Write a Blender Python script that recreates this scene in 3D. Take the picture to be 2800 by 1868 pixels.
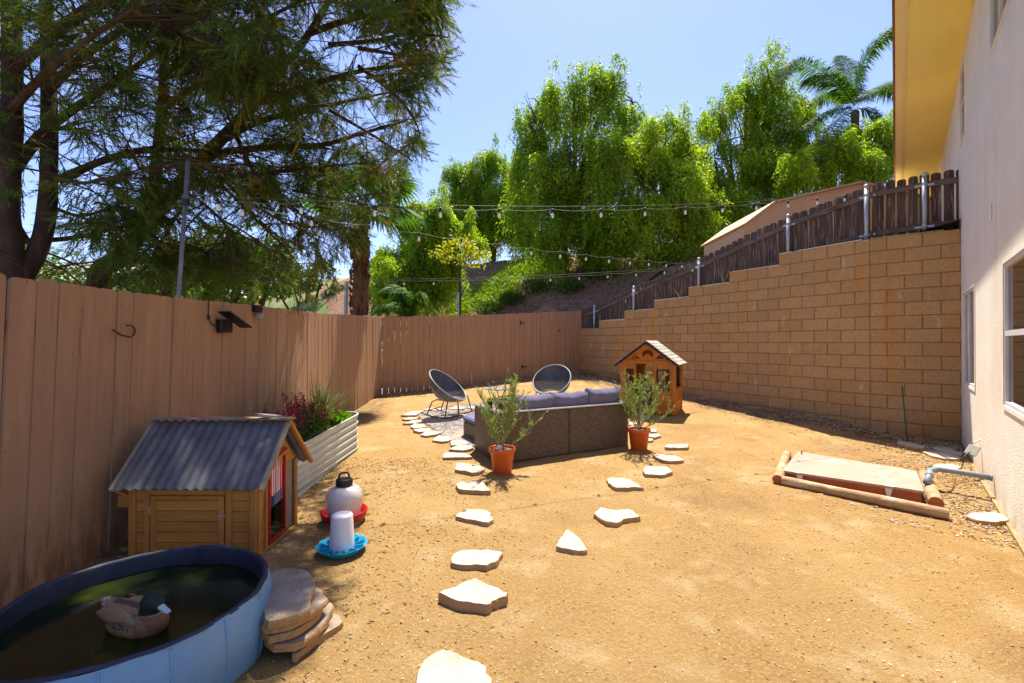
import bpy, math, random
import numpy as np
from mathutils import Vector, Matrix, noise as mnoise
random.seed(7); rng = np.random.default_rng(11)
for o in list(bpy.data.objects): bpy.data.objects.remove(o)
S = bpy.context.scene
COL = S.collection
R = math.radians
PI = math.pi

# ------------------------------------------------------------------ camera
F = 1244.0; CZ = 1.5; HY = 939.0
cam_d = bpy.data.cameras.new('camera'); cam = bpy.data.objects.new('camera', cam_d); COL.objects.link(cam)
cam.location = (0, 0, CZ); cam.rotation_euler = (R(90.23), 0, 0)
cam_d.sensor_width = 36; cam_d.lens = 36 * F / 2800; cam_d.clip_start = 0.05; cam_d.clip_end = 2000
S.camera = cam
# ------------------------------------------------------------------ sky, sun, exposure
AZ, EL = 12.0, 66.0          # sun: degrees right of +Y, elevation
w = bpy.data.worlds.new('World'); S.world = w; w.use_nodes = True
wn = w.node_tree; wn.nodes.clear()
sky = wn.nodes.new('ShaderNodeTexSky'); sky.sky_type = 'NISHITA'; sky.sun_disc = False
sky.sun_elevation = R(EL); sky.sun_rotation = R(AZ); sky.altitude = 200; sky.air_density = 1.0; sky.dust_density = 0.7; sky.ozone_density = 1.6
bg = wn.nodes.new('ShaderNodeBackground'); bg.inputs['Strength'].default_value = 0.13
wo = wn.nodes.new('ShaderNodeOutputWorld')
tint = wn.nodes.new('ShaderNodeMix'); tint.data_type = 'RGBA'; tint.blend_type = 'MULTIPLY'; tint.inputs[0].default_value = 1; tint.inputs[7].default_value = (.62, .60, .76, 1)
wn.links.new(sky.outputs[0], tint.inputs[6]); wn.links.new(tint.outputs[2], bg.inputs[0]); wn.links.new(bg.outputs[0], wo.inputs[0])
sun_d = bpy.data.lights.new('sun', 'SUN'); sun_d.energy = 4.1; sun_d.angle = R(0.6); sun_d.color = (1, 0.94, 0.82)
sun = bpy.data.objects.new('sun', sun_d); COL.objects.link(sun)
sd = Vector((math.sin(R(AZ)) * math.cos(R(EL)), math.cos(R(AZ)) * math.cos(R(EL)), math.sin(R(EL))))
sun.rotation_euler = sd.to_track_quat('Z', 'Y').to_euler(); sun.location = (0, 0, 30)
S.view_settings.view_transform = 'Standard'; S.view_settings.look = 'None'
S.view_settings.exposure = 1.48; S.view_settings.gamma = 1
S.render.engine = 'CYCLES'
S.cycles.max_bounces = 8; S.cycles.diffuse_bounces = 4; S.cycles.transparent_max_bounces = 8
S.render.film_transparent = False

# ------------------------------------------------------------------ helpers
def at(px, py, Y): return Vector(((px - 1400) / F * Y, Y, CZ + (HY - py) / F * Y))
_pts = [(3.7,3.3,-1.485),(6.4,6.48,-1.44),(5.62,7.14,-1.38),(5.2,7.86,-1.27),(4.44,9.22,-1.21),(3.86,10.25,-1.18),(2.8,12.1,-.97),(1.98,13.57,-.84),
 (-3.07,10.7,-1.2),(-3.03,8.8,-1.31),(-2.81,2.5,-1.46),(0,5.3,-1.4),(0,0,-1.5),(-2.8,1,-1.47),(1,3,-1.48),(2.5,5,-1.44),(1.6,6.1,-1.39),(0,8,-1.3),(-2,4,-1.45),(3,8,-1.29),(5,4,-1.48)]
_A = np.array([[1, x, y, x * y, x * x, y * y] for x, y, z in _pts]); _b = np.array([p[2] for p in _pts])
_c = np.linalg.lstsq(_A, _b, rcond=None)[0]
def g0(x, y):
    return CZ + _c[0] + _c[1]*x + _c[2]*y + _c[3]*x*y + _c[4]*x*x + _c[5]*y*y
def gz(x, y):
    z = g0(x, y)
    z += 0.05 * math.exp(-((x-5.0)**2 + (y-8.0)**2) / 0.5)
    z += 0.016 * mnoise.noise(Vector((x*0.9, y*0.9, 3.3))) + 0.007 * mnoise.noise(Vector((x*3.1, y*3.1, 1.3)))
    return z
def gp(px, py, dz=0.0):
    """ground point seen at a photo pixel (dz above ground)"""
    z = 0.06
    for _ in range(12):
        Y = (CZ - z - 0) * F / (py - HY); X = (px - 1400) / F * Y
        z = gz(X, Y) + dz
    return Vector((X, Y, z))
def smooth(t):
    t = max(0, min(1, t)); return t*t*(3-2*t)

class MB:
    def __init__(s, M=None): s.v = []; s.f = []; s.M = M
    def add(s, vs, fs):
        n = len(s.v)
        s.v += [s.M @ Vector(v) for v in vs] if s.M is not None else [Vector(v) for v in vs]
        s.f += [tuple(n + i for i in f) for f in fs]
        return s
    def box(s, c, d, rz=0, Mx=None, bev=0.0):
        x, y, z = d[0]/2, d[1]/2, d[2]/2
        if bev > 0:
            b = min(bev, x*.9, y*.9, z*.9); vs = []; 
            for sx in (-1,1):
                for sy in (-1,1):
                    for sz in (-1,1):
                        vs += [(sx*(x-b), sy*(y-b), sz*z), (sx*(x-b), sy*y, sz*(z-b)), (sx*x, sy*(y-b), sz*(z-b))]
            def ix(a,b_,c_,k): return ((a*2+b_)*2+c_)*3+k
            fs = [(ix(0,0,1,0),ix(1,0,1,0),ix(1,1,1,0),ix(0,1,1,0)), (ix(0,0,0,0),ix(0,1,0,0),ix(1,1,0,0),ix(1,0,0,0)),
                  (ix(0,0,0,1),ix(1,0,0,1),ix(1,0,1,1),ix(0,0,1,1)), (ix(0,1,0,1),ix(0,1,1,1),ix(1,1,1,1),ix(1,1,0,1)),
                  (ix(0,0,0,2),ix(0,0,1,2),ix(0,1,1,2),ix(0,1,0,2)), (ix(1,0,0,2),ix(1,1,0,2),ix(1,1,1,2),ix(1,0,1,2))]
            for a in (0,1):
                for b_ in (0,1):
                    fs.append((ix(a,b_,0,1),ix(a,b_,0,2),ix(a,b_,1,2),ix(a,b_,1,1)))
                    fs.append((ix(a,0,b_,0),ix(a,0,b_,2),ix(a,1,b_,2),ix(a,1,b_,0)))
                    fs.append((ix(0,a,b_,0),ix(0,a,b_,1),ix(1,a,b_,1),ix(1,a,b_,0)))
                    for c_ in (0,1): fs.append((ix(a,b_,c_,0),ix(a,b_,c_,1),ix(a,b_,c_,2)))
        else:
            vs = [(i*x, j*y, k*z) for i in (-1,1) for j in (-1,1) for k in (-1,1)]
            fs = [(0,1,3,2),(4,6,7,5),(0,4,5,1),(2,3,7,6),(0,2,6,4),(1,5,7,3)]
        m = Matrix.Translation(Vector(c)) @ (Mx if Mx is not None else Matrix.Rotation(rz, 4, 'Z'))
        return s.add([m @ Vector(v) for v in vs], fs)
    def beam(s, p, q, w, h, up=(0,0,1), bev=0.0):
        p = Vector(p); q = Vector(q); d = (q-p); L = d.length; d.normalize()
        u = Vector(up); x = d.cross(u)
        if x.length < 1e-4: x = d.cross(Vector((0,1,0)))
        x.normalize(); z = x.cross(d)
        Mx = Matrix((( x[0], d[0], z[0],0),(x[1],d[1],z[1],0),(x[2],d[2],z[2],0),(0,0,0,1)))
        return s.box((p+q)/2, (w, L, h), Mx=Mx, bev=bev)
    def tube(s, pts, rad, n=8, caps=True):
        pts = [Vector(p) for p in pts]; k = len(pts)
        if not hasattr(rad, '__len__'): rad = [rad]*k
        vs = []; fs = []; prev = None
        for i, p in enumerate(pts):
            t = (pts[min(i+1,k-1)] - pts[max(i-1,0)])
            if t.length < 1e-9: t = Vector((0,0,1))
            t.normalize()
            if prev is None:
                a = t.cross(Vector((0,0,1))) if abs(t.z) < .9 else t.cross(Vector((0,1,0)))
            else: a = prev - t*prev.dot(t)
            a.normalize(); prev = a; b = t.cross(a)
            for j in range(n):
                th = 2*PI*j/n
                vs.append(p + (a*math.cos(th) + b*math.sin(th))*rad[i])
        for i in range(k-1):
            for j in range(n):
                fs.append((i*n+j, i*n+(j+1)%n, (i+1)*n+(j+1)%n, (i+1)*n+j))
        if caps: fs.append(tuple(range(n-1,-1,-1))); fs.append(tuple((k-1)*n+j for j in range(n)))
        return s.add(vs, fs)
    def lathe(s, prof, c=(0,0,0), n=24, sy=1.0):
        vs = []; fs = []; k = len(prof)
        for r, z in prof:
            for j in range(n):
                th = 2*PI*j/n; vs.append((c[0]+r*math.cos(th), c[1]+sy*r*math.sin(th), c[2]+z))
        for i in range(k-1):
            for j in range(n): fs.append((i*n+j, i*n+(j+1)%n, (i+1)*n+(j+1)%n, (i+1)*n+j))
        return s.add(vs, fs)
    def prism(s, poly, axis_o, ax, ay, az, t):
        """extrude 2-D polygon (in ax, ay) by t along az"""
        o = Vector(axis_o); ax = Vector(ax); ay = Vector(ay); az = Vector(az); n = len(poly)
        vs = [o + ax*p[0] + ay*p[1] for p in poly] + [o + ax*p[0] + ay*p[1] + az*t for p in poly]
        fs = [tuple(range(n-1,-1,-1)), tuple(range(n,2*n))] + [(i,(i+1)%n,n+(i+1)%n,n+i) for i in range(n)]
        return s.add(vs, fs)
    def quad(s, a, b, c, d): return s.add([a,b,c,d], [(0,1,2,3)])
    def build(s, name, mat, parent=None, origin=None, smooth_=False):
        if parent is not None: origin = Vector(parent['_o'])
        elif origin is None: origin = Vector((0,0,0))
        origin = Vector(origin)
        me = bpy.data.meshes.new(name)
        me.from_pydata([tuple(v-origin) for v in s.v], [], s.f); me.update()
        if smooth_:
            me.polygons.foreach_set('use_smooth', [True]*len(me.polygons))
        me.materials.append(mat)
        o = bpy.data.objects.new(name, me); COL.objects.link(o); o['_o'] = tuple(origin)
        if parent is not None: o.parent = parent
        else: o.location = origin
        return o
def tag(o, label=None, cat=None, group=None, kind=None):
    for k, v in (('label',label),('category',cat),('group',group),('kind',kind)):
        if v: o[k] = v
    return o
def empty(name, loc, label, cat, group=None):
    o = bpy.data.objects.new(name, None); COL.objects.link(o); o.location = loc; o['_o'] = tuple(loc)
    o.empty_display_size = .1
    return tag(o, label, cat, group)
def copy_tree(o, parent=None):
    c = o.copy(); COL.objects.link(c); c.parent = parent
    for ch in list(o.children): copy_tree(ch, c)
    return c
def npmesh(name, V, Fc, mat, parent=None, origin=None, smooth_=False):
    if parent is not None: origin = np.array(parent['_o'][:])
    elif origin is None: origin = np.zeros(3)
    V = (np.asarray(V) - np.asarray(origin)).astype(np.float32); Fc = np.asarray(Fc, dtype=np.int32); k = Fc.shape[1]
    me = bpy.data.meshes.new(name)
    me.vertices.add(len(V)); me.vertices.foreach_set('co', V.ravel())
    me.loops.add(Fc.size); me.loops.foreach_set('vertex_index', Fc.ravel())
    me.polygons.add(len(Fc)); me.polygons.foreach_set('loop_start', np.arange(0, Fc.size, k, dtype=np.int32))
    me.polygons.foreach_set('loop_total', np.full(len(Fc), k, dtype=np.int32))
    if smooth_: me.polygons.foreach_set('use_smooth', np.ones(len(Fc), dtype=bool))
    me.update(calc_edges=True); me.materials.append(mat)
    o = bpy.data.objects.new(name, me); COL.objects.link(o); o['_o'] = tuple(float(a) for a in origin)
    if parent is not None: o.parent = parent
    else: o.location = tuple(float(a) for a in origin)
    return o
def frames(D):
    D = D / np.linalg.norm(D, axis=1, keepdims=True)
    a = rng.normal(size=D.shape); X = np.cross(a, D); X /= np.linalg.norm(X, axis=1, keepdims=True)
    Y = np.cross(D, X); return X, Y, D
def scatter(P, D, tv, tf, sc, X=None):
    """instances of template (tv, tf) realised into one vertex/face array"""
    N = len(P); K = len(tv); tv = np.asarray(tv); tf = np.asarray(tf)
    x, y, z = frames(D)
    sc = np.asarray(sc).reshape(N,1,1) if np.ndim(sc) else sc
    V = P[:,None,:] + sc*(tv[None,:,0:1]*x[:,None,:] + tv[None,:,1:2]*y[:,None,:] + tv[None,:,2:3]*z[:,None,:])
    Fc = tf[None] + (np.arange(N)*K)[:,None,None]
    return V.reshape(-1,3), Fc.reshape(-1, tf.shape[1])
def cat(parts):
    Vs = []; Fs = []; n = 0
    for V, Fc in parts: Vs.append(V); Fs.append(Fc+n); n += len(V)
    return np.concatenate(Vs), np.concatenate(Fs)

# ------------------------------------------------------------------ materials
def mat(name, c1, c2=None, scale=4.0, rough=0.7, bump=0.0, bscale=None, stretch=(1,1,1), metal=0.0, island=0.0, c3=None, s3=0.6, spec=0.3, detail=6, transl=0.0, fac3=(0.55,0.7), bdist=0.01):
    m = bpy.data.materials.new(name); m.use_nodes = True; nt = m.node_tree; nt.nodes.clear(); L = nt.links.new
    out = nt.nodes.new('ShaderNodeOutputMaterial'); b = nt.nodes.new('ShaderNodeBsdfPrincipled')
    b.inputs['Roughness'].default_value = rough; b.inputs['Metallic'].default_value = metal
    b.inputs['Specular IOR Level'].default_value = spec
    tc = nt.nodes.new('ShaderNodeTexCoord'); mp = nt.nodes.new('ShaderNodeMapping'); mp.inputs['Scale'].default_value = stretch
    L(tc.outputs['Object'], mp.inputs[0])
    def nz(sc, det=detail):
        n = nt.nodes.new('ShaderNodeTexNoise'); n.inputs['Scale'].default_value = sc; n.inputs['Detail'].default_value = det; n.inputs['Roughness'].default_value = .6
        L(mp.outputs[0], n.inputs['Vector']); return n
    def mix(fac, a, bb, mode='MIX'):
        x = nt.nodes.new('ShaderNodeMix'); x.data_type = 'RGBA'; x.blend_type = mode
        for i, v in ((0, fac), (6, a), (7, bb)):
            if hasattr(v, 'is_linked') or hasattr(v, 'links'): L(v, x.inputs[i])
            else: x.inputs[i].default_value = v if i == 0 else (*v, 1)
        return x.outputs[2]
    def ramp(src, lo, hi):
        r = nt.nodes.new('ShaderNodeMapRange'); r.inputs[1].default_value = lo; r.inputs[2].default_value = hi; L(src, r.inputs[0]); return r.outputs[0]
    c2 = c2 or tuple(x*0.75 for x in c1)
    col = mix(ramp(nz(scale).outputs[0], .32, .68), c1, c2)
    if c3: col = mix(ramp(nz(s3, 4).outputs[0], *fac3), col, c3)
    if island:
        g = nt.nodes.new('ShaderNodeNewGeometry')
        mr = nt.nodes.new('ShaderNodeMapRange'); mr.inputs[3].default_value = 1-island; mr.inputs[4].default_value = 1+island*.6
        L(g.outputs['Random Per Island'], mr.inputs[0])
        hv = nt.nodes.new('ShaderNodeHueSaturation'); L(mr.outputs[0], hv.inputs['Value']); L(col, hv.inputs['Color']); col = hv.outputs[0]
    L(col, b.inputs['Base Color'])
    if bump:
        bn = nt.nodes.new('ShaderNodeBump'); bn.inputs['Strength'].default_value = bump; bn.inputs['Distance'].default_value = bdist
        L(nz(bscale or scale*3).outputs[0], bn.inputs['Height']); L(bn.outputs[0], b.inputs['Normal'])
    if transl:
        t = nt.nodes.new('ShaderNodeBsdfTranslucent'); L(col, t.inputs['Color'])
        # light coming through a leaf is yellower than light bouncing off it
        tcol = mix(1.0, col, (1.5, 1.45, 0.45), 'MULTIPLY'); L(tcol, t.inputs['Color'])
        ms = nt.nodes.new('ShaderNodeMixShader'); ms.inputs[0].default_value = transl
        L(b.outputs[0], ms.inputs[1]); L(t.outputs[0], ms.inputs[2]); L(ms.outputs[0], out.inputs[0])
    else: L(b.outputs[0], out.inputs[0])
    m['_col'] = 0
    return m
def NT(m): return m.node_tree

m_fence = mat('fence_paint', (.44,.255,.140), (.36,.20,.105), 1.2, .75, .45, 26, (9,9,.7), island=.20, c3=(.20,.10,.055), s3=2.2, fac3=(.62,.85))
m_rail = mat('fence_rail_wood', (.24,.12,.07), None, 3, .8, .3, 20)
m_block = mat('split_block', (.50,.315,.15), (.39,.235,.105), 26, .95, .9, 55, island=.08, c3=(.50,.235,.05), s3=.6, fac3=(.52,.74), spec=.1)
m_mortar = mat('mortar', (.36,.21,.10), (.28,.155,.072), 9, .95, .4, 40, spec=.1)
m_cap = mat('mortar_cap', (.55,.45,.32), (.45,.35,.24), 12, .95, .4, 40, spec=.1)
m_picket = mat('weathered_picket', (.12,.078,.055), (.055,.034,.026), 2.0, .85, .5, 16, (10,10,.8), island=.5, c3=(.33,.28,.26), s3=3.6, fac3=(.52,.75))
m_pickrail = mat('weathered_rail', (.16,.125,.105), (.08,.06,.05), 3, .85, .5, 24, (1,1,4), c3=(.3,.26,.24), s3=4, fac3=(.6,.8))
def overlay(m, col, sc, lo, hi, stretch=(1,1,1), amt=1.0, zr=None, det=5):
    """stain, salt bloom or splashed dirt laid over a material's own colour; zr = (z where it is full, z where it ends)"""
    nt = m.node_tree; L = nt.links.new; b = [n for n in nt.nodes if n.type == 'BSDF_PRINCIPLED'][0]; src = b.inputs['Base Color'].links[0].from_socket
    tc = nt.nodes.new('ShaderNodeTexCoord'); mp = nt.nodes.new('ShaderNodeMapping'); mp.inputs['Scale'].default_value = stretch; mp.inputs['Location'].default_value = (sc*1.7, 3.1, .4); L(tc.outputs['Object'], mp.inputs[0])
    n = nt.nodes.new('ShaderNodeTexNoise'); n.inputs['Scale'].default_value = sc; n.inputs['Detail'].default_value = det; n.inputs['Roughness'].default_value = .65; L(mp.outputs[0], n.inputs['Vector'])
    r = nt.nodes.new('ShaderNodeMapRange'); r.inputs[1].default_value = lo; r.inputs[2].default_value = hi; r.inputs[4].default_value = amt; L(n.outputs[0], r.inputs[0]); f = r.outputs[0]
    if zr:
        g = nt.nodes.new('ShaderNodeNewGeometry'); sp = nt.nodes.new('ShaderNodeSeparateXYZ'); L(g.outputs['Position'], sp.inputs[0])
        ad = nt.nodes.new('ShaderNodeMath'); ad.operation = 'MULTIPLY_ADD'; ad.inputs[1].default_value = .5; L(n.outputs[0], ad.inputs[0]); L(sp.outputs[2], ad.inputs[2])
        z = nt.nodes.new('ShaderNodeMapRange'); z.inputs[1].default_value = zr[0]+.25; z.inputs[2].default_value = zr[1]+.25; z.inputs[3].default_value = 1; z.inputs[4].default_value = 0; L(ad.outputs[0], z.inputs[0])
        mm = nt.nodes.new('ShaderNodeMath'); mm.operation = 'MULTIPLY'; L(f, mm.inputs[0]); L(z.outputs[0], mm.inputs[1]); f = mm.outputs[0]
    x = nt.nodes.new('ShaderNodeMix'); x.data_type = 'RGBA'; L(f, x.inputs[0]); L(src, x.inputs[6]); x.inputs[7].default_value = (*col, 1); L(x.outputs[2], b.inputs['Base Color'])
overlay(m_fence, (.13,.06,.03), 30, .66, .72, (1,1,.55))                 # knots and nail holes
overlay(m_fence, (.17,.085,.04), 6, .36, .55, (3,3,.6), .75, (.16,.62))  # soil splashed up from the ground
overlay(m_fence, (.60,.36,.22), 2.0, .60, .78, (4,4,.5), .5)             # faded streaks
overlay(m_block, (.66,.55,.42), 3.2, .635, .72, (1,1,.45), .6)           # salt bloom
overlay(m_block, (.50,.21,.03), 1.1, .56, .70, (1.6,1.6,.22), .75)       # rusty run-off
overlay(m_block, (.19,.105,.045), 5, .35, .6, (1,1,1), .8, (.02,.42))    # soil at the foot
m_galv = mat('galvanized_steel', (.48,.50,.53), (.38,.40,.43), 8, .42, .05, 60, metal=.55)
m_stucco = mat('stucco', (.88,.81,.68), (.83,.75,.61), 2.2, .95, .9, 75, c3=(.70,.58,.42), s3=.7, fac3=(.56,.85), spec=.1, detail=2, bdist=.010)
overlay(m_stucco, (.50,.36,.17), 4, .36, .6, (1,1,1), .8, (.0,.34))
overlay(m_stucco, (.62,.50,.36), 1.3, .58, .78, (2.5,2.5,.3), .5)
m_soffit = mat('yellow_soffit', (.96,.82,.30), (.92,.76,.23), 1.5, .9, .5, 60, spec=.1)
m_fascia = mat('yellow_fascia', (.90,.78,.42), (.84,.7,.34), 1.5, .7, .1, 30)
m_winframe = mat('window_frame', (.72,.70,.68), (.62,.6,.58), 5, .5)
m_roof = mat('roof_tile', (.32,.18,.11), (.22,.12,.08), 5, .9, .5, 20)
def stone_mat(name, top1, top2, top3, side, sc=1.0):
    m = mat(name, top1, top2, 6*sc, .92, .9, 40, c3=top3, s3=2.6, island=.10, spec=.12, bdist=.014)
    nt = m.node_tree; L = nt.links.new; b = [n for n in nt.nodes if n.type == 'BSDF_PRINCIPLED'][0]; src = b.inputs['Base Color'].links[0].from_socket
    tc = nt.nodes.new('ShaderNodeTexCoord'); sp = nt.nodes.new('ShaderNodeSeparateXYZ'); L(tc.outputs['Normal'], sp.inputs[0])
    nz_ = nt.nodes.new('ShaderNodeTexNoise'); nz_.inputs['Scale'].default_value = 22; nz_.inputs['Detail'].default_value = 6; L(tc.outputs['Object'], nz_.inputs[0])
    ad = nt.nodes.new('ShaderNodeMath'); ad.operation = 'MULTIPLY_ADD'; ad.inputs[1].default_value = .5; L(nz_.outputs[0], ad.inputs[0]); L(sp.outputs[2], ad.inputs[2])
    mr = nt.nodes.new('ShaderNodeMapRange'); mr.inputs[1].default_value = .85; mr.inputs[2].default_value = 1.12; L(ad.outputs[0], mr.inputs[0])
    x = nt.nodes.new('ShaderNodeMix'); x.data_type = 'RGBA'; L(mr.outputs[0], x.inputs[0]); x.inputs[6].default_value = (*side, 1); L(src, x.inputs[7])
    # small pits and stains that belong to the stone
    n2 = nt.nodes.new('ShaderNodeTexNoise'); n2.inputs['Scale'].default_value = 34; n2.inputs['Detail'].default_value = 5; n2.inputs['Roughness'].default_value = .75; L(tc.outputs['Object'], n2.inputs[0])
    m2 = nt.nodes.new('ShaderNodeMapRange'); m2.inputs[1].default_value = .60; m2.inputs[2].default_value = .70; L(n2.outputs[0], m2.inputs[0])
    y = nt.nodes.new('ShaderNodeMix'); y.data_type = 'RGBA'; L(m2.outputs[0], y.inputs[0]); L(x.outputs[2], y.inputs[6]); y.inputs[7].default_value = (side[0]*.8, side[1]*.8, side[2]*.8, 1)
    L(y.outputs[2], b.inputs['Base Color']); return m
m_stone = stone_mat('flagstone', (.50,.44,.36), (.36,.30,.23), (.56,.51,.45), (.36,.225,.11))
m_stone_d = stone_mat('flagstone_stacked', (.40,.32,.25), (.25,.19,.14), (.36,.27,.18), (.40,.225,.09))
m_bark = mat('bark', (.085,.048,.032), (.040,.023,.016), 5, .95, .9, 22, (3,3,.6))
m_bark2 = mat('pepper_bark', (.10,.065,.045), (.05,.032,.022), 5, .95, .8, 14, (3,3,.6))
m_twig = mat('twig_bark', (.115,.062,.042), (.06,.034,.024), 3, .9)
m_conif = mat('conifer_leaf', (.105,.165,.024), (.055,.10,.020), 1.3, .6, island=.35, c3=(.25,.19,.025), s3=1.7, fac3=(.53,.68), transl=.45, detail=3)
m_pepper = mat('pepper_leaf', (.27,.41,.018), (.13,.24,.014), .8, .5, island=.4, c3=(.40,.50,.022), s3=1.3, transl=.55, detail=3, fac3=(.5,.75))
m_pepper2 = mat('pepper_leaf_yellow', (.34,.48,.02), (.18,.30,.016), .8, .5, island=.4, c3=(.46,.54,.03), s3=1.3, transl=.55, detail=3)
m_bush = mat('bush_leaf', (.11,.20,.022), (.05,.10,.014), 1.5, .55, island=.35, c3=(.11,.19,.025), s3=1.8, transl=.3, detail=3)
m_olive = mat('olive_leaf', (.24,.32,.10), (.14,.20,.055), 9, .5, island=.35, c3=(.27,.32,.14), s3=6, transl=.3)
m_palm = mat('palm_leaf', (.07,.20,.022), (.04,.11,.018), 2, .6, island=.3, transl=.35, spec=.2)
m_queen = mat('queen_palm_leaf', (.11,.24,.03), (.06,.14,.022), 2, .6, island=.35, transl=.4, spec=.12)
m_palmdry = mat('palm_leaf_tip', (.45,.30,.06), (.35,.2,.04), 4, .6, transl=.3)
m_palmbark = mat('palm_bark', (.17,.085,.045), (.09,.045,.025), 6, .95, .8, 18, island=.3)
m_yellowleaf = mat('yellow_leaf', (.50,.50,.03), (.30,.34,.02), 4, .5, island=.3, transl=.35)
m_cover = mat('groundcover_leaf', (.28,.42,.025), (.14,.25,.02), .8, .6, island=.4, c3=(.34,.40,.06), s3=.9, transl=.3)
m_drygrass = mat('dry_grass', (.42,.34,.14), (.28,.22,.08), 2, .8, island=.3, transl=.2)
m_grassblade = mat('grass_blade', (.16,.26,.05), (.10,.17,.03), 3, .5, island=.3, c3=(.36,.38,.14), s3=5, transl=.3)
m_lettuce = mat('lettuce_leaf', (.22,.42,.02), (.14,.30,.018), 6, .5, island=.2, transl=.4)
m_flower = mat('magenta_flower', (.34,.02,.09), (.20,.012,.05), 10, .6, island=.5, transl=.25)
m_mulch = mat('mulch_slope', (.27,.15,.09), (.14,.075,.045), 6, .95, .8, 18, c3=(.34,.20,.11), s3=.6)
m_terrain = mat('dry_terrain', (.42,.31,.16), (.30,.22,.11), .5, .95, .5, 6, c3=(.10,.15,.035), s3=.12, fac3=(.45,.6))
m_shed = mat('tan_shed_metal', (.66,.44,.25), (.60,.39,.21), 2, .6)
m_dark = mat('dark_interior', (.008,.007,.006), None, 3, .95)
m_black = mat('black_plastic', (.018,.018,.019), (.012,.012,.012), 5, .4)
m_blackmetal = mat('black_metal', (.02,.016,.014), None, 5, .45)
m_orange = mat('terracotta_plastic', (.56,.115,.022), (.50,.10,.018), 4, .45, .02, 30)
m_soil = mat('potting_soil', (.24,.14,.08), (.10,.055,.03), 30, .95, .9, 60)
m_wicker_base = None
m_cushion = mat('lilac_cushion', (.165,.155,.235), (.14,.13,.205), 5, .85, .25, 9, spec=.15)
m_cushion_d = mat('blue_grey_cushion', (.13,.14,.26), (.11,.12,.23), 4, .85, .15, 30)
m_cedar = mat('orange_cedar', (.56,.195,.028), (.42,.13,.018), 2.6, .6, .3, 20, (6,6,.8), island=.12)
m_coopwood = mat('coop_wood', (.56,.26,.055), (.42,.175,.034), 2.4, .6, .35, 16, (.9,6,9), island=.14, c3=(.22,.085,.02), s3=9, fac3=(.68,.8))
m_coopwood_v = mat('coop_trim', (.54,.25,.06), (.40,.165,.036), 2.4, .6, .3, 16, (6,6,.8), island=.12)
m_greywood = mat('weathered_grey_wood', (.36,.30,.22), (.22,.17,.12), 3, .85, .4, 18, (1,6,6), island=.1)
m_corr = mat('corrugated_grey_roof', (.15,.15,.155), (.075,.075,.08), 6, .5, .1, 40, spec=.5)
m_bedmetal = mat('raised_bed_metal', (.62,.66,.56), (.52,.56,.47), 3, .45, .05, 30, metal=.25)
m_poolblue = mat('pool_blue_side', (.19,.37,.56), (.14,.29,.46), 3, .45, .2, 22)
m_poolrim = mat('pool_inside', (.030,.036,.060), (.018,.021,.036), 6, .5, .3, 20)
m_tan = mat('shingle_tan', (.40,.37,.31), (.32,.29,.24), 12, .9, .5, 60, island=.15)
m_red = mat('red_paint', (.45,.012,.012), (.38,.01,.01), 5, .4)
m_white = mat('white_plastic', (.78,.76,.72), (.7,.68,.64), 4, .4)
m_blueplastic = mat('blue_plastic', (.02,.33,.52), (.018,.28,.46), 4, .35)
m_logwood = mat('log_wood', (.44,.29,.16), (.28,.16,.08), 9, .85, .8, 26, (1,1,2.5), c3=(.62,.5,.34), s3=2)
m_logend = mat('log_end', (.42,.13,.04), (.3,.09,.03), 20, .85, .5, 40)
m_ply = mat('hatch_lid', (.42,.26,.20), (.36,.215,.16), 2.5, .75, .2, 20, c3=(.46,.32,.25), s3=3)
m_redwood = mat('hatch_side', (.38,.105,.035), (.28,.07,.022), 4, .6, .3, 16)
m_pipe = mat('grey_pvc', (.24,.27,.30), (.19,.21,.24), 5, .45)
m_bulb = mat('bulb_glass', (.80,.82,.76), (.7,.72,.66), 5, .12, spec=.8)
m_wire = mat('pale_cable', (.20,.19,.16), None, 3, .6)
m_cord = mat('grey_cord', (.085,.095,.115), (.06,.07,.085), 8, .4, spec=.5, island=.1)
m_rim = mat('chair_rim', (.24,.245,.26), None, 5, .4)
m_bronze = mat('bronze_frame', (.14,.08,.04), None, 5, .4, metal=.4)
m_rust = mat('rusty_steel', (.14,.05,.02), (.08,.03,.015), 9, .7)
m_stake = mat('green_stake', (.03,.09,.05), None, 5, .5)
m_tag = mat('plant_tag', (.50,.56,.54), (.42,.5,.5), 9, .5)
m_farwall = mat('far_wall', (.62,.46,.33), (.55,.4,.28), 1, .9)
m_farroof = mat('far_roof', (.62,.58,.54), (.5,.46,.42), 1, .9)
m_conc = mat('pale_concrete', (.52,.47,.40), (.44,.39,.33), 3, .9, .2, 20)
m_chip = mat('wood_chip', (.58,.42,.22), (.42,.27,.12), 6, .9, island=.35, c3=(.24,.14,.07), s3=20, fac3=(.66,.7))
m_pebble = mat('pebbles', (.55,.45,.34), (.38,.29,.2), 6, .9, island=.45)

def window_glass():
    m = mat('window_glass', (.012,.013,.014), None, 3, .02, spec=.9); return m
m_glass = window_glass()
def plastic_translucent(name, c):
    m = mat(name, c, tuple(x*.9 for x in c), 6, .35, spec=.4)
    b = [n for n in NT(m).nodes if n.type == 'BSDF_PRINCIPLED'][0]
    b.inputs['Subsurface Weight'].default_value = .4; b.inputs['Subsurface Radius'].default_value = (.05,.05,.05); b.inputs['Subsurface Scale'].default_value = .5
    return m
m_milky = plastic_translucent('milky_plastic', (.66,.58,.54))
m_milky2 = plastic_translucent('clear_cup_plastic', (.68,.66,.68))

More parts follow.
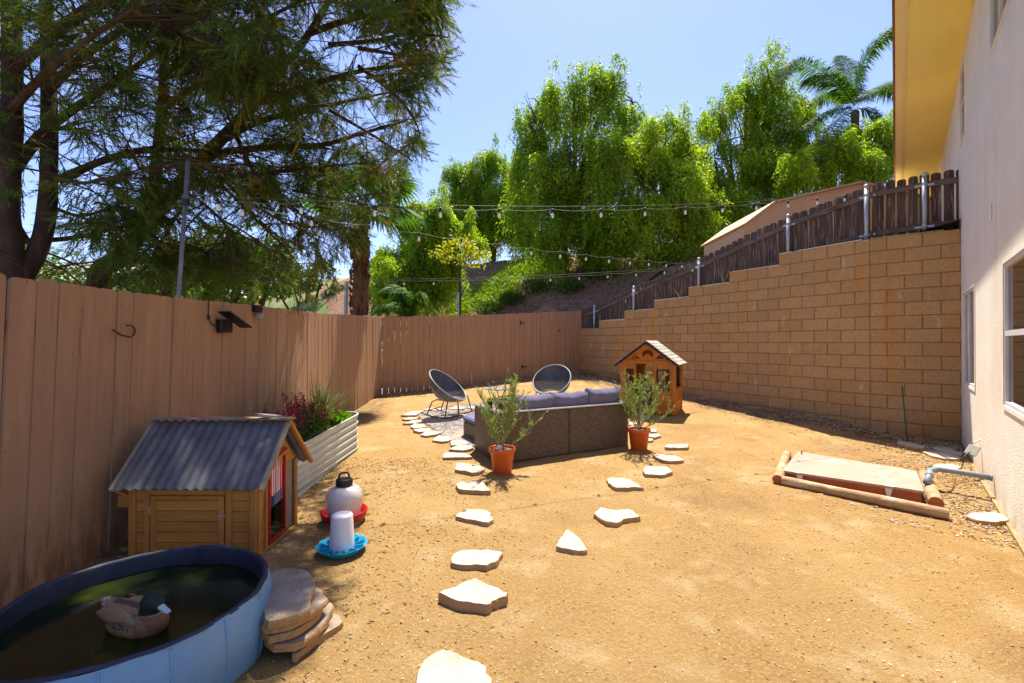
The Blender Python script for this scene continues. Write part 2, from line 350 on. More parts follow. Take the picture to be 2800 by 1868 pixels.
def wicker(name, c1, c2, sx=28, sy=60):
    m = bpy.data.materials.new(name); m.use_nodes = True; nt = m.node_tree; L = nt.links.new
    b = nt.nodes['Principled BSDF']; b.inputs['Roughness'].default_value = .5; b.inputs['Specular IOR Level'].default_value = .3
    tc = nt.nodes.new('ShaderNodeTexCoord'); sp = nt.nodes.new('ShaderNodeSeparateXYZ'); L(tc.outputs['Object'], sp.inputs[0])
    ad = nt.nodes.new('ShaderNodeMath'); ad.operation = 'ADD'; L(sp.outputs[0], ad.inputs[0]); L(sp.outputs[1], ad.inputs[1])
    cb = nt.nodes.new('ShaderNodeCombineXYZ'); L(ad.outputs[0], cb.inputs[0]); L(sp.outputs[2], cb.inputs[1])
    br = nt.nodes.new('ShaderNodeTexBrick'); L(cb.outputs[0], br.inputs['Vector']); br.inputs['Scale'].default_value = 1
    br.inputs['Brick Width'].default_value = .042; br.inputs['Row Height'].default_value = .015; br.inputs['Mortar Size'].default_value = .0028; br.inputs['Mortar Smooth'].default_value = .6
    br.inputs['Color1'].default_value = (*c1,1); br.inputs['Color2'].default_value = (*c2,1); br.inputs['Mortar'].default_value = (.012,.009,.007,1)
    L(br.outputs['Color'], b.inputs['Base Color'])
    bn = nt.nodes.new('ShaderNodeBump'); bn.inputs['Strength'].default_value = .8; bn.inputs['Distance'].default_value = .004; bn.invert = True
    L(br.outputs['Fac'], bn.inputs['Height']); L(bn.outputs[0], b.inputs['Normal'])
    return m
m_wicker = wicker('brown_wicker', (.20,.145,.105), (.125,.088,.064))

# dirt: golden decomposed soil with paler trodden patches, brown damp bits, fine grit
def dirt():
    m = bpy.data.materials.new('yard_dirt'); m.use_nodes = True; nt = m.node_tree; L = nt.links.new
    b = nt.nodes['Principled BSDF']; b.inputs['Roughness'].default_value = .95; b.inputs['Specular IOR Level'].default_value = .08
    tc = nt.nodes.new('ShaderNodeTexCoord')
    def nz(s, d=8, r=.6):
        n = nt.nodes.new('ShaderNodeTexNoise'); n.inputs['Scale'].default_value = s; n.inputs['Detail'].default_value = d; n.inputs['Roughness'].default_value = r; L(tc.outputs['Object'], n.inputs['Vector']); return n.outputs[0]
    def mr(s, lo, hi, a=0, c=1):
        r = nt.nodes.new('ShaderNodeMapRange'); r.inputs[1].default_value = lo; r.inputs[2].default_value = hi; r.inputs[3].default_value = a; r.inputs[4].default_value = c; L(s, r.inputs[0]); return r.outputs[0]
    def mx(f, a, c, mode='MIX'):
        x = nt.nodes.new('ShaderNodeMix'); x.data_type = 'RGBA'; x.blend_type = mode
        for i, v in ((0,f),(6,a),(7,c)):
            if hasattr(v,'links'): L(v, x.inputs[i])
            else: x.inputs[i].default_value = v if i == 0 else (*v,1)
        return x.outputs[2]
    c = mx(mr(nz(1.1,6), .35,.65), (.45,.285,.108), (.37,.215,.072))
    c = mx(mr(nz(2.6,6), .53,.66), c, (.50,.35,.17))
    c = mx(mr(nz(.75,6), .54,.72), c, (.27,.145,.058))
    c = mx(mr(nz(60,3,.7), .50,.72), c, (.52,.37,.19))
    c = mx(mr(nz(75,5,.85), .57,.66), c, (.20,.105,.045))
    c = mx(mr(nz(210,3,.8), .52,.64, 0, .75), c, (.24,.14,.065))
    at_ = nt.nodes.new('ShaderNodeAttribute'); at_.attribute_name = 'mulch'
    fm = nt.nodes.new('ShaderNodeMath'); fm.operation = 'MULTIPLY'; L(at_.outputs['Fac'], fm.inputs[0]); L(mr(nz(9,5,.7), .36,.56), fm.inputs[1])
    dk2 = mx(mr(nz(50,4,.7), .45,.62), (.085,.048,.028), (.24,.15,.085)); c = mx(fm.outputs[0], c, dk2)
    L(c, b.inputs['Base Color'])
    a1 = nt.nodes.new('ShaderNodeMath'); a1.operation = 'ADD'; L(nz(38,6,.75), a1.inputs[0]); 
    m2 = nt.nodes.new('ShaderNodeMath'); m2.operation = 'MULTIPLY'; m2.inputs[1].default_value = .5; L(nz(130,3,.8), m2.inputs[0]); L(m2.outputs[0], a1.inputs[1])
    bn = nt.nodes.new('ShaderNodeBump'); bn.inputs['Strength'].default_value = 1.0; bn.inputs['Distance'].default_value = .026; L(a1.outputs[0], bn.inputs['Height']); L(bn.outputs[0], b.inputs['Normal'])
    return m
m_dirt = dirt()
m_gravel = mat('grey_gravel', (.40,.34,.30), (.17,.14,.12), 60, .95, 1.0, 70, c3=(.40,.30,.21), s3=2.0, spec=.1)
# ================================================================== SETTING
A0 = Vector((-3.07, 10.7, 0)); DU = Vector((.869, .494, 0)).normalized(); DV = Vector((-DU.y, DU.x, 0))
J = Vector((5.62, 7.14, 0)); WL = Vector((-.493, .870, 0)).normalized(); WR = Vector((.763, -.646, 0)).normalized()
HC = Vector((6.40, 6.48, 0)); HA = Vector((-.645, -.764, 0)).normalized(); HN = Vector((-HA.y*1, HA.x*1, 0)); HN = Vector((-.764, .645, 0)).normalized()
def uv(x, y): d = Vector((x, y, 0)) - A0; return d.dot(DU), d.dot(DV)

# yard ground ------------------------------------------------------
def grid_sheet(xs, ys, zf, keep, name, m, sm=True):
    X, Y = np.meshgrid(xs, ys, indexing='ij'); n0, n1 = X.shape
    Z = np.array([[zf(X[i,j], Y[i,j]) for j in range(n1)] for i in range(n0)])
    V = np.stack([X, Y, Z], -1).reshape(-1,3); Fc = []
    for i in range(n0-1):
        for j in range(n1-1):
            if keep((xs[i]+xs[i+1])/2, (ys[j]+ys[j+1])/2):
                Fc.append((i*n1+j, (i+1)*n1+j, (i+1)*n1+j+1, i*n1+j+1))
    return npmesh(name, V, Fc, m, smooth_=sm)
def in_yard(x, y):
    u, v = uv(x, y)
    if v > .12 or x < -3.25: return False
    d = Vector((x,y,0))-J
    nL = Vector((WL.y, -WL.x, 0))       # away from the yard
    if d.dot(WL) > 0 and d.dot(nL) > .15: return False
    if d.dot(WR) > 0 and d.dot(Vector((.646,.763,0))) > .15: return False
    if (Vector((x,y,0))-HC).dot(HN) < -.25: return False
    return True
xs = np.concatenate([np.arange(-3.4, -2.0, .06), np.arange(-2.0, 4.6, .045), np.arange(4.6, 7.2, .07)])
ys = np.concatenate([np.arange(-4, 1.2, .15), np.arange(1.2, 6, .045), np.arange(6, 14.2, .07)])
def yz(x, y):
    z = gz(x, y)
    z += .006*mnoise.noise(Vector((x*7, y*7, 0))) + .005*mnoise.noise(Vector((x*19, y*19, 5)))
    # loose soil heaped along the foot of the block wall
    d = Vector((x,y,0))-J
    if d.dot(WL) > -.2:
        q = d.dot(Vector((WL.y, -WL.x, 0)))
        if -.9 < q: z += .05*smooth((q+.9)/.9)*(.6+.6*mnoise.noise(Vector((x*2.2,y*2.2,9))))
    return z
g = grid_sheet(xs, ys, yz, in_yard, 'ground', m_dirt); tag(g, kind='structure')
_ca = g.data.color_attributes.new('mulch', 'FLOAT_COLOR', 'POINT')
for _i, _v in enumerate(g.data.vertices):
    _x, _y = _v.co.x, _v.co.y; _d = Vector((_x,_y,0))-J; _q = _d.dot(Vector((WL.y,-WL.x,0))) if _d.dot(WL) > 0 else _d.dot(Vector((.646,.763,0)).normalized())
    _f = smooth((_q+.95+.5*mnoise.noise(Vector((_x*1.1,_y*1.1,7))))/.45)
    _u, _w = uv(_x,_y); _f = max(_f, .8*smooth((_w+.75+.4*mnoise.noise(Vector((_x*1.5,_y*1.5,2))))/.5), .7*smooth((-2.55-_x+.3*mnoise.noise(Vector((_x,_y*1.5,2))))/.3))
    _ca.data[_i].color = (_f,_f,_f,1)

# terrain beyond the fence ------------------------------------------
def terr(x, y):
    u, v = uv(x, y)
    hill = .4 + 5.2*smooth((.75*u + .45*v - 1.5)/9.0)
    far = .15 + .085*max(0, y-13) + .25*mnoise.noise(Vector((x*.12, y*.12, 0)))
    far = min(far, 14)
    z = max(hill if u > -3 else .2, far)
    if u > 5.9: z = max(z, 1.5 + .35 - .165*min(v, 0)*1.0 + .22*(u-5.95))
    z += .10*mnoise.noise(Vector((x*.8, y*.8, 2))) if v > .8 else 0
    return z
def tsheet(us, vs, name, m, keep=lambda u, v: True):
    V = []; Fc = []; n1 = len(vs)
    for u in us:
        for v in vs:
            p = A0 + DU*u + DV*v; V.append((p.x, p.y, terr(p.x, p.y)))
    for i in range(len(us)-1):
        for j in range(n1-1):
            if keep((us[i]+us[i+1])/2, (vs[j]+vs[j+1])/2): Fc.append((i*n1+j, (i+1)*n1+j, (i+1)*n1+j+1, i*n1+j+1))
    return npmesh(name, V, Fc, m, smooth_=True)
us = np.concatenate([np.arange(-400, -40, 30), np.arange(-40, -3, 2), np.arange(-3, 16, .35), np.arange(16, 60, 3), np.arange(60, 400, 30)])
vs = np.concatenate([np.arange(.15, 14, .35), np.arange(14, 50, 2.5), np.arange(50, 600, 25)])
hs = tsheet(us, vs, 'hillside', m_mulch, lambda u, v: u > 0.6 and u < 60 and v < 16); tag(hs, kind='structure')
ts = tsheet(us, vs, 'terrain', m_terrain, lambda u, v: not (u > 0.6 and u < 60 and v < 16)); tag(ts, kind='structure')
us2 = np.arange(5.98, 16, .4); vs2 = np.arange(-14, .3, .4)
hb = tsheet(us2, vs2, 'bank_behind_wall', m_mulch, lambda u, v: ((A0+DU*u+DV*v)-HC).dot(HN) > -.3); tag(hb, kind='structure')
# land outside the left fence
V = []; Fc = []; xa = np.concatenate([np.arange(-120,-20,12), np.arange(-20,-3.0,1.2), [-3.12]]); ya = np.arange(-30, 12.3, 1.4)
for x in xa:
    for y in ya: V.append((x, y, .05 + (.12 if y > 9 else .0)))
for i in range(len(xa)-1):
    for j in range(len(ya)-1): Fc.append((i*len(ya)+j, (i+1)*len(ya)+j, (i+1)*len(ya)+j+1, i*len(ya)+j+1))
tag(npmesh('terrain', V, Fc, m_terrain), kind='structure')

# ================================================================== WOOD FENCES
def board(mb, p, d, nrm, wdt, zb, zt, th, lean=0.0, ear=.022):
    """one dog-eared board: p centre on the ground line, d along fence, nrm thickness direction"""
    h = zt - zb; w2 = wdt/2
    poly = [(-w2, 0), (w2, 0), (w2, h-ear*1.1), (w2-ear*.35, h-ear*.45), (w2-ear*1.1, h), (-w2+ear*1.1, h), (-w2+ear*.35, h-ear*.45), (-w2, h-ear*1.1)]
    up = (Vector((0,0,1)) + nrm*lean/h*1.0).normalized()
    mb.prism(poly, Vector((p.x, p.y, zb)), d, up, nrm, th)
def poly_at(pts, s):
    acc = 0
    for i in range(len(pts)-1):
        L = (pts[i+1][0]-pts[i][0]).length
        if s <= acc+L or i == len(pts)-2:
            t = (s-acc)/L; return pts[i][0].lerp(pts[i+1][0], t), pts[i][1]*(1-t)+pts[i+1][1]*t, (pts[i+1][0]-pts[i][0]).normalized()
        acc += L
# left fence: (xy, top z)
LF = [(Vector((-2.80, .3, 0)), CZ+.36), (Vector((-2.81, 2.5, 0)), CZ+.37), (Vector((-2.87, 3.95, 0)), CZ+.39), (Vector((-2.96, 6.1, 0)), CZ+.45), (Vector((-3.04, 7.2, 0)), CZ+.48), (Vector((-3.07, 10.7, 0)), CZ+.63)]
tot = sum((LF[i+1][0]-LF[i][0]).length for i in range(len(LF)-1))
fl = empty('wooden_fence', (-2.9, 5, 0), 'brown painted board fence running along the left side behind the coop and pool', 'fence')
s = 0.0; k = 0; rr = random.Random(5); nodes = []
while s < tot-.02:
    wd = .147 if rr.random() < .75 else .138
    if s + wd > tot: wd = tot-s
    p, zt, d = poly_at(LF, s+wd/2)
    nrm = Vector((d.y, -d.x, 0))
    lean = .077*max(0, min(1, 1-(p.y-2.7)/4)) if p.y > 2 else .077
    zb = gz(p.x, p.y)-.03
    mb = MB(); gap = .007 if rr.random() < .7 else .014
    base = p - nrm*(.0+ rr.uniform(0,.008)) 
    board(mb, base - nrm*.0, d, nrm, wd-gap, zb, zt + rr.uniform(-.008,.008), .016, lean + rr.uniform(-.006,.006))
    mb.build('fence_board', m_fence, fl)
    s += wd; k += 1
for zoff in (-.28, -1.5):
    mb = MB()
    for i in range(len(LF)-1):
        a, za = LF[i]; b_, zb_ = LF[i+1]
        mb.beam((a.x-.035+(.06 if zoff>-1 and i<2 else 0), a.y, za+zoff), (b_.x-.035+(.05 if zoff>-1 and i<1 else 0), b_.y, zb_+zoff), .035, .085)
    mb.build('fence_rail', m_rail, fl)
# back fence with gate
BT = lambda u: CZ + .63 + .35*(u/5.81)**1.3
fb = empty('wooden_fence', tuple(A0 + DU*2.5), 'brown painted board fence with a gate closing the far end behind the chairs', 'fence')
gate = None
u = .02; rr = random.Random(9); GA, GB = 2.78, 4.1
gmb = []
nrm = -DV
while u < 5.80:
    wd = .145 if rr.random() < .6 else .14
    gap = .014 if u < 2.0 and rr.random() < .75 else (.012 if rr.random() < .3 else .003)
    p = A0 + DU*(u+wd/2); zb = gz(p.x, p.y) + (.0 if not GA < u < GB else .015) - .01; zt = BT(u)+rr.uniform(-.006,.006)
    mb = MB(); board(mb, p, DU, nrm, wd-gap, zb, zt, .016, rr.uniform(-.004,.004), .02)
    o = mb.build('fence_board', m_fence, fb)
    u += wd
for zo in (-.3, -1.45):
    MB().beam(A0+DV*.03+Vector((0,0,BT(0)+zo)), A0+DU*2.9+DV*.03+Vector((0,0,BT(2.9)+zo)), .035, .085).build('fence_rail', m_rail, fb)
    MB().beam(A0+DU*2.9+DV*.03+Vector((0,0,BT(2.9)+zo)), A0+DU*5.8+DV*.03+Vector((0,0,BT(5.8)+zo)), .035, .085).build('fence_rail', m_rail, fb)
def hinge(px, py, s=1.0):
    r_ = (px-1400)/F; # intersect with fence line
    # (A0.x + u*DU.x) = r*(A0.y+u*DU.y)
    uu = (r_*A0.y - A0.x)/(DU.x - r_*DU.y); p = A0 + DU*uu - DV*.018; z = CZ+(HY-py)/F*p.y
    mb = MB()
    mb.prism([(-.02*s,-.06*s),(.012*s,-.06*s),(.012*s,-.018*s),(.16*s,-.006*s),(.16*s,.006*s),(.012*s,.018*s),(.012*s,.06*s),(-.02*s,.06*s)], (p.x,p.y,z), DU, (0,0,1), -DV, .006)
    mb.tube([p-DV*.01+Vector((0,0,z-.055*s)), p-DV*.01+Vector((0,0,z+.055*s))], .009, 8)
    mb.build('gate_hinge', m_blackmetal, fb)
hinge(1423, 883); hinge(1427, 1003); hinge(1527, 905, .55)

# ================================================================== BLOCK RETAINING WALL
wall = empty('retaining_wall', tuple(J), 'stepped tan concrete block retaining wall running from house to back fence', 'wall')
TOP = CZ + 1.64; H = .2032; BL = .4064
def wtop(t): return TOP - H*max(0, min(6, math.floor((t-1.425)/1.006)+1)) if t >= 1.425 else TOP
mbs = MB(); rr = random.Random(3)
nLn = Vector((WL.y, -WL.x, 0)); nRn = Vector((.646, .763, 0)).normalized()   # away from yard
def blocks(D, N, t0, t1, off):
    for c in range(17):
        z1 = TOP - c*H; z0 = z1-H
        o_ = off + (BL/2 if c % 2 else 0)
        t = t0 - (o_ % BL)
        while t < t1:
            a = max(t, t0); b_ = min(t+BL, t1)
            if b_-a > .04:
                mid = (a+b_)/2
                # clip to steps
                a2 = a
                if D is WL:
                    e = 1.425 + (c-1)*1.006 + 1.006 if c > 0 else 1.425
                    lim = 1.425 + c*1.006 if c < 6 else 99
                    b2 = min(b_, lim)
                else: b2 = b_
                if b2-a2 > .04:
                    jut = rr.uniform(0, .004)
                    p = (J + D*((a2+b2)/2)) + N*(.095-jut)
                    mbs.box((p.x, p.y, (z0+z1)/2), (b2-a2-.010, .19, H-.010), Mx=Matrix((( D.x, N.x, 0,0),(D.y, N.y,0,0),(0,0,1,0),(0,0,0,1))), bev=.006)
            t += BL
blocks(WL, nLn, 0.0, 7.42, .2); blocks(WR, nRn, 0.0, 1.30, .2)
mbs.build('masonry', m_block, wall)
mc = MB()
def core(D, N, a, b_, zt, off=.012):
    p = J + D*((a+b_)/2) + N*(.1)
    mc.box((p.x, p.y, (zt-.004-.4)/2), (b_-a, .2-off*2, zt-.004+.4), Mx=Matrix(((D.x,N.x,0,0),(D.y,N.y,0,0),(0,0,1,0),(0,0,0,1))))
core(WL, nLn, 0, 1.425, TOP)
for k in range(6): core(WL, nLn, 1.425+k*1.006, min(7.41, 1.425+(k+1)*1.006), TOP-H*(k+1), .012+.0004*(k+1))
core(WR, nRn, 0.0, 1.29, TOP, .0125)
mc.build('mortar', m_mortar, wall)
def capstrip(D, N, a, b_, zt):
    m_ = MB(); p = J + D*((a+b_)/2) + N*.098
    m_.box((p.x, p.y, zt+.008), (b_-a-.004, .186, .012), Mx=Matrix(((D.x,N.x,0,0),(D.y,N.y,0,0),(0,0,1,0),(0,0,0,1))), bev=.004); m_.build('wall_cap', m_cap, wall)
capstrip(WL, nLn, .1, 1.425, TOP); capstrip(WR, nRn, .0, .85, TOP)
for k in range(6): capstrip(WL, nLn, 1.425+k*1.006, min(7.4, 1.425+(k+1)*1.006), TOP-H*(k+1))
# weep holes
for (px, py) in ((2262, 1158), (1690, 1028)):
    r_ = (px-1400)/F; t = (r_*J.y - J.x)/(WL.x - r_*WL.y); p = J+WL*t; z = CZ+(HY-py)/F*p.y
    MB().tube([p-nLn*.006+Vector((0,0,z)), p+nLn*.05+Vector((0,0,z))], .024, 14).build('drain_hole', m_dark, wall)

# ---------------- weathered picket fence on the wall, steel posts
pf = empty('picket_fence', tuple(J+nLn*.3), 'dark weathered wooden picket fence with steel posts on top of the block wall', 'fence')
PT = [(-1.15, 1.07+1.5), (-.645, 1.08+1.5), (.13, 1.07+1.5), (1.37, .96+1.5), (2.0, .83+1.5), (3.32, .46+1.5), (5.32, .05+1.5), (6.9, -.36+1.5), (7.45,-.48+1.5)]
PT = [(-1.15, CZ+1.07), (-.645, CZ+1.08)]  # placeholder (replaced below)
PT = [(-1.15, 4.07), (-.645, 4.08), (.13, 4.06), (1.37, 3.88), (2.0, 3.76), (3.32, 3.40), (5.32, 2.98), (6.9, 2.60), (7.5, 2.50)]
def ptop(t):
    for i in range(len(PT)-1):
        if t <= PT[i+1][0]:
            a = (t-PT[i][0])/(PT[i+1][0]-PT[i][0]); return PT[i][1]*(1-a)+PT[i+1][1]*a
    return PT[-1][1]
def pfp(t, off):   # point at signed distance t (negative = right segment)
    return J + WL*t + nLn*off if t >= 0 else J + WR*(-t) + nRn*off
t = -1.12; rr = random.Random(21)
while t < 7.45:
    wd = rr.uniform(.13,.142) if t > .1 else .135
    gap = .009 if t > .15 else .022
    D = WL if t+wd/2 >= 0 else -WR; N = nLn if t+wd/2 >= 0 else nRn
    p = pfp(t+wd/2, .27); mb = MB()
    up_extra = .0
    zt = ptop(t+wd/2) + rr.uniform(-.012,.012)
    # tilt of pickets: vertical boards, dog-ear tops
    w2 = (wd-gap)/2; h = 1.08; e = .028
    poly = [(-w2,0),(w2,0),(w2,h-e),(w2-e*.5,h-e*.3),(w2-e*1.3,h),(-w2+e*1.3,h),(-w2+e*.5,h-e*.3),(-w2,h-e)]
    mb.prism(poly, (p.x,p.y,zt-h), D, (Vector((0,0,1))+D*rr.uniform(-.012,.012)), N, .016)
    mb.build('picket', m_picket, pf)
    t += wd
posts = [-.645, .13, 1.37, 3.32, 5.32, 6.9]
ends = [-1.1] + posts + [7.4]
for i in range(len(ends)-1):
    a, b_ = ends[i], ends[i+1]
    for zo in (-.17, -.80):
        if a < 0 < b_:
            MB().beam(pfp(a,.25)+Vector((0,0,ptop(a)+zo)), pfp(-.0001,.25)+Vector((0,0,ptop(0)+zo)), .038, .085).build('rail', m_pickrail, pf)
            MB().beam(pfp(0,.25)+Vector((0,0,ptop(0)+zo)), pfp(b_,.25)+Vector((0,0,ptop(b_)+zo)), .038, .085).build('rail', m_pickrail, pf)
        else:
            MB().beam(pfp(a,.25)+Vector((0,0,ptop(a)+zo)), pfp(b_,.25)+Vector((0,0,ptop(b_)+zo)), .038, .085).build('rail', m_pickrail, pf)
for t in posts:
    p = pfp(t, .205); zt = ptop(t)-.03
    po = MB().tube([(p.x,p.y,wtop(max(0,t))-.15), (p.x,p.y,zt)], .030, 14).build('steel_post', m_galv, pf, smooth_=True)
    MB().lathe([(.0,.045),(.018,.043),(.031,.03),(.035,.012),(.035,-.02),(.031,-.022)], (p.x,p.y,zt), 14).build('post_cap', m_galv, po, smooth_=True)
    mb = MB()
    for zo in (-.17, -.80):
        D = WL if t >= 0 else WR
        mb.tube([(p.x,p.y,ptop(t)+zo-.022),(p.x,p.y,ptop(t)+zo+.022)], .035, 12)
        q = p + (nLn if t>=0 else nRn)*.028
        mb.beam(q-D*.11+Vector((0,0,ptop(t)+zo-.01)), q+D*.11+Vector((0,0,ptop(t)+zo-.01)), .006, .03)
    mb.build('post_bracket', m_galv, po)

# ================================================================== HOUSE
house = empty('house', tuple(HC), 'off-white stucco house wall with yellow soffit rising along the right edge', 'house')
def hp(s, n, z): return HC + HA*s + HN*n + Vector((0,0,z))
holes = [(.33, 1.47, CZ-.535, CZ+.67), (3.376, 5.05, CZ-.527, CZ+.68), (.02, .60, CZ+2.83, CZ+3.80), (2.70, 4.2, CZ+2.81, CZ+3.95)]
sx = sorted({-7.0, 7.0, *[h[0] for h in holes], *[h[1] for h in holes]}); zx = sorted({-.4, 5.75, *[h[2] for h in holes], *[h[3] for h in holes]})
mb = MB()
for i in range(len(sx)-1):
    for j in range(len(zx)-1):
        cs, cz = (sx[i]+sx[i+1])/2, (zx[j]+zx[j+1])/2
        if any(h[0] < cs < h[1] and h[2] < cz < h[3] for h in holes): continue
        n = max(1, int((sx[i+1]-sx[i])/.5))
        mb.quad(hp(sx[i],0,zx[j]), hp(sx[i+1],0,zx[j]), hp(sx[i+1],0,zx[j+1]), hp(sx[i],0,zx[j+1]))
for h in holes:
    a, b_, c, d = h; dp = -.035
    mb.quad(hp(a,0,c),hp(b_,0,c),hp(b_,dp,c),hp(a,dp,c)); mb.quad(hp(a,0,d),hp(b_,0,d),hp(b_,dp,d),hp(a,dp,d))
    mb.quad(hp(a,0,c),hp(a,0,d),hp(a,dp,d),hp(a,dp,c)); mb.quad(hp(b_,0,c),hp(b_,0,d),hp(b_,dp,d),hp(b_,dp,c))
mb.build('stucco_wall', m_stucco, house)
# far and near returns, back (keeps the sun out)
mb = MB()
mb.quad(hp(-7,0,-.4),hp(-7,0,5.75),hp(-7,-8,5.75),hp(-7,-8,-.4)); mb.quad(hp(7,0,-.4),hp(7,0,5.75),hp(7,-8,5.75),hp(7,-8,-.4)); mb.quad(hp(-7,-8,-.4),hp(7,-8,-.4),hp(7,-8,5.75),hp(-7,-8,5.75))
mb.build('side_wall', m_stucco, house)
def zs(s): return 5.50 + .07*s if s > -8 else 5
SO = .71
mb = MB(); N_ = 14
for i in range(N_):
    a = -7.6 + i*15.0/N_; b_ = a + 15.0/N_
    mb.quad(hp(a,-.002,zs(a)), hp(b_,-.002,zs(b_)), hp(b_,SO-.10,zs(b_)), hp(a,SO-.10,zs(a)))
mb.build('soffit', m_soffit, house)
mb = MB(); mb.beam(hp(-7.6,SO-.05,zs(-7.6)+.08), hp(7.4,SO-.05,zs(7.4)+.08), .10, .20); mb.beam(hp(-7.6,SO-.112,zs(-7.6)+.0), hp(7.4,SO-.112,zs(7.4)+.0), .022, .03)
mb.build('fascia', m_fascia, house)
mb = MB(); 
mb.add([hp(-7.7,SO+.03,zs(-7.7)+.19), hp(7.5,SO+.03,zs(7.5)+.19), hp(7.5,-5,zs(7.5)+1.6), hp(-7.7,-5,zs(-7.7)+1.6), hp(-7.7,SO+.03,zs(-7.7)+.23), hp(7.5,SO+.03,zs(7.5)+.23), hp(7.5,-5,zs(7.5)+1.66), hp(-7.7,-5,zs(-7.7)+1.66)], [(0,1,2,3),(4,5,6,7),(0,1,5,4),(1,2,6,5),(2,3,7,6),(3,0,4,7)])
mb.build('roof', m_roof, house)
def fr(mb, s0, s1, z0, z1, n, w_=.05, t_=.04):
    mb.beam(hp(s0+w_/2,n,z0), hp(s0+w_/2,n,z1), t_, w_, up=HA); mb.beam(hp(s1-w_/2,n,z0), hp(s1-w_/2,n,z1), t_, w_, up=HA)
    mb.beam(hp(s0+w_,n,z0+w_/2), hp(s1-w_,n,z0+w_/2), t_, w_); mb.beam(hp(s0+w_,n,z1-w_/2), hp(s1-w_,n,z1-w_/2), t_, w_)
def wind(s0, s1, z0, z1, bars):
    fo = MB(); fr(fo, s0+.004, s1-.004, z0+.004, z1-.004, -.014, .028, .03)
    for kind, v in bars:
        if kind == 'h': fo.beam(hp(s0+.03,-.012,v), hp(s1-.03,-.012,v), .026, .045)
        else: fo.beam(hp(v,-.012,z0+.03), hp(v,-.012,z1-.03), .026, .03, up=HA)
    f = fo.build('window', m_winframe, house)
    MB().quad(hp(s0+.02,-.02,z0+.02),hp(s1-.02,-.02,z0+.02),hp(s1-.02,-.02,z1-.02),hp(s0+.02,-.02,z1-.02)).build('pane', m_glass, f)
    return f
wind(*holes[0][:2], *holes[0][2:], [('v', .80)]); wind(*holes[1][:2], *holes[1][2:], [('h', CZ+.085)])
wind(*holes[2][:2], *holes[2][2:], [('h', CZ+3.32)]); wind(*holes[3][:2], *holes[3][2:], [('v', 3.2)])
for h in holes:
    mb = MB(); a, b_, c, d = h; e = .035
    mb.beam(hp(a-e,.004,c-e/2),hp(b_+e,.004,c-e/2),.012,e); mb.beam(hp(a-e,.004,d+e/2),hp(b_+e,.004,d+e/2),.012,e)
    mb.beam(hp(a-e/2,.0035,c),hp(a-e/2,.0035,d),.012,e,up=HA); mb.beam(hp(b_+e/2,.0035,c),hp(b_+e/2,.0035,d),.012,e,up=HA)
    mb.build('window_trim', m_stucco, house)
MB().box(hp(2.73,.012,CZ+1.27), (.07,.024,.17), rz=math.atan2(HA.y,HA.x), bev=.008).build('wall_vent', m_white, house)
# concrete footing edge at the base
MB().beam(hp(-.2,.012,-.05), hp(7,.012,-.10), .03, .22).build('footing', mat('footing', (.40,.27,.13),(.24,.15,.07),14,.95,.9,40), house)

# tan shed beyond the picket fence
shd = empty('garden_shed', (6.6, 10.6, 1.2), 'tan gambrel roofed shed behind the dark picket fence', 'shed')
sx0, sxr = at(2036,613,10).x, at(2352,498,10).x; ze, zk, zr = at(0,613,10).z, at(0,552,10).z, at(0,499,10).z; wk = at(2118,552,10).x
prof = [(sx0,ze),(wk,zk),(sxr,zr),(2*sxr-wk,zk),(2*sxr-sx0,ze)]
mb = MB(); mb.add([(sx0+.04,10,.9),(2*sxr-sx0-.04,10,.9)]+[(p[0],10,p[1]-.03) for p in prof[::-1]], [(0,1,2,3,4,5,6)]); 
mb.quad((sx0+.04,10,.9),(sx0+.04,12.2,.9),(sx0+.04,12.2,ze),(sx0+.04,10,ze)); mb.quad((2*sxr-sx0-.04,10,.9),(2*sxr-sx0-.04,12.2,.9),(2*sxr-sx0-.04,12.2,ze),(2*sxr-sx0-.04,10,ze))
mb.build('shed_wall', m_shed, shd)
mb = MB()
for i in range(4):
    a, b_ = prof[i], prof[i+1]; mb.beam((( a[0]+b_[0])/2, 9.93, (a[1]+b_[1])/2), ((a[0]+b_[0])/2, 12.3, (a[1]+b_[1])/2), math.hypot(b_[0]-a[0],b_[1]-a[1])+.02, .035, up=(-(b_[1]-a[1]),0,b_[0]-a[0]))
mb.build('shed_roof', mat('shed_roof', (.60,.42,.26),(.5,.35,.2),3,.7), shd)
# ================================================================== FURNITURE AND YARD OBJECTS
def mtx(o, rz): return Matrix.Translation(Vector(o)) @ Matrix.Rotation(rz, 4, 'Z')
# ---------- wicker sofa --------------------------------------------
SC = Vector((-.136, 5.28, 0)); SR = Vector((1.58, 6.17, 0)); SX = (SR-SC).normalized(); SY = Vector((-SX.y, SX.x, 0)); SL = (SR-SC).length
rz = math.atan2(SX.y, SX.x); zb = 1.5-1.41
sofa = empty('wicker_sofa', (SC.x, SC.y, zb), 'brown wicker sofa with lilac cushions seen from behind between two potted plants', 'sofa')
M_ = mtx((SC.x, SC.y, zb), rz); SH = .60
for a, b_ in ((0, SL/2-.004), (SL/2+.004, SL)):
    MB(M_).box(((a+b_)/2, .03, SH/2+.005), (b_-a, .06, SH-.03), bev=.012).build('back_panel', m_wicker, sofa)
for x in (.035, SL-.035): MB(M_).box((x, .42, SH/2+.005), (.07, .72, SH-.03), bev=.012).build('arm', m_wicker, sofa)
m_wtrim = mat('wicker_top_edge', (.27,.24,.22), (.17,.15,.13), 60, .45, .5, 90)
mb = MB(M_); mb.box((SL/2, .03, SH+.0), (SL+.012, .085, .024), bev=.009); 
for x in (.035, SL-.035): mb.box((x, .431, SH+.001), (.085, .70, .024), bev=.009)
mb.build('top_edge', m_wtrim, sofa)
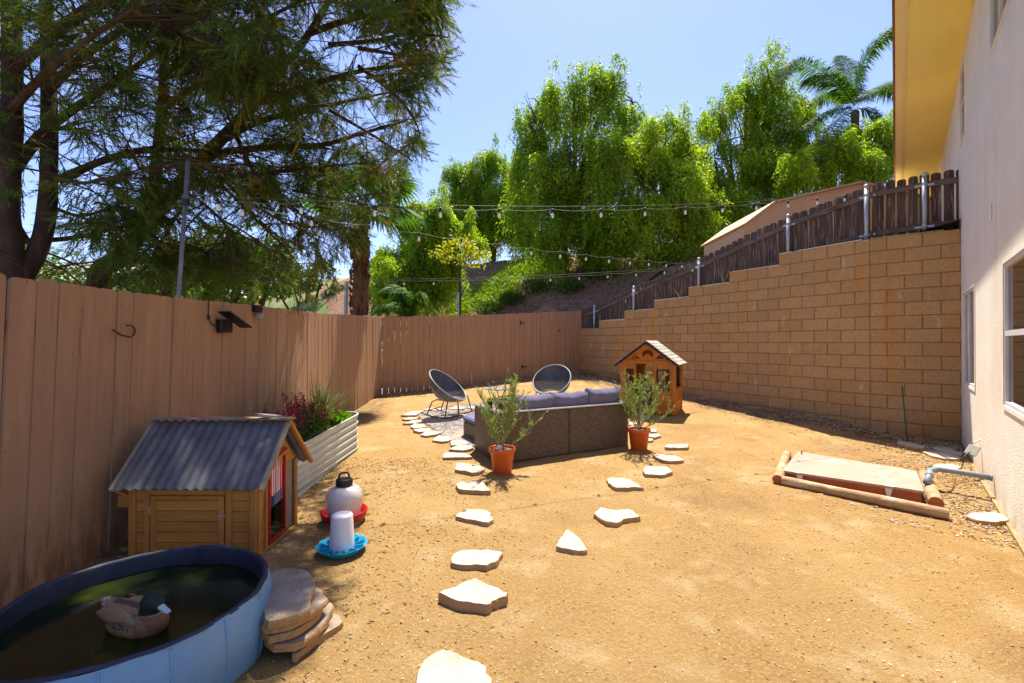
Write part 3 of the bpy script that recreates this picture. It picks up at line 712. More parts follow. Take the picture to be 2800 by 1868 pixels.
MB(M_).box((SL/2, .42, .17), (SL-.15, .70, .26), bev=.01).build('seat_base', m_wicker, sofa)
for x in (.05, SL-.05):
    for y in (.04, .74): MB(M_).tube([(x,y,-.0),(x,y,.03)], .018, 8).build('foot', m_black, sofa)
def cushion(name, c, d, M, m, parent, puff=.35, seed=0, rot=0.0, tilt=0.0):
    nx, ny = 26, 10; vs = []; fs = []; r_ = random.Random(seed)
    for side in (1, -1):
        for i in range(nx+1):
            for j in range(ny+1):
                a = i/nx*2-1; b_ = j/ny*2-1
                e = (1-abs(a)**5)*(1-abs(b_)**4)
                th = d[1]/2*max(0, e)**.42
                wr = .014*mnoise.noise(Vector((a*2.4+seed, b_*1.4, side)))+.012*mnoise.noise(Vector((a*7+seed, b_*2.2, side)))*e
                vs.append((a*d[0]/2*(1-.025*(1-abs(b_))*0), side*(th+wr*e), b_*d[2]/2 + .012*mnoise.noise(Vector((a*3, seed, b_)))-.02*(1-a*a)*(b_>0)*b_))
    n = (nx+1)*(ny+1)
    for s_ in range(2):
        for i in range(nx):
            for j in range(ny):
                q = (i*(ny+1)+j, (i+1)*(ny+1)+j, (i+1)*(ny+1)+j+1, i*(ny+1)+j+1); q = tuple(s_*n+k for k in q); fs.append(q if s_ else q[::-1])
    Mx = M @ Matrix.Translation(Vector(c)) @ Matrix.Rotation(rot, 4, 'Z') @ Matrix.Rotation(tilt, 4, 'X')
    mb = MB(Mx); mb.add(vs, fs); return mb.build(name, m, parent, smooth_=True)
for k in range(3):
    cushion('back_cushion', (.40+.09+k*.56+(.04 if k==0 else 0), .165, .60+(0, .005, .03)[k]), (.59 if k else .61, .20, .38), M_, m_cushion, sofa, seed=k*3+1, rot=(.02,-.03,.02)[k], tilt=.14)
for k in range(3):
    cushion('seat_cushion', (.36+k*.585, .46, .35), (.57, .60, .12), M_ @ Matrix.Identity(4), m_cushion_d, sofa, seed=20+k) if False else MB(M_).box((.36+k*.585, .47, .345), (.57,.58,.10), bev=.03).build('seat_cushion', m_cushion_d, sofa)
# ottoman peeking out at the left
OX, OY = -.20, .98
otto = empty('wicker_ottoman', tuple(M_ @ Vector((OX,OY,0))), 'low wicker footstool with blue-grey cushion beyond the left arm of the sofa', 'footstool')
pl = gp(1269, 1192); 
pl = gp(1267, 1191) - SY*.58; Mo = mtx((pl.x, pl.y, gz(pl.x,pl.y)), rz)
otto['_o'] = tuple(Mo.translation); otto.location = Mo.translation
MB(Mo).box((.29,.29,.12), (.58,.58,.22), bev=.01).build('base', m_wicker, otto)
MB(Mo).box((.29,.29,.275), (.60,.60,.08), bev=.025).build('cushion', m_cushion_d, otto)

# ---------- rocking egg chairs --------------------------------------
def egg_chair():
    root = empty('rocking_chair', (0,0,0), 'x', 'chair')
    # seat shell: rim ellipse tilted; faces +X (front down)
    tilt = R(40); cz = .56
    rimR = (.40, .36)
    def rim(th, k=1.0):
        x = rimR[0]*math.cos(th)*k; y = rimR[1]*math.sin(th)*k
        return Vector((x*math.cos(tilt)+.02, y, cz - x*math.sin(tilt)))
    def bot(th):
        return Vector((.13*math.cos(th)+.0, .15*math.sin(th), .30 - .04*math.cos(th)))
    nS = 64; mb = MB()
    for i in range(nS):
        t0 = 2*PI*(i+.03)/nS; t1 = 2*PI*(i+.97)/nS; strip = []
        for q in range(8):
            f = q/7; k = math.sin(f*PI/2)**.8
            pts = []
            for t in (t0, t1):
                a = bot(t); b_ = rim(t)
                p = a.lerp(b_, k); p.z = a.z + (b_.z-a.z)*(f**1.5)
                pts.append(p)
            strip.append(pts)
        vs = [p for pr in strip for p in pr]; fs = [(2*q, 2*q+1, 2*q+3, 2*q+2) for q in range(7)]
        mb.add(vs, fs)
    mb.build('seat_shell', m_cord, root)
    MB().tube([rim(2*PI*i/48) for i in range(49)], .014, 8, caps=False).build('rim', m_rim, root, smooth_=True)
    MB().tube([bot(2*PI*i/24) for i in range(25)], .008, 6, caps=False).build('seat_ring', m_rim, root, smooth_=True)
    fr_ = MB()
    for sy in (-1, 1):
        arc = []
        for i in range(13):
            a = -1+2*i/12; arc.append((a*.40+.02, sy*.25, .012+.075*a*a))
        ro = MB().tube(arc, .012, 8).build('rocker', m_bronze, root, smooth_=True)
        MB().tube([(-.26, sy*.25, .045), (-.17, sy*.22, .28), (-.10, sy*.19, .31), (.12, sy*.19, .305)], .011, 8).build('leg', m_bronze, root, smooth_=True)
        MB().tube([(.10, sy*.25, .018), (.12, sy*.19, .305)], .011, 8).build('leg', m_bronze, root, smooth_=True)
        MB().tube([(.37, sy*.25, .07), (.31, sy*.20, .36)], .011, 8).build('leg', m_bronze, root, smooth_=True)
    MB().tube([(-.22,-.245,.13),(-.22,.245,.13)], .009, 8).build('stretcher', m_bronze, root)
    MB().tube([(.12,-.19,.305),(.12,.19,.305)], .009, 8).build('stretcher', m_bronze, root)
    return root
ch = egg_chair(); ch2 = copy_tree(ch)
c1 = Vector((-1.16, 8.1, 0)); ch.location = (c1.x, c1.y, gz(c1.x, c1.y)+.005); ch.rotation_euler = (0,0,R(-20))
ch['label'] = 'grey woven egg rocking chair left of the fire pit, turned to the right'; ch['group'] = 'rocking egg chairs'
c2 = Vector((.76, 8.65, 0)); ch2.location = (c2.x, c2.y, gz(c2.x,c2.y)+.005); ch2.rotation_euler = (0,0,R(-112))
ch2['label'] = 'grey woven egg rocking chair facing the camera behind the sofa cushions'; ch2['group'] = 'rocking egg chairs'

# ---------- round side table, fire pit, small pot on sofa ------------
p = Vector((-.28, 8.5, 0)); z0 = gz(p.x,p.y)
st = empty('side_table', (p.x,p.y,z0), 'small round pale side table with thin legs behind the fire pit', 'table')
MB().lathe([(0,.437),(.225,.437),(.232,.43),(.232,.420),(.222,.415),(0,.415)], (p.x,p.y,z0), 36).build('table_top', m_rim, st)
for k in range(3):
    a = 2*PI*k/3+.4; MB().tube([(p.x+.20*math.cos(a),p.y+.20*math.sin(a),z0), (p.x+.10*math.cos(a+.6),p.y+.10*math.sin(a+.6),z0+.2),(p.x+.19*math.cos(a+.2),p.y+.19*math.sin(a+.2),z0+.414)], .008, 6).build('leg', m_bronze, st)
p = Vector((.0, 7.25, 0)); z0 = gz(p.x,p.y)
fp = empty('fire_pit', (p.x,p.y,z0), 'round dark metal fire pit with mesh cover behind the back cushions', 'fire pit')
MB().lathe([(.02,.22),(.15,.23),(.25,.30),(.30,.40),(.34,.405),(.345,.415),(.34,.425),(.29,.42),(.24,.33),(.15,.26),(0,.25)], (p.x,p.y,z0), 40).build('bowl', m_rust, fp, smooth_=True)
mb = MB()
for k in range(5):
    r_ = .29*math.cos(k*.28); zz = .425+.07*math.sin(k*.28*1.1)
    mb.tube([(p.x+r_*math.cos(2*PI*i/32), p.y+r_*math.sin(2*PI*i/32), z0+zz) for i in range(33)], .003, 4, caps=False)
for k in range(28):
    a = PI*2*k/28; mb.tube([(p.x+.29*math.cos(.28*j)*math.cos(a), p.y+.29*math.cos(.28*j)*math.sin(a), z0+.425+.07*math.sin(.31*j)) for j in range(6)], .002, 4, caps=False)
mb.build('mesh_cover', m_blackmetal, fp)
for k in range(4):
    a = PI/4+k*PI/2; MB().beam((p.x+.22*math.cos(a), p.y+.22*math.sin(a), z0), (p.x+.25*math.cos(a), p.y+.25*math.sin(a), z0+.38), .035, .035).build('leg', m_rust, fp)
# nursery pot on the sofa arm
q = M_ @ Vector((.0, .40, SH+.012)); q = at(1343, 1120, 5.9); sarm = M_ @ Vector((.035, .36, SH+.012))
np_ = empty('nursery_pot', tuple(sarm), 'tiny black nursery pot with a seedling standing on the left sofa arm', 'plant pot')
MB().lathe([(0,0),(.028,0),(.036,.07),(.039,.07),(.039,.078),(.033,.078),(.033,.066),(0,.066)], tuple(sarm), 16).build('pot', m_black, np_)
mb = MB()
for k in range(9):
    a = k*2.4; mb.add([sarm+Vector((0,0,.06)), sarm+Vector((.03*math.cos(a)+.008,.03*math.sin(a),.11+.01*(k%3))), sarm+Vector((.05*math.cos(a),.05*math.sin(a),.10+.012*(k%4))), sarm+Vector((.03*math.cos(a)-.008,.03*math.sin(a)+.006,.09))], [(0,1,2,3)])
mb.build('seedling', m_bush, np_)
# red and clear bottle on the right sofa corner
bp = M_ @ Vector((SL-.10, .10, SH+.012))
bt = empty('drinks_bottle', tuple(bp), 'small clear bottle with red label on the right corner of the sofa back', 'bottle')
MB().lathe([(0,0),(.026,0),(.028,.01),(.028,.07),(.012,.10),(.012,.118),(0,.118)], tuple(bp), 14).build('bottle_body', m_milky2, bt, smooth_=True)
MB().lathe([(.0288,.02),(.0292,.02),(.0292,.06),(.0288,.06)], tuple(bp), 14).build('bottle_label', m_red, bt)
MB().lathe([(0,.135),(.014,.135),(.014,.115),(.0,.115)], tuple(bp), 12).build('bottle_cap', m_white, bt)

# ---------- potted olives -------------------------------------------
def olive(loc, label, seed, H_, spread, lean, tagpos):
    r_ = random.Random(seed); x, y, z = loc
    root = empty('potted_plant', loc, label, 'potted plant', 'bushy plants in orange pots beside the sofa')
    MB().lathe([(0,.0),(.098,.0),(.103,.006),(.132,.235),(.148,.238),(.150,.245),(.150,.272),(.146,.278),(.138,.278),(.134,.262),(.128,.235),(0,.235)], loc, 40).build('pot', m_orange, root, smooth_=True)
    mb = MB(); nn = 22; vs = [(x,y,z+.245)]; fs = []
    for rr_ in (.05,.09,.128):
        for k in range(nn):
            a = 2*PI*k/nn; vs.append((x+rr_*math.cos(a), y+rr_*math.sin(a), z+.240+.012*r_.random()))
    for k in range(nn): fs.append((0,1+k,1+(k+1)%nn))
    for q in range(2):
        for k in range(nn): fs.append((1+q*nn+k,1+(q+1)*nn+k,1+(q+1)*nn+(k+1)%nn,1+q*nn+(k+1)%nn))
    mb.add(vs, fs); mb.build('soil', m_soil, root)
    stems = MB(); P = []; D = []; sc = []
    b0 = Vector((x,y,z+.24))
    mains = []
    for k in range(15):
        a = 2*PI*k/15 + r_.uniform(-.3,.3); out = r_.uniform(.25,1.0)*spread; hh = H_*r_.uniform(.55,1.0)*(1-.25*(out/spread)**2)
        if k in (0,): out = spread*1.25; hh = H_*.35
        p0 = b0 + Vector((r_.uniform(-.015,.015), r_.uniform(-.015,.015), r_.uniform(.0,.10)))
        e = b0 + Vector((math.cos(a)*out+lean*hh, math.sin(a)*out, hh))
        mid = p0.lerp(e,.45) + Vector((math.cos(a)*out*.28, math.sin(a)*out*.28, -.03*H_))
        pts = [p0*(1-t)**2 + mid*2*t*(1-t) + e*t*t for t in [i/9 for i in range(10)]]
        stems.tube(pts, [.0065*(1-i/11) for i in range(10)], 5); mains.append(pts)
        subs = [pts]
        for q in range(7):
            i = r_.randint(2,8); s0 = pts[i]; dd = (pts[i+1]-pts[i]).normalized(); dv = (dd + Vector((r_.uniform(-.8,.8), r_.uniform(-.8,.8), r_.uniform(.0,.5)))).normalized()
            L_ = r_.uniform(.08,.24)*H_/.8; sp = [s0 + dv*L_*t/4 + Vector((0,0,.02*(t/4)**2)) for t in range(5)]
            stems.tube(sp, [.0032*(1-t/6) for t in range(5)], 4); subs.append(sp)
        for si, sp in enumerate(subs):
            for i in range(len(sp)-1):
                if si == 0 and i < 2: continue
                seg = sp[i+1]-sp[i]; n = max(2, int(seg.length/.009))
                for q in range(n):
                    if r_.random() < .38: continue
                    pp = sp[i] + seg*(q/n); az = Vector((r_.uniform(-1,1), r_.uniform(-1,1), r_.uniform(-.3,.6)))
                    dd = (seg.normalized()*.9 + az).normalized(); P.append(tuple(pp)); D.append(tuple(dd)); sc.append(r_.uniform(.7,1.25))
    st_ = stems.build('stems', mat('olive_stem_%d'%seed, (.30,.26,.17), (.2,.16,.1), 5, .8), root)
    tv = [(0,0,0),(.0058,.001,.018),(0,.002,.055),(-.0058,.001,.018)]; V, Fc = scatter(np.array(P), np.array(D), tv, [(0,1,2,3)], np.array(sc))
    npmesh('foliage', V, Fc, m_olive, root)
    tx = b0 + Vector(tagpos); mb = MB(); mb.box(tx, (.055,.004,.12), rz=.15, Mx=Matrix.Rotation(.15,4,'Z')@Matrix.Rotation(.12,4,'X')); mb.build('plant_tag', m_tag, root)
    return root
p = Vector((-.107, 5.02, 0)); olive((p.x,p.y,gz(p.x,p.y)-.003), 'leafy olive bush in orange pot against the left end of sofa back', 3, .90, .28, .02, (-.03,-.09,.02))
p = Vector((1.667, 5.98, 0)); olive((p.x,p.y,gz(p.x,p.y)-.003), 'leafy olive bush in orange pot at the right end of sofa', 8, .88, .31, .03, (.02,-.05,.20))

# ---------- playhouse -------------------------------------------------
FR = Vector((2.87, 7.98, 0)); PX = Vector((.875,-.485,0)).normalized(); PY = Vector((.485,.875,0)).normalized(); PW = .974; PD = .75
zp = gz(2.5,8.3)+.0; zp = 1.5-1.27
FL_ = FR - PX*PW
ph = empty('playhouse', (FL_.x, FL_.y, zp), 'small orange wooden playhouse with tan shingle roof standing before the block wall', 'playhouse')
Mp = Matrix(((PX.x,PY.x,0,FL_.x),(PX.y,PY.y,0,FL_.y),(0,0,1,zp),(0,0,0,1)))
EH = .92; RH = 1.29; m_trim = m_cedar
# corner posts
for x, y in ((.03,.03),(PW-.03,.03),(.03,PD-.03),(PW-.03,PD-.03)): MB(Mp).box((x,y,EH/2),(.06,.06,EH),bev=.005).build('corner_post', m_cedar, ph)
# front wall: left panel, right panel, open doorway between
fd0, fd1 = .28, .60
for a, b_ in ((.06, fd0), (fd1, PW-.06)):
    mb = MB(Mp); wx0, wx1, wz0, wz1 = a+.045, b_-.045, .42, .80
    mb.box(((a+b_)/2,.03,.18),(b_-a,.03,.36-.03),bev=.003)
    for k in range(4): mb.box(((a+b_)/2,.018,.055+k*.08),(b_-a-.01,.012,.072),bev=.003)
    mb.box((a+.0225,.03,.63),(.045,.035,.56)); mb.box((b_-.0225,.03,.63),(.045,.035,.56)); mb.box(((a+b_)/2,.03,.385),(b_-a-.092,.034,.066)); mb.box(((a+b_)/2,.03,.855),(b_-a-.092,.034,.11))
    mb.build('front_panel', m_cedar, ph)
    wf = MB(Mp); t_=.022
    wf.box((wx0+t_/2,.022,.61),(t_,.04,.38)); wf.box((wx1-t_/2,.022,.61),(t_,.04,.38)); wf.box(((wx0+wx1)/2,.022,.43),(wx1-wx0-2*t_,.04,t_)); wf.box(((wx0+wx1)/2,.022,.79),(wx1-wx0-2*t_,.04,t_))
    wf.box(((wx0+wx1)/2,.022,.61),(.01,.02,.34)); wf.box(((wx0+wx1)/2,.0225,.61),(wx1-wx0-2*t_,.018,.01))
    wf.build('window_frame', mat('playhouse_window_brown', (.05,.022,.012), None, 5,.6), ph)
# door header and gable with cut-out shapes
mb = MB(Mp)
gab = [(0,.90),(PW,.90),(PW,.925),(PW/2,RH-.01),(0,.925)]
# gable board built from strips leaving the openings
def tri_fill(mb):
    n = 60
    def inside(x, z):
        cx = PW/2
        if (x-cx)**2/.105**2 + (z-1.065)**2/.085**2 < 1 and z > 1.06 - .03 and not ((x-cx)**2/.05**2 + (z-1.03)**2/.05**2 < 1): return True
        for s_ in (-1,1):
            dx = abs(x-(cx+s_*.215));
            if .985 < z < 1.065 and dx < .09*(1.065-z)/.08: return True
        return False
    st_ = PW/n
    for i in range(n):
        x = (i+.5)*st_; ztop = .925 + (RH-.925)*(1-abs(x-PW/2)/(PW/2)); z = .90; run = None; zz = .90
        segs = []; 
        while zz < ztop:
            if not inside(x, zz):
                if run is None: run = zz
            else:
                if run is not None: segs.append((run, zz)); run = None
            zz += .006
        if run is not None: segs.append((run, ztop))
        for a, b_ in segs: mb.box((x,.028,(a+b_)/2),(st_+.0002,.02,b_-a))
tri_fill(mb); mb.build('gable_board', m_cedar, ph)
mb = MB(Mp); mb.box((PW/2,.013,.935),(PW*.92,.014,.05),bev=.003)
for s_ in (-1,1):
    a = Mp; mb.beam((PW/2+s_*.5,.012,.925-.0),(PW/2+s_*.02,.012,RH-.05),.014,.05,up=(-s_*.6,0,.8))
mb.build('gable_trim', m_cedar, ph)
# back wall, with gap, side walls with window opening
mb = MB(Mp)
for k in range(6): mb.box((PW/2,PD-.03,.04+k*.062),(PW-.12,.02,.058),bev=.003)
mb.box((.18,PD-.03,.65),(.24,.022,.50)); mb.box((PW-.18,PD-.03,.65),(.24,.022,.50)); mb.box((PW/2,PD-.03,.95),(PW-.12,.022,.1))
mb.prism([(0,.90),(PW,.90),(PW,.925),(PW/2,RH-.01),(0,.925)], Mp.inverted() @ (Mp @ Vector((0,PD-.036,0))), (1,0,0), (0,0,1), (0,1,0), .018)
mb.build('back_wall', m_cedar, ph)
mb = MB(Mp)
for k in range(5): mb.box((PW-.028,PD/2,.045+k*.085),(.02,PD-.12,.078),bev=.003)
mb.box((PW-.02,PD/2,.46),(.06,PD-.12,.03)); MB(Mp).box((PW-.028,PD/2,.885),(.022,PD-.12,.08)).build('side_header', m_cedar, ph)
mb.build('side_wall', m_cedar, ph)
mb = MB(Mp)
for k in range(10): mb.box((.028,PD/2,.045+k*.085),(.02,PD-.12,.0852))
mb.build('side_wall', m_cedar, ph)
MB(Mp).box((PW-.045,PD/2,.66),(.01,PD-.14,.36)).build('side_dark_sheet', m_dark, ph)  # near-black sheet standing in for the shade inside the side window
# roof: two shingled slopes
for s_ in (-1,1):
    mb = MB(Mp); ov = .11; rise = (RH-EH); run = PW/2
    L_ = math.hypot(run+ov*.7, rise*(run+ov*.7)/run); n = 8
    for k in range(n):
        f0 = k/n; f1 = (k+1)/n
        for (ya, yb) in ([( -ov, .22), (.224, .55), (.554, PD+ov-.02)] if k%2 else [(-ov,.05),(.054,.38),(.384,.7),(.704,PD+ov-.02)]):
            xa = PW/2 + s_*(run+ov*.7)*f0; xb = PW/2 + s_*(run+ov*.7)*f1; za = RH+.02 - rise/run*(run+ov*.7)*f0; zb_ = RH+.02 - rise/run*(run+ov*.7)*f1
            mb.add([(xa,ya,za+.012),(xa,yb,za+.012),(xb,yb,zb_+.020),(xb,ya,zb_+.020),(xa,ya,za),(xa,yb,za),(xb,yb,zb_+.004),(xb,ya,zb_+.004)],[(0,1,2,3),(4,7,6,5),(3,2,6,7),(0,3,7,4),(1,5,6,2),(0,4,5,1)])
    mb.build('roof_slope', m_tan, ph)
    mb = MB(Mp); xb = PW/2+s_*(run+ov*.7); zb_ = RH - rise/run*(run+ov*.7)
    mb.beam((PW/2,-ov-.004,RH-.002),(xb,-ov-.004,zb_-.002),.02,.035,up=(s_*rise,0,run)); mb.build('barge_board', mat('barge_dark', (.035,.018,.012),None,5,.6), ph)
# black toy barbecue standing in the doorway
kp = Mp @ Vector((.43,-.05,0)); 
bq = empty('barbecue', tuple(kp), 'black barbecue with a silver handle standing in the playhouse doorway', 'barbecue')
mk = Mp @ Matrix.Translation((.44,-.02,0))
MB(mk).box((0,0,.20),(.26,.22,.38),bev=.02).build('cabinet', m_black, bq)
MB(mk).box((0,0,.455),(.29,.24,.13),bev=.045).build('lid', m_black, bq)
MB(mk).tube([(-.11,-.15,.47),(.11,-.15,.47)],.010,8).build('handle', m_galv, bq)
MB(mk).tube([(.04,-.118,.40),(.04,-.135,.40)],.016,12).build('dial', m_white, bq)
# green toy seen through right window
tp = Mp @ Vector((.80,.16,.40)); 
ty = MB(); ty.lathe([(0,-.075),(.05,-.06),(.075,0),(.05,.06),(0,.075)], tuple(tp), 16); ty.lathe([(0,-.075),(.04,-.075),(.045,-.36),(0,-.36)], tuple(tp), 12)
tag(ty.build('toy_ball', mat('toy_green',(.10,.30,.04),(.07,.22,.03),4,.5), origin=(tp.x,tp.y,zp)), 'round green toy on a stand inside the playhouse window', 'toy')

# ---------- hatch cover, logs, pipe ------------------------------------
FLh, FRh, BRh, BLh = Vector((2.88,4.86,.145)), Vector((3.72,4.11,.165)), Vector((4.22,4.72,.165)), Vector((3.59,5.71,.145))
BRh = Vector((4.24,4.78,.165)); ht = empty('access_hatch', (3.6,4.9,.02), 'flat wooden access hatch with pinkish lid, hinges and red sides by the house', 'hatch')
mb = MB(); up = Vector((0,0,1))
cen = (FLh+FRh+BRh+BLh)/4
def inset(p, k): q = p + (cen-p)*k; return q
top = [FLh, FRh, BRh, BLh]
mb.add([p for p in top]+[p-up*.022 for p in top], [(0,1,2,3),(4,7,6,5)]+[(i,(i+1)%4,4+(i+1)%4,4+i) for i in range(4)]); mb.build('lid', m_ply, ht)
mb = MB(); q1 = [inset(p,.035)-up*.0225 for p in top]; q2 = [Vector((p.x,p.y,-.05)) for p in q1]
mb.add(q1+q2, [(i,(i+1)%4,4+(i+1)%4,4+i) for i in range(4)]); mb.build('side_boards', m_redwood, ht)
fd = (FRh-FLh); fn = Vector((fd.y,-fd.x,0)).normalized()
for f in (.13,.79):
    p = FLh+fd*f + fn*.0; q = p - fn*0; mbh = MB(); dd = fd.normalized()
    o_ = inset(FLh,.035)+ (inset(FRh,.035)-inset(FLh,.035))*f + fn*.004
    mbh.prism([(-.028,-.024),(.028,-.024),(.010,-.115),(-.010,-.115)], (o_.x,o_.y,p.z), dd, up, fn, .004)
    mbh.add([p-dd*.045+up*.003, p+dd*.045+up*.003, p+dd*.045+up*.003-fn*.03, p-dd*.045+up*.003-fn*.03],[(0,1,2,3)])
    mbh.tube([p-dd*.03+fn*.004,p+dd*.03+fn*.004],.005,6)
    mbh.build('hinge', m_winframe, ht)
lp = BLh + (FLh-BLh)*.12 + (BRh-BLh)*.05
MB().tube([lp, lp+up*.03, lp+up*.035+dd*.012],.007,8).build('latch', m_blackmetal, ht)
def log(name, a, b_, r, lab):
    a = Vector(a); b_ = Vector(b_); pts = []; rad = []
    for i in range(13):
        t = i/12; p = a.lerp(b_, t); pts.append(p + Vector((0,0,.004*mnoise.noise(p*4)))); rad.append(r*(1+.10*mnoise.noise(p*3.1)))
    root = empty(name, tuple(a), lab, 'log', 'round timber edging logs round the hatch')
    o = MB().tube(pts, rad, 16, caps=False).build('log_body', m_logwood, root, smooth_=True)
    for p, rr_, dn in ((pts[0], rad[0], a-b_), (pts[-1], rad[-1], b_-a)):
        dn = dn.normalized(); MB().tube([p-dn*.004, p+dn*.002], rr_*.985, 16).build('cut_end', m_logend, root)
A_ = gp(2138,1324); B_ = gp(2592,1421)
log('edging_log', (A_.x,A_.y,A_.z+.043), (B_.x,B_.y,B_.z+.046), .047, 'long split log lying along the front of the hatch')
A_ = gp(2125,1322); log('edging_log', (A_.x-.01,A_.y-.02,A_.z+.047), (3.45,5.72,.11), .05, 'short log with round orange cut end at the left side of the hatch')
A_ = gp(2558,1390); B_ = gp(2524,1312); log('edging_log', (A_.x,A_.y,A_.z+.05), (B_.x,B_.y,B_.z+.06), .055, 'pale log between the right end of hatch and the house')
pi = empty('drain_pipe', (4.3,4.5,.1), 'bent grey plastic pipe running from the hatch corner to the house', 'pipe')
pts = [Vector((4.02,4.42,.15)), Vector((4.14,4.52,.185)), Vector((4.22,4.60,.215)), Vector((4.32,4.62,.225)), Vector((4.46,4.50,.222)), Vector((4.585,4.345,.215))]
MB().tube(pts, .027, 16).build('pipe', m_pipe, pi, smooth_=True)
MB().tube([pts[1]-(pts[2]-pts[1])*.1, pts[1]+(pts[2]-pts[1])*.5], .032, 16).build('pipe_collar', m_pipe, pi, smooth_=True)
MB().tube([pts[-1]-(pts[-1]-pts[-2])*.06, pts[-1]], .032, 16).build('pipe_collar', m_pipe, pi, smooth_=True)
# cables on the ground
def cable(name, pts, r, m, lab, c='cable', par=None):
    P = [Vector(p) for p in pts]; out = []
    for i in range(len(P)-1):
        for k in range(6):
            t = k/6; p0 = P[max(0,i-1)]; p1 = P[i]; p2 = P[i+1]; p3 = P[min(len(P)-1,i+2)]
            out.append(.5*((2*p1)+(p2-p0)*t+(2*p0-5*p1+4*p2-p3)*t*t+(3*p1-p0-3*p2+p3)*t**3))
    out.append(P[-1]); o = MB().tube(out, r, 6).build(name, m, par, origin=None if par else P[0], smooth_=True)
    if lab: tag(o, lab, c)
    return o
cable('cable', [gp(2530,1314,.05), gp(2548,1330,.01), gp(2575,1344,.008), gp(2598,1342,.01), gp(2606,1325,.02), gp(2612,1306,.06)], .005, m_rust, 'thin brown cable looping on the ground under the grey pipe')
# solar light on a bent bracket by the house
b0 = gp(2692,1300); zl = at(2688,1195,b0.y).z
sl = empty('solar_light', tuple(b0), 'tilted solar panel light on a bent wire bracket at the house foot', 'light')
tp = at(2688,1196,b0.y); ar = at(2661,1212,b0.y-.05); pc = at(2658,1231,b0.y-.08)
MB().tube([b0, at(2690,1250,b0.y), tp, ar], .008, 8).build('bracket', m_galv, sl)
mbp = MB(Matrix.Translation(pc) @ Matrix.Rotation(R(38),4,'X') @ Matrix.Rotation(R(-38),4,'Y') @ Matrix.Rotation(R(35),4,'Z')); mbp.box((0,0,0),(.125,.10,.014),bev=.004); mbp.build('solar_panel', m_tan, sl)
mbp = MB(Matrix.Translation(pc-Vector((0.01,-.03,.045)))); mbp.lathe([(0,0),(.03,0),(.036,.02),(.02,.04),(0,.04)],(0,0,0),14); mbp.build('lamp_head', m_black, sl)
cable('cable', [pc+Vector((-.03,0,-.02)), at(2633,1250,b0.y-.1), at(2631,1270,b0.y-.1), gp(2622,1285,.01)], .005, m_black, '', par=sl)
# thin stake at the block wall, drain block in the far corner
q = gp(2481,1207)
tag(MB().tube([(q.x,q.y,q.z-.02), at(2474,1140,q.y+.04), at(2466,1057,q.y+.1)], .009, 8).build('garden_stake', m_stake, origin=tuple(q)), 'thin green stake leaning against the block wall near the house', 'stake')
q = gp(1574,1022); cb = empty('junction_box', tuple(q), 'small black box in the far corner where fence meets block wall', 'box')
MB(mtx(q, .4)).box((0,0,.11),(.16,.12,.22),bev=.02).build('box_body', m_black, cb); MB(mtx(q,.4)).box((0,-.062,.19),(.12,.012,.03),bev=.004).build('box_lid', m_blackmetal, cb)
# fallen wooden off-cuts near the wall are flagstones (below)
# ---------- flagstones -----------------------------------------------
def stone(poly, label, th=.055, m=m_stone, n=None, group='pale flagstones set in the dirt', seed=0, sink=.012, name='flagstone', P3=None, zb=None, keepz=None):
    r_ = random.Random(seed+int(poly[0][0]*7) if poly else seed)
    P = P3 if P3 else [gp(a, b_, th-sink) for a, b_ in poly]
    c = sum(P, Vector())/len(P); 
    # subdivide outline and roughen it
    out = []; n_ = len(P)
    for i in range(n_):
        a, b_ = P[i], P[(i+1)%n_]; L_ = (b_-a).length; k = max(2, int(L_/.035))
        nn = Vector(((b_-a).y, -(b_-a).x, 0)); nn = nn.normalized() if nn.length > 1e-6 else nn
        for j in range(k):
            t = j/k; q = a.lerp(b_, t); amp = .010*math.sin(PI*t)**.5 if j else 0
            out.append(q + nn*amp*(mnoise.noise(q*14)*1.6+ mnoise.noise(q*40)*.8) + (Vector((c.x-q.x,c.y-q.y,0)).normalized()*.006 if j == 0 else Vector()))
    N = len(out); base = gz(c.x,c.y)-.02 if zb is None else zb
    vs = []; fs = []
    rings = [(1.0, None, 0), (1.0, -.55, .5), (.995,-.012,.2), (.965, -.001, 0), (.8, 0, 0), (.55, 0, 0), (.28, 0, 0)]
    for ri, (sc_, dz, am) in enumerate(rings):
        for q in out:
            p = Vector((c.x+(q.x-c.x)*sc_, c.y+(q.y-c.y)*sc_, q.z))
            topz = c.z + (q.z-c.z)*sc_ if keepz is None else q.z*sc_ + c.z*(1-sc_)
            if ri == 0: p.z = base if keepz is None else topz - th
            elif ri == 1: p.z = topz - th*.5; p += Vector((q.x-c.x,q.y-c.y,0)).normalized()*.006*mnoise.noise(q*30)
            else: p.z = topz + (dz or 0) + .006*mnoise.noise(p*9) + .003*mnoise.noise(p*30)
            vs.append(p)
    for ri in range(len(rings)-1):
        for i in range(N): fs.append((ri*N+i, ri*N+(i+1)%N, (ri+1)*N+(i+1)%N, (ri+1)*N+i))
    vs.append(Vector((c.x,c.y,c.z+.003))); k = len(vs)-1; o0 = (len(rings)-1)*N
    for i in range(N): fs.append((o0+i, o0+(i+1)%N, k))
    if keepz is not None: fs.append(tuple(range(N-1,-1,-1)))
    o = MB().add(vs, fs).build(name, m, origin=(c.x,c.y,base if keepz is None else c.z-th))
    tag(o, label, 'flagstone', group); return o
A1 = lambda l: [(1100+x/2.97, 1340+y/2.97) for x, y in l]
A2 = lambda l: [(1000+x/2.4126, 850+y/2.4126) for x, y in l]
A3 = lambda l: [(2080+x/4.198, 1200+y/4.198) for x, y in l]
A4 = lambda l: [(2050+x/3.135, 1150+y/3.135) for x, y in l]
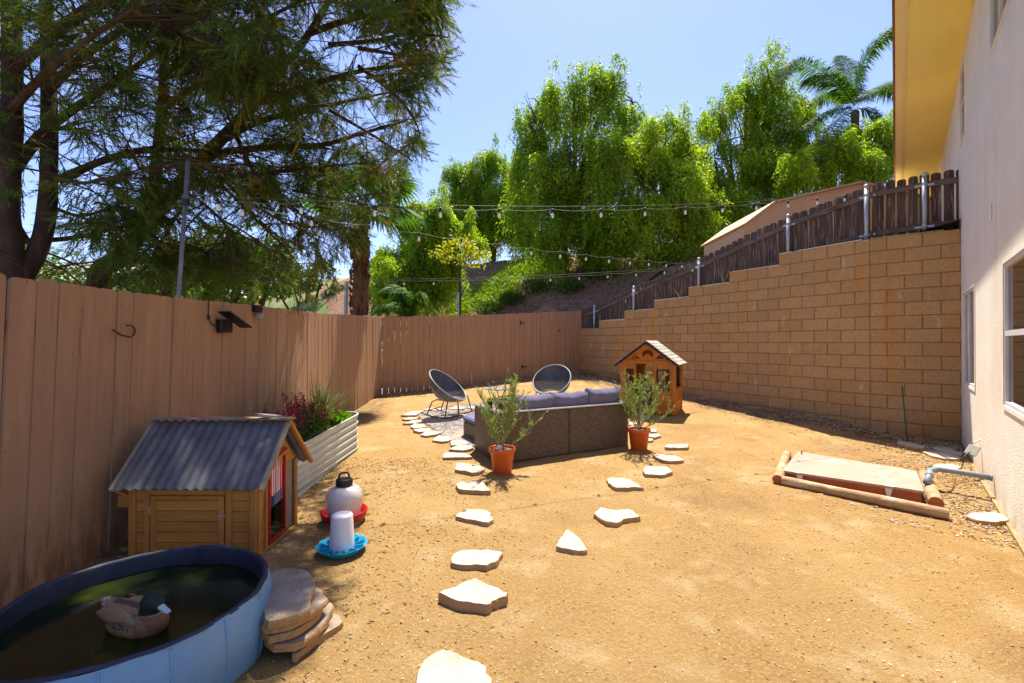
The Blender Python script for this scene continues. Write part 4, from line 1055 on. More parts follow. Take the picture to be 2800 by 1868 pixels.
stone(A1([(95,1568),(165,1360),(330,1275),(540,1350),(700,1410),(740,1590),(690,1760),(300,1800),(90,1740)]), 'large pale flagstone cut off by the bottom edge of the photo', .045)
stone(A1([(285,830),(430,775),(590,697),(700,760),(868,830),(860,862),(790,880),(740,900),(690,935),(480,905),(380,875)]), 'thick diamond shaped flagstone, second from the bottom in the left row', .065)
stone(A1([(395,525),(490,475),(640,478),(800,490),(820,510),(790,560),(690,612),(600,603),(490,608),(390,585)]), 'wide flagstone just beyond the diamond shaped one in the left row', .05)
stone(A1([(1243,455),(1330,308),(1365,325),(1420,365),(1507,485),(1440,492)]), 'triangular flagstone lying alone in the middle of the yard', .045)
stone(A1([(1548,190),(1600,135),(1680,150),(1760,158),(1860,155),(1938,215),(1800,235),(1740,268),(1650,255)]), 'broad chipped flagstone beyond the triangular one on the right row', .05)
stone(A1([(425,210),(500,155),(640,145),(725,180),(720,205),(747,235),(700,265),(560,240)]), 'flagstone with notched right side, fourth from the bottom in the left row', .045)
stone(A2([(590,1145),(610,1122),(770,1125),(830,1185),(740,1184),(615,1175)]), 'squarish flagstone in the left row, directly in front of the orange pot shadow', .055)
stone(A2([(600,1005),(640,1000),(750,1015),(790,1040),(750,1062),(700,1068),(650,1055),(586,1045)]), 'rounded flagstone with a dark spot left of the front orange pot', .05)
ring = [
 ([(505,968),(520,932),(650,932),(708,962),(600,965)], 'straight-edged flagstone by the near left corner of the sofa'),
 ([(545,912),(600,885),(680,880),(715,902),(640,922)], 'pointed flagstone of the ring touching the sofa side'),
 ([(558,870),(565,852),(625,847),(690,870),(650,880),(565,887)], 'half shaded flagstone of the ring below the footstool'),
 ([(437,852),(480,820),(545,825),(572,847),(545,856),(500,862)], 'flagstone of the ring in front of gravel, third from the footstool'),
 ([(360,818),(385,797),(430,785),(510,800),(460,817),(400,824)], 'darker flagstone of the ring at the front left of the gravel'),
 ([(310,785),(370,772),(445,778),(400,795),(350,799)], 'narrow brownish edged flagstone of the ring left of the gravel'),
 ([(293,762),(320,740),(385,745),(402,765),(320,775)], 'white rounded flagstone of the ring at the left bend'),
 ([(243,742),(330,716),(395,722),(320,742)], 'long thin flagstone of the ring just above the white rounded one'),
 ([(237,714),(300,700),(357,705),(300,718)], 'slim flagstone of the ring, second from the far left tip'),
 ([(230,688),(300,662),(392,655),(330,688)], 'leaf shaped flagstone at the far left tip of the ring'),
 ([(368,653),(440,638),(528,641),(480,657)], 'flat flagstone of the ring behind the left chair rocker'),
 ([(532,642),(600,629),(662,632),(655,645),(600,648)], 'flagstone of the far ring edge between the rocker and the sofa'),
 ([(665,637),(720,622),(790,624),(800,640),(720,648)], 'flagstone of the far ring edge partly hidden by the sofa'),
]
for i, (pl_, lb) in enumerate(ring): stone(A2(pl_), lb, .045, seed=i)
right = [
 ([(1967,895),(1990,880),(2127,874),(2130,900),(2000,903)], 'flagstone like a flat brick, farthest of the right row', .05),
 ([(1890,948),(1920,933),(2060,957),(2102,985),(2060,990),(2020,992),(1960,985)], 'grey flecked flagstone, second farthest of the right row', .05),
 ([(1825,1048),(1850,1022),(1990,1025),(2027,1058),(1960,1083),(1840,1075)], 'six sided flagstone, third farthest of the right row', .05),
 ([(1582,1110),(1600,1100),(1710,1098),(1770,1125),(1837,1163),(1760,1163),(1650,1167),(1610,1140)], 'long flagstone of the right row with pointed right corner', .05),
 ([(1732,768),(1760,750),(1815,765),(1872,782),(1830,795),(1760,790)], 'long flagstone behind the right orange pot', .045),
 ([(1868,776),(1922,776),(1922,796),(1880,799)], 'small square flagstone to the right of the right orange pot rim', .045),
 ([(1866,812),(1920,806),(1952,822),(1910,836),(1860,832)], 'fan shaped flagstone right of the right orange pot', .045),
 ([(1735,732),(1790,738),(1800,748),(1735,750)], 'flagstone beside the sofa end, nearest the playhouse', .045),
 ([(1740,845),(1860,838),(1898,842),(1895,856),(1740,862)], 'flagstone partly hidden behind the right orange pot', .04),
]
for i, (pl_, lb, th) in enumerate(right): stone(A2(pl_), lb, th, seed=30+i)
G2 = 'flagstones lying between hatch and house'
stone(A3([(1557,28),(1590,18),(1700,32),(1900,88),(1850,108),(1700,85),(1560,55)]), 'shaded flagstone at the foot of the block wall by the green stake', .05, group=G2)
stone(A3([(1950,95),(2000,82),(2150,92),(2330,165),(2300,190),(2120,150),(2000,122)]), 'shaded flagstone in the corner between block wall and house', .045, group=G2)
stone(A3([(1845,142),(1935,133),(2150,150),(2303,208),(2290,232),(2100,225),(1960,195)]), 'long sunlit flagstone just outside the wall shadow by the house', .04, group=G2)
stone(A3([(1958,302),(2010,280),(2200,285),(2305,322),(2240,350),(2010,335)]), 'oval white flagstone behind the grey pipe bend', .04, group=G2)
stone(A4([(1838,812),(1920,785),(2090,778),(2180,800),(2222,855),(2100,868),(1950,850)]), 'bright flagstone touching the house wall below the pipe', .05, group=G2)
# stack of loose slabs by the pool
def slab(pxy, z, th, lab, seed, rot=0, tilt=(0,0)):
    P3 = []; cx = sum(p[0] for p in pxy)/len(pxy); cy = sum(p[1] for p in pxy)/len(pxy)
    for x, y in pxy: P3.append(Vector((x, y, z+th+(x-cx)*tilt[0]+(y-cy)*tilt[1])))
    stone([], lab, th, m_stone_d, P3=P3, seed=seed, keepz=1, group='stacked flagstone slabs by the blue pool')
def atz(px, py, z): Y = (CZ-z)*F/(py-HY); return ((px-1400)/F*Y, Y)
def S8(l, z): return [atz(x/2.0419, 1100+y/2.0419, z) for x, y in l]
slab(S8([(1625,1368),(1655,1335),(1800,1180),(1870,1148),(1925,1185),(1900,1215),(1760,1300),(1650,1392)], .085), .03, .036, 'bottom slab of the stack poking out at the right', 1, tilt=(-.05,0))
slab(S8([(1455,1240),(1500,1150),(1700,1060),(1840,1080),(1872,1100),(1830,1200),(1760,1270),(1640,1330),(1525,1335)], .13), .078, .033, 'second slab from the bottom of the stack', 2)
slab(S8([(1452,1230),(1500,1100),(1700,1020),(1800,1060),(1810,1130),(1740,1210),(1640,1270),(1500,1300)], .165), .123, .029, 'thin slab in the middle of the stack with rusty edge', 3, tilt=(.02,0))
slab(S8([(1450,1210),(1470,1080),(1640,1000),(1760,1005),(1830,1060),(1825,1100),(1740,1170),(1620,1230),(1480,1250)], .20), .163, .028, 'second slab from the top with orange brown edge', 4)
slab(S8([(1465,1000),(1475,945),(1600,915),(1720,928),(1740,965),(1700,1010),(1560,1040),(1480,1050)], .205), .165, .035, 'slab at the back of the stack against the pool, lying under the top one', 5)
slab(S8([(1460,1090),(1480,1040),(1560,990),(1745,965),(1760,985),(1750,1050),(1740,1130),(1620,1175),(1500,1200),(1470,1150)], .25), .203, .034, 'top slab of the stack with grey pitted face', 6, tilt=(.02,.06))
# ================================================================== CHICKEN COOP
cx0, cx1, cy0, cy1 = -2.60, -1.735, 3.10, 3.66; cg = CZ-1.465; cw = CZ-.915; cr = CZ-.585; ym = (cy0+cy1)/2
coop = empty('chicken_coop', ((cx0+cx1)/2, ym, cg), 'golden wooden hen house with grey corrugated roof behind the blue pool', 'chicken coop')
# front: planks, posts, door
mb = MB()
zz = cg+.03
while zz < cw:
    h_ = min(.072, cw-zz); mb.box(((cx0+cx1)/2, cy0+.012, zz+h_/2), (cx1-cx0-.02, .014, h_-.003), bev=.002); zz += .072
mb.build('front_wall', m_coopwood, coop)
for x, w_ in ((cx0+.022,.044),(cx0+.125,.036),(cx1-.19,.036),(cx1-.022,.044)):
    MB().box((x, cy0-.004, (cg+cw)/2), (w_, .022, cw-cg), bev=.003).build('trim_post', m_coopwood_v, coop)
dx0, dx1, dz1 = cx0+.150, cx1-.215, cw-.115
MB().box(((dx0+dx1)/2, cy0-.003, dz1+.02), (dx1-dx0+.01,.018,.034), bev=.003).build('door_header', m_coopwood, coop)
mb = MB(); zz = cg+.04
while zz < dz1-.01:
    h_ = min(.072, dz1-zz); mb.box(((dx0+dx1)/2, cy0-.004, zz+h_/2), (dx1-dx0-.01,.010,h_-.003), bev=.002); zz += .072
door = mb.build('door', m_coopwood, coop)
mb = MB()
for x in (dx0+.020, dx1-.020): mb.box((x, cy0-.013, (cg+.04+dz1)/2), (.036,.012,dz1-cg-.045), bev=.002)
mb.box(((dx0+dx1)/2, cy0-.0128, dz1-.017), (dx1-dx0-.078,.0112,.026), bev=.002); mb.build('door_frame', m_coopwood_v, door)
lx, lz = dx1-.012, CZ-1.165
mb = MB(); mb.box((lx, cy0-.022, lz), (.045,.006,.016), bev=.002); mb.tube([(lx,cy0-.024,lz),(lx,cy0-.034,lz),(lx+.004,cy0-.034,lz-.022)], .0035, 6); mb.build('latch', m_galv, door)
MB().box((dx0-.001, cy0-.018, dz1-.10), (.012,.008,.05)).build('hinge', m_galv, door)
# left, back
MB().box((cx0+.008, ym, (cg+cw)/2), (.012, cy1-cy0-.03, cw-cg)).build('side_wall', m_coopwood, coop)
MB().box(((cx0+cx1)/2, cy1-.008, (cg+cw)/2), (cx1-cx0-.03, .012, cw-cg)).build('back_wall', m_coopwood, coop)
# right side: planks near part, red framed opening, grey panel, end post
oy0, oy1, oz0, oz1 = 3.235, 3.475, CZ-1.43, CZ-.79
mb = MB(); zz = cg+.02
while zz < cw-.01:
    mb.box((cx1-.010, (cy0+.03+oy0)/2, zz+.036), (.012, oy0-cy0-.035, .069), bev=.002); zz += .072
mb.box((cx1-.010, (oy0+oy1)/2, (cg+oz0)/2), (.012, oy1-oy0, oz0-cg)); mb.build('side_wall', m_coopwood, coop)
MB().box((cx1-.012, (oy1+.012+cy1-.05)/2, (cg+.03+cw)/2), (.010, cy1-.05-oy1-.014, cw-cg-.03)).build('grey_side_panel', m_greywood, coop)
for y, w_ in ((cy0+.022,.040),(cy1-.022,.036),(oy0-.03,.022)): MB().box((cx1+.004, y, (cg+cw)/2), (.022,w_,cw-cg), bev=.003).build('trim_post', m_coopwood_v, coop)
MB().box((cx1+.004, (cy0+cy1)/2, cg+.012), (.020, cy1-cy0-.09, .026), bev=.003).build('base_rail', m_coopwood, coop)
mb = MB(); t_=.018
mb.box((cx1+.004,oy0+t_/2,(oz0+oz1)/2),(.018,t_,oz1-oz0)); mb.box((cx1+.004,oy1-t_/2,(oz0+oz1)/2),(.018,t_,oz1-oz0)); mb.box((cx1+.004,(oy0+oy1)/2,oz0+t_*.7),(.018,oy1-oy0-2*t_,t_*1.4)); mb.box((cx1+.004,(oy0+oy1)/2,oz1-t_/2),(.018,oy1-oy0-2*t_,t_))
mb.build('red_door_frame', m_red, coop)
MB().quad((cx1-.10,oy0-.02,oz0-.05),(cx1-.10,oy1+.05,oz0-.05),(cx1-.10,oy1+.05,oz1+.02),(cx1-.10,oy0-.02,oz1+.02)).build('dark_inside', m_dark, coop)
P = []; D = []
for k in range(260): P.append((cx1-.09+.09*rng.random(), oy0+.02+(oy1-oy0-.04)*rng.random(), oz0+.02+.055*rng.random())); D.append((rng.normal(), rng.normal(), .25*rng.normal()))
V, Fc = scatter(np.array(P), np.array(D), [(0,0,0),(.002,0,.04),(-.002,0,.04)], [(0,1,2)], np.ones(len(P))); tag(npmesh('straw', V, Fc, m_drygrass, coop), kind='stuff')
# flag hanging over upper half of the opening: stripes running down, starry blue band at its foot
def flag_mat():
    m = bpy.data.materials.new('striped_flag'); m.use_nodes = True; nt = m.node_tree; L = nt.links.new; b = nt.nodes['Principled BSDF']; b.inputs['Roughness'].default_value = .9
    tc = nt.nodes.new('ShaderNodeTexCoord'); sp = nt.nodes.new('ShaderNodeSeparateXYZ'); L(tc.outputs['UV'], sp.inputs[0])
    def M(op, a, v=None, v2=None):
        n = nt.nodes.new('ShaderNodeMath'); n.operation = op
        for i, x in ((0,a),(1,v),(2,v2)):
            if x is None: continue
            if hasattr(x,'links'): L(x, n.inputs[i])
            else: n.inputs[i].default_value = x
        return n.outputs[0]
    st = M('GREATER_THAN', M('FRACT', M('MULTIPLY', sp.outputs[0], 6.5)), .5)
    band = M('LESS_THAN', sp.outputs[1], .22)
    u = M('SUBTRACT', M('FRACT', M('MULTIPLY', sp.outputs[0], 11)), .5); v = M('SUBTRACT', M('FRACT', M('MULTIPLY', sp.outputs[1], 20)), .5)
    d = M('LESS_THAN', M('ADD', M('MULTIPLY',u,u), M('MULTIPLY',v,v)), .07); d = M('MULTIPLY', d, M('GREATER_THAN', sp.outputs[0], .35))
    def mx(f,a,c):
        x = nt.nodes.new('ShaderNodeMix'); x.data_type='RGBA'; L(f,x.inputs[0])
        for i,v in ((6,a),(7,c)):
            if hasattr(v,'links'): L(v,x.inputs[i])
            else: x.inputs[i].default_value=(*v,1)
        return x.outputs[2]
    L(mx(band, mx(st,(.50,.02,.025),(.78,.70,.66)), mx(d,(.02,.03,.10),(.6,.6,.62))), b.inputs['Base Color']); return m
fz0, fz1 = CZ-1.17, oz1-.02
n = 12; vs = []; fs = []
for i in range(n+1):
    for j in range(n+1):
        yy = oy0+.019+(oy1-oy0-.038)*i/n; z_ = fz0-.03*(1-i/n)+ (fz1-fz0+.03*(1-i/n))*j/n; vs.append((cx1-.004+.004*math.sin(i*2.1)*(1-j/n), yy, z_))
for i in range(n):
    for j in range(n): fs.append((i*(n+1)+j,(i+1)*(n+1)+j,(i+1)*(n+1)+j+1,i*(n+1)+j+1))
fo = MB().add(vs, fs).build('flag', flag_mat(), coop)
uvl = fo.data.uv_layers.new(name='uv')
for pl_ in fo.data.polygons:
    for li in pl_.loop_indices:
        vi = fo.data.loops[li].vertex_index; i, j = divmod(vi, n+1); uvl.data[li].uv = (i/n, j/n)
# gable triangles
for x in (cx1-.010, cx0+.010):
    MB().prism([(cy0+.01,cw),(cy1-.01,cw),(ym,cr-.02)], (x-.006,0,0), (0,1,0), (0,0,1), (1,0,0), .012).build('gable', m_coopwood, coop)
MB().beam((cx1+.012,oy0-.04,cw+.052),(cx1+.012,oy1+.03,cw+.10),.018,.022).build('gable_strut', m_coopwood_v, coop)
# corrugated roof slopes
rx0, rx1 = cx0-.045, cx1+.075; rdrop = cr-cw; 
for s_ in (-1, 1):
    ye = ym + s_*(ym-cy0+.085); ze_ = cw-.005 - .085*rdrop/(ym-cy0)*.6; nx = 150; vs = []; fs = []
    for i in range(nx+1):
        x = rx0 + (rx1-rx0)*i/nx; wv = .0075*math.sin(2*PI*x/.068)
        for t in (0, .5, 1): vs.append((x, ym+(ye-ym)*t, cr+(ze_-cr)*t + wv + .012))
    for i in range(nx):
        for j in range(2): fs.append((i*3+j,(i+1)*3+j,(i+1)*3+j+1,i*3+j+1))
    MB().add(vs, fs).build('corrugated_roof', m_corr, coop, smooth_=True)
    MB().beam((rx1+.006, ym-s_*(-.0), cr+.012), (rx1+.006, ye+s_*.012, ze_+.006), .030, .028, bev=.003).build('barge_board', m_coopwood_v if s_ > 0 else m_greywood, coop)
    MB().beam((rx0-.006, ym, cr+.012), (rx0-.006, ye+s_*.01, ze_+.006), .022, .026, bev=.003).build('barge_board', m_greywood, coop)
MB().beam((rx0-.03, ym-.022, cr+.030), (rx1+.03, ym-.022, cr+.030), .055, .012, bev=.002).build('ridge_board', m_greywood, coop)
MB().beam((rx0-.03, ym+.030, cr+.026), (rx1+.03, ym+.030, cr+.026), .045, .012, bev=.002).build('ridge_board', m_coopwood, coop)
MB().box((cx0-.075, cy0+.10, CZ-1.03), (.13,.16,.012), Mx=Matrix.Rotation(.35,4,'Y')).build('nest_box_lid', m_coopwood, coop)
MB().box((cx0-.06, cy0+.10, CZ-1.085), (.10,.14,.085), bev=.003).build('nest_box', m_coopwood_v, coop)
bp = Vector((-1.80, ym-.01, cr+.042))
tag(MB(Matrix.Translation(bp)@Matrix.Rotation(-.75,4,'Z')@Matrix.Rotation(R(-10),4,'X')).box((0,0,.006),(.075,.17,.02),bev=.003).build('wood_offcut', m_tan, origin=tuple(bp)), 'pale wooden off-cut lying across the ridge of the hen house', 'board')

# ================================================================== RAISED BED
bx0, bx1, by0, by1 = -2.86, -2.03, 4.12, 6.15; bz = gz(-2.3,5)-.04; bt = CZ-.99; rc = .20
bed = empty('raised_bed', ((bx0+bx1)/2, (by0+by1)/2, bz), 'pale ribbed metal raised garden bed with flowers along the fence', 'planter')
def rrect(off, n=8):
    pts = []; r_ = rc+off
    for (cx, cy, a0) in ((bx1-rc, by1-rc, 0), (bx0+rc, by1-rc, PI/2), (bx0+rc, by0+rc, PI), (bx1-rc, by0+rc, 3*PI/2)):
        for k in range(n+1): a = a0+PI/2*k/n; pts.append((cx+r_*math.cos(a), cy+r_*math.sin(a)))
    return pts
nz_ = 64; vs = []; fs = []; 
def btop(y): return bt + .03*(y-4.1)
base_pts = rrect(0); N = len(base_pts)
for j in range(nz_+1):
    f = j/nz_; off = .011*math.sin(2*PI*f*6.5) if .03 < f < .97 else .0
    for (x, y) in rrect(off): vs.append((x, y, bz+(btop(y)-bz)*f))
for j in range(nz_):
    for i in range(N): fs.append((j*N+i, j*N+(i+1)%N, (j+1)*N+(i+1)%N, (j+1)*N+i))
MB().add(vs, fs).build('corrugated_side', m_bedmetal, bed, smooth_=True)
rp = rrect(.004); MB().tube([(x,y,btop(y)) for x,y in rp+rp[:1]], .011, 8, caps=False).build('top_rim', m_bedmetal, bed, smooth_=True)
MB().add([(x,y,btop(y)-.06) for x,y in rrect(-.012)], [tuple(range(N))]).build('soil', m_soil, bed)
def blades(n, cx, cy, cz, rad, L0, L1, wdt, m, name, label, catg, spread=.9, droop=.5, seed=1, parent=None, segs=6):
    r_ = random.Random(seed); V = []; Fc = []
    for k in range(n):
        a = r_.uniform(0, 2*PI); L_ = r_.uniform(L0, L1); el = r_.uniform(.25, 1.0)**.6*PI/2*(1-spread*.35*r_.random()); dr = r_.uniform(.3,1)*droop
        d = Vector((math.cos(a)*math.cos(el), math.sin(a)*math.cos(el), math.sin(el))); sd_ = Vector((-math.sin(a), math.cos(a), 0)); p = Vector((cx+rad*r_.uniform(-1,1), cy+rad*r_.uniform(-1,1), cz)); st_ = L_/segs; b0 = len(V)
        for i in range(segs+1):
            w_ = wdt*(1-(i/segs)**1.5)*.5+.0004; V.append(p-sd_*w_); V.append(p+sd_*w_); p = p + d*st_; d = (d + Vector((math.cos(a)*.12*dr, math.sin(a)*.12*dr, -.38*dr*(i/segs+.2)))).normalized()
        for i in range(segs): Fc.append((b0+2*i,b0+2*i+1,b0+2*i+3,b0+2*i+2))
    o = npmesh(name, [tuple(v) for v in V], Fc, m, parent, origin=None if parent else (cx,cy,cz))
    if not parent: tag(o, label, catg)
    return o
sz = bt-.05
blades(190, -2.42, 5.70, sz+.03, .06, .38, .80, .011, m_grassblade, 'ornamental_grass', 'spiky green and cream grass tuft rising from the raised bed', 'plant', droop=.7, seed=4)
blades(16, -2.60, 4.55, sz, .06, .35, .75, .006, m_grassblade, 'ornamental_grass', 'sparse wispy grass blades behind the hen house roof in the raised bed', 'plant', droop=.3, seed=9)
blades(14, -2.10, 4.50, sz, .04, .20, .42, .008, m_grassblade, 'ornamental_grass', 'long narrow leaves spilling over the near corner of the raised bed', 'plant', droop=1.6, seed=12, spread=2.2)
def leafclump(name, label, catg, c, rad, n, tv, sc, m, seed, parent=None, up=.5, origin=None):
    g_ = np.random.default_rng(seed); q = g_.normal(size=(n,3)); q /= np.linalg.norm(q,axis=1,keepdims=True); q *= g_.random((n,1))**.45
    P = np.array(c) + q*np.array(rad); D = q + np.array([0,0,up]) + .5*g_.normal(size=(n,3))
    V, Fc = scatter(P, D, tv, [(0,1,2,3)], g_.uniform(sc[0],sc[1],n)); o = npmesh(name, V, Fc, m, parent, origin=origin or c)
    if label: tag(o, label, catg)
    return o
LEAF = [(0,0,0),(.35,.05,.45),(0,.12,1),(-.35,.05,.45)]
fp_ = empty('flowering_plant', (-2.32,4.95,sz), 'magenta flowered bushy plant in the raised bed', 'plant')
leafclump('leaves', None, None, (-2.34,4.98,sz+.10), (.28,.48,.19), 1700, LEAF, (.025,.05), m_bush, 5, parent=fp_)
r_ = random.Random(8); P = []; D = []; mst = MB()
for k in range(85):
    x = -2.34+r_.uniform(-.26,.26); y = 4.95+r_.uniform(-.5,.5); h = r_.uniform(.22,.52); tx = x+r_.uniform(-.06,.06); ty = y+r_.uniform(-.05,.05)
    mst.tube([(x,y,sz+.05),(tx,ty,sz+h)], .002, 3)
    for q in range(30):
        f = q/30; P.append((x+(tx-x)*(.45+.55*f)+r_.gauss(0,.012), y+(ty-y)*(.45+.55*f)+r_.gauss(0,.012), sz+h*(.55+.45*f))); D.append((r_.gauss(0,1), r_.gauss(0,1), .4))
mst.build('stems', m_bush, fp_)
V, Fc = scatter(np.array(P), np.array(D), LEAF, [(0,1,2,3)], rng.uniform(.014,.030,len(P))); npmesh('flowers', V, Fc, m_flower, fp_)
leafclump('lettuce_plant', 'bright lime green leafy lettuce at the far end of the raised bed', 'plant', (-2.24,5.72,sz+.06), (.16,.30,.09), 420, [(0,0,0),(.5,.1,.5),(0,.15,1),(-.5,.1,.5)], (.05,.09), m_lettuce, 3)

# ================================================================== POOL, WATER, DUCK
pc = Vector((-1.73, 2.10, 0)); PR = .53; pz = gz(pc.x,pc.y)-.02; prim = CZ-1.17
pool = empty('paddling_pool', (pc.x,pc.y,pz), 'round blue folding pool with dark inside holding the swimming duck', 'pool')
n = 96; 
def prad(a, f): return PR*(1+.008*math.sin(a*10+1)+.010*math.sin(a*3)) + .020*math.sin(PI*f)
vs = []; fs = []
for j in range(13):
    f = j/12
    for i in range(n):
        a = 2*PI*i/n; r0 = prad(a, f) + (.004 if (i%12)==0 else 0) 
        emb = .0035*(1 if (((i%24) in range(5,19)) and .2 < f < .8 and (j%2==0)) else 0)
        vs.append((pc.x+(r0+emb)*math.cos(a), pc.y+(r0+emb)*math.sin(a), pz+(prim-pz)*f))
for j in range(12):
    for i in range(n): fs.append((j*n+i,j*n+(i+1)%n,(j+1)*n+(i+1)%n,(j+1)*n+i))
side_mb = MB().add(vs, fs)
# raised seams and ribs on the side panels
mb = side_mb
for k in range(16):
    a = 2*PI*k/16+.1; pts = [(pc.x+(prad(a,f)+.001)*math.cos(a), pc.y+(prad(a,f)+.001)*math.sin(a), pz+(prim-pz)*f) for f in (.03,.2,.4,.6,.8,.97)]; mb.tube(pts, .005, 6)
for k in range(16):
    for q in range(3):
        a0 = 2*PI*k/16+.1+.14; f0 = .28+q*.17
        pts = [(pc.x+(prad(a0+t*.034,f0+t*.012)-.0008)*math.cos(a0+t*.034), pc.y+(prad(a0+t*.034,f0+t*.012)-.0008)*math.sin(a0+t*.034), pz+(prim-pz)*(f0+t*.012)) for t in range(6)]; mb.tube(pts, .0032, 5)
mb.build('outer_side', m_poolblue, pool, smooth_=True)
prof = []
vs = []; fs = []; ringf = [(.004,0.0),(.002,.007),(-.008,.010),(-.020,.008),(-.024,-.004),(-.030,-.12),(-.035,-.24)]
for off, dz in ringf:
    for i in range(n):
        a = 2*PI*i/n; r0 = prad(a,1)+off + (.003*math.sin(a*23)+.004*math.sin(a*7)); vs.append((pc.x+r0*math.cos(a), pc.y+r0*math.sin(a), prim+dz+.003*math.sin(a*9)+(.004*math.sin(5*a) if dz > -.01 else 0)))
for j in range(len(ringf)-1):
    for i in range(n): fs.append((j*n+i,j*n+(i+1)%n,(j+1)*n+(i+1)%n,(j+1)*n+i))
fs.append(tuple((len(ringf)-1)*n+i for i in range(n)))
MB().add(vs, fs).build('inner_liner', m_poolrim, pool, smooth_=True)
m_water = mat('pond_water', (.006,.010,.003), (.011,.016,.003), 4, .05, .12, 16, spec=.28, bdist=.012, c3=(.026,.034,.003), s3=2.2)
wz = CZ-1.255
vs = [(pc.x,pc.y,wz)]; fs = []
for k in range(1,9):
    for i in range(n):
        a = 2*PI*i/n; vs.append((pc.x+(prad(a,1)-.02)*k/8*math.cos(a), pc.y+(prad(a,1)-.02)*k/8*math.sin(a), wz))
for i in range(n): fs.append((0,1+i,1+(i+1)%n))
for k in range(7):
    for i in range(n): fs.append((1+k*n+i,1+(k+1)*n+i,1+(k+1)*n+(i+1)%n,1+k*n+(i+1)%n))
tag(MB().add(vs, fs).build('water', m_water, origin=(pc.x,pc.y,wz)), kind='structure')

# duck: one continuous remeshed body, painted in plumage patches
dk = empty('duck', (-1.67, 2.03, wz), 'brown and tan duck with dark green head swimming in the blue pool', 'duck')
DM = mtx((-1.665, 2.02, wz), R(-14)) @ Matrix.Scale(.93, 4)
def ell(c, r, rx=0, ry=0, rz=0, n=20):
    vs = []; fs = []
    Mx = DM @ Matrix.Translation(Vector(c)) @ Matrix.Rotation(rz,4,'Z') @ Matrix.Rotation(ry,4,'Y') @ Matrix.Rotation(rx,4,'X')
    for i in range(n+1):
        th = PI*i/n
        for j in range(n):
            ph = 2*PI*j/n; vs.append(Mx @ Vector((r[0]*math.cos(th), r[1]*math.sin(th)*math.cos(ph), r[2]*math.sin(th)*math.sin(ph))))
    for i in range(n):
        for j in range(n): fs.append((i*n+j,i*n+(j+1)%n,(i+1)*n+(j+1)%n,(i+1)*n+j))
    return vs, fs
mb = MB()
for e in [((0,0,.030),(.150,.088,.068)), ((.055,0,.022),(.105,.082,.066)), ((-.085,0,.060),(.095,.060,.045),0,R(20)), ((-.155,0,.088),(.055,.034,.018),0,R(24)),
          ((.120,0,.045),(.052,.052,.060)), ((.098,-.004,.092),(.050,.047,.058)), ((.110,-.008,.136),(.054,.045,.045)), ((.143,-.012,.128),(.034,.030,.028)),
          ((-.01,.055,.070),(.105,.026,.042),0,R(8),R(6)), ((-.01,-.055,.070),(.105,.026,.042),0,R(8),R(-6)), ((-.03,0,.088),(.10,.05,.02),0,R(6))]:
    mb.add(*ell(*e))
duck = mb.build('body', m_black, dk)
md = duck.modifiers.new('r','REMESH'); md.mode = 'VOXEL'; md.voxel_size = .0045
ms_ = duck.modifiers.new('s','SMOOTH'); ms_.iterations = 7; ms_.factor = .5
dg = bpy.context.evaluated_depsgraph_get(); me2 = bpy.data.meshes.new_from_object(duck.evaluated_get(dg)); duck.modifiers.clear(); duck.data = me2
DMi = (DM).inverted(); ca = me2.color_attributes.new('plumage','FLOAT_COLOR','POINT')
tan, brown, dk_, green, white, grey = (.46,.25,.10), (.10,.055,.035), (.025,.018,.016), (.008,.016,.010), (.45,.36,.27), (.25,.165,.10)
ro_ = Vector(duck['_o'][:])
for i, v in enumerate(me2.vertices):
    p = DMi @ (v.co + ro_); nn = mnoise.noise(p*40)*.5+mnoise.noise(p*110)*.5
    c = tan
    if p.z > .055 and p.x < .085: c = grey if nn > -.05 else tan
    if p.z > .096 and -.13 < p.x < .05: c = brown if abs(p.y) < .018+.01*nn else c
    if abs(p.y) > .035 and .035 < p.z < .060 and -.10 < p.x < .06 : c = brown if nn > 0 else tan
    if p.x < -.105 and p.z < .085: c = dk_
    if p.x < -.165: c = white if nn > -.1 else brown
    if p.x > .085 and p.z < .088: c = (.30,.13,.05) if nn > -.2 else tan
    if p.x > .06 and p.z > .088+.004*nn: c = white if p.z < .094 and p.x > .1 else green
    c = tuple(x*.78*(1+.7*nn) for x in c); ca.data[i].color = (*c, 1)
me2.polygons.foreach_set('use_smooth', [True]*len(me2.polygons))
mdk = bpy.data.materials.new('duck_plumage'); mdk.use_nodes = True; nt = mdk.node_tree; b = nt.nodes['Principled BSDF']; b.inputs['Roughness'].default_value = .75
an = nt.nodes.new('ShaderNodeAttribute'); an.attribute_name = 'plumage'; nt.links.new(an.outputs['Color'], b.inputs['Base Color'])
nz_n = nt.nodes.new('ShaderNodeTexNoise'); nz_n.inputs['Scale'].default_value = 70; tcn = nt.nodes.new('ShaderNodeTexCoord'); mpn = nt.nodes.new('ShaderNodeMapping'); mpn.inputs['Scale'].default_value = (.35,1,1); nt.links.new(tcn.outputs['Object'], mpn.inputs[0]); nt.links.new(mpn.outputs[0], nz_n.inputs['Vector'])
bn = nt.nodes.new('ShaderNodeBump'); bn.inputs['Strength'].default_value = .5; bn.inputs['Distance'].default_value = .006; nt.links.new(nz_n.outputs[0], bn.inputs['Height']); nt.links.new(bn.outputs[0], b.inputs['Normal'])
me2.materials.clear(); me2.materials.append(mdk)
m_bill = mat('duck_bill', (.42,.47,.50), (.34,.4,.44), 20, .4)
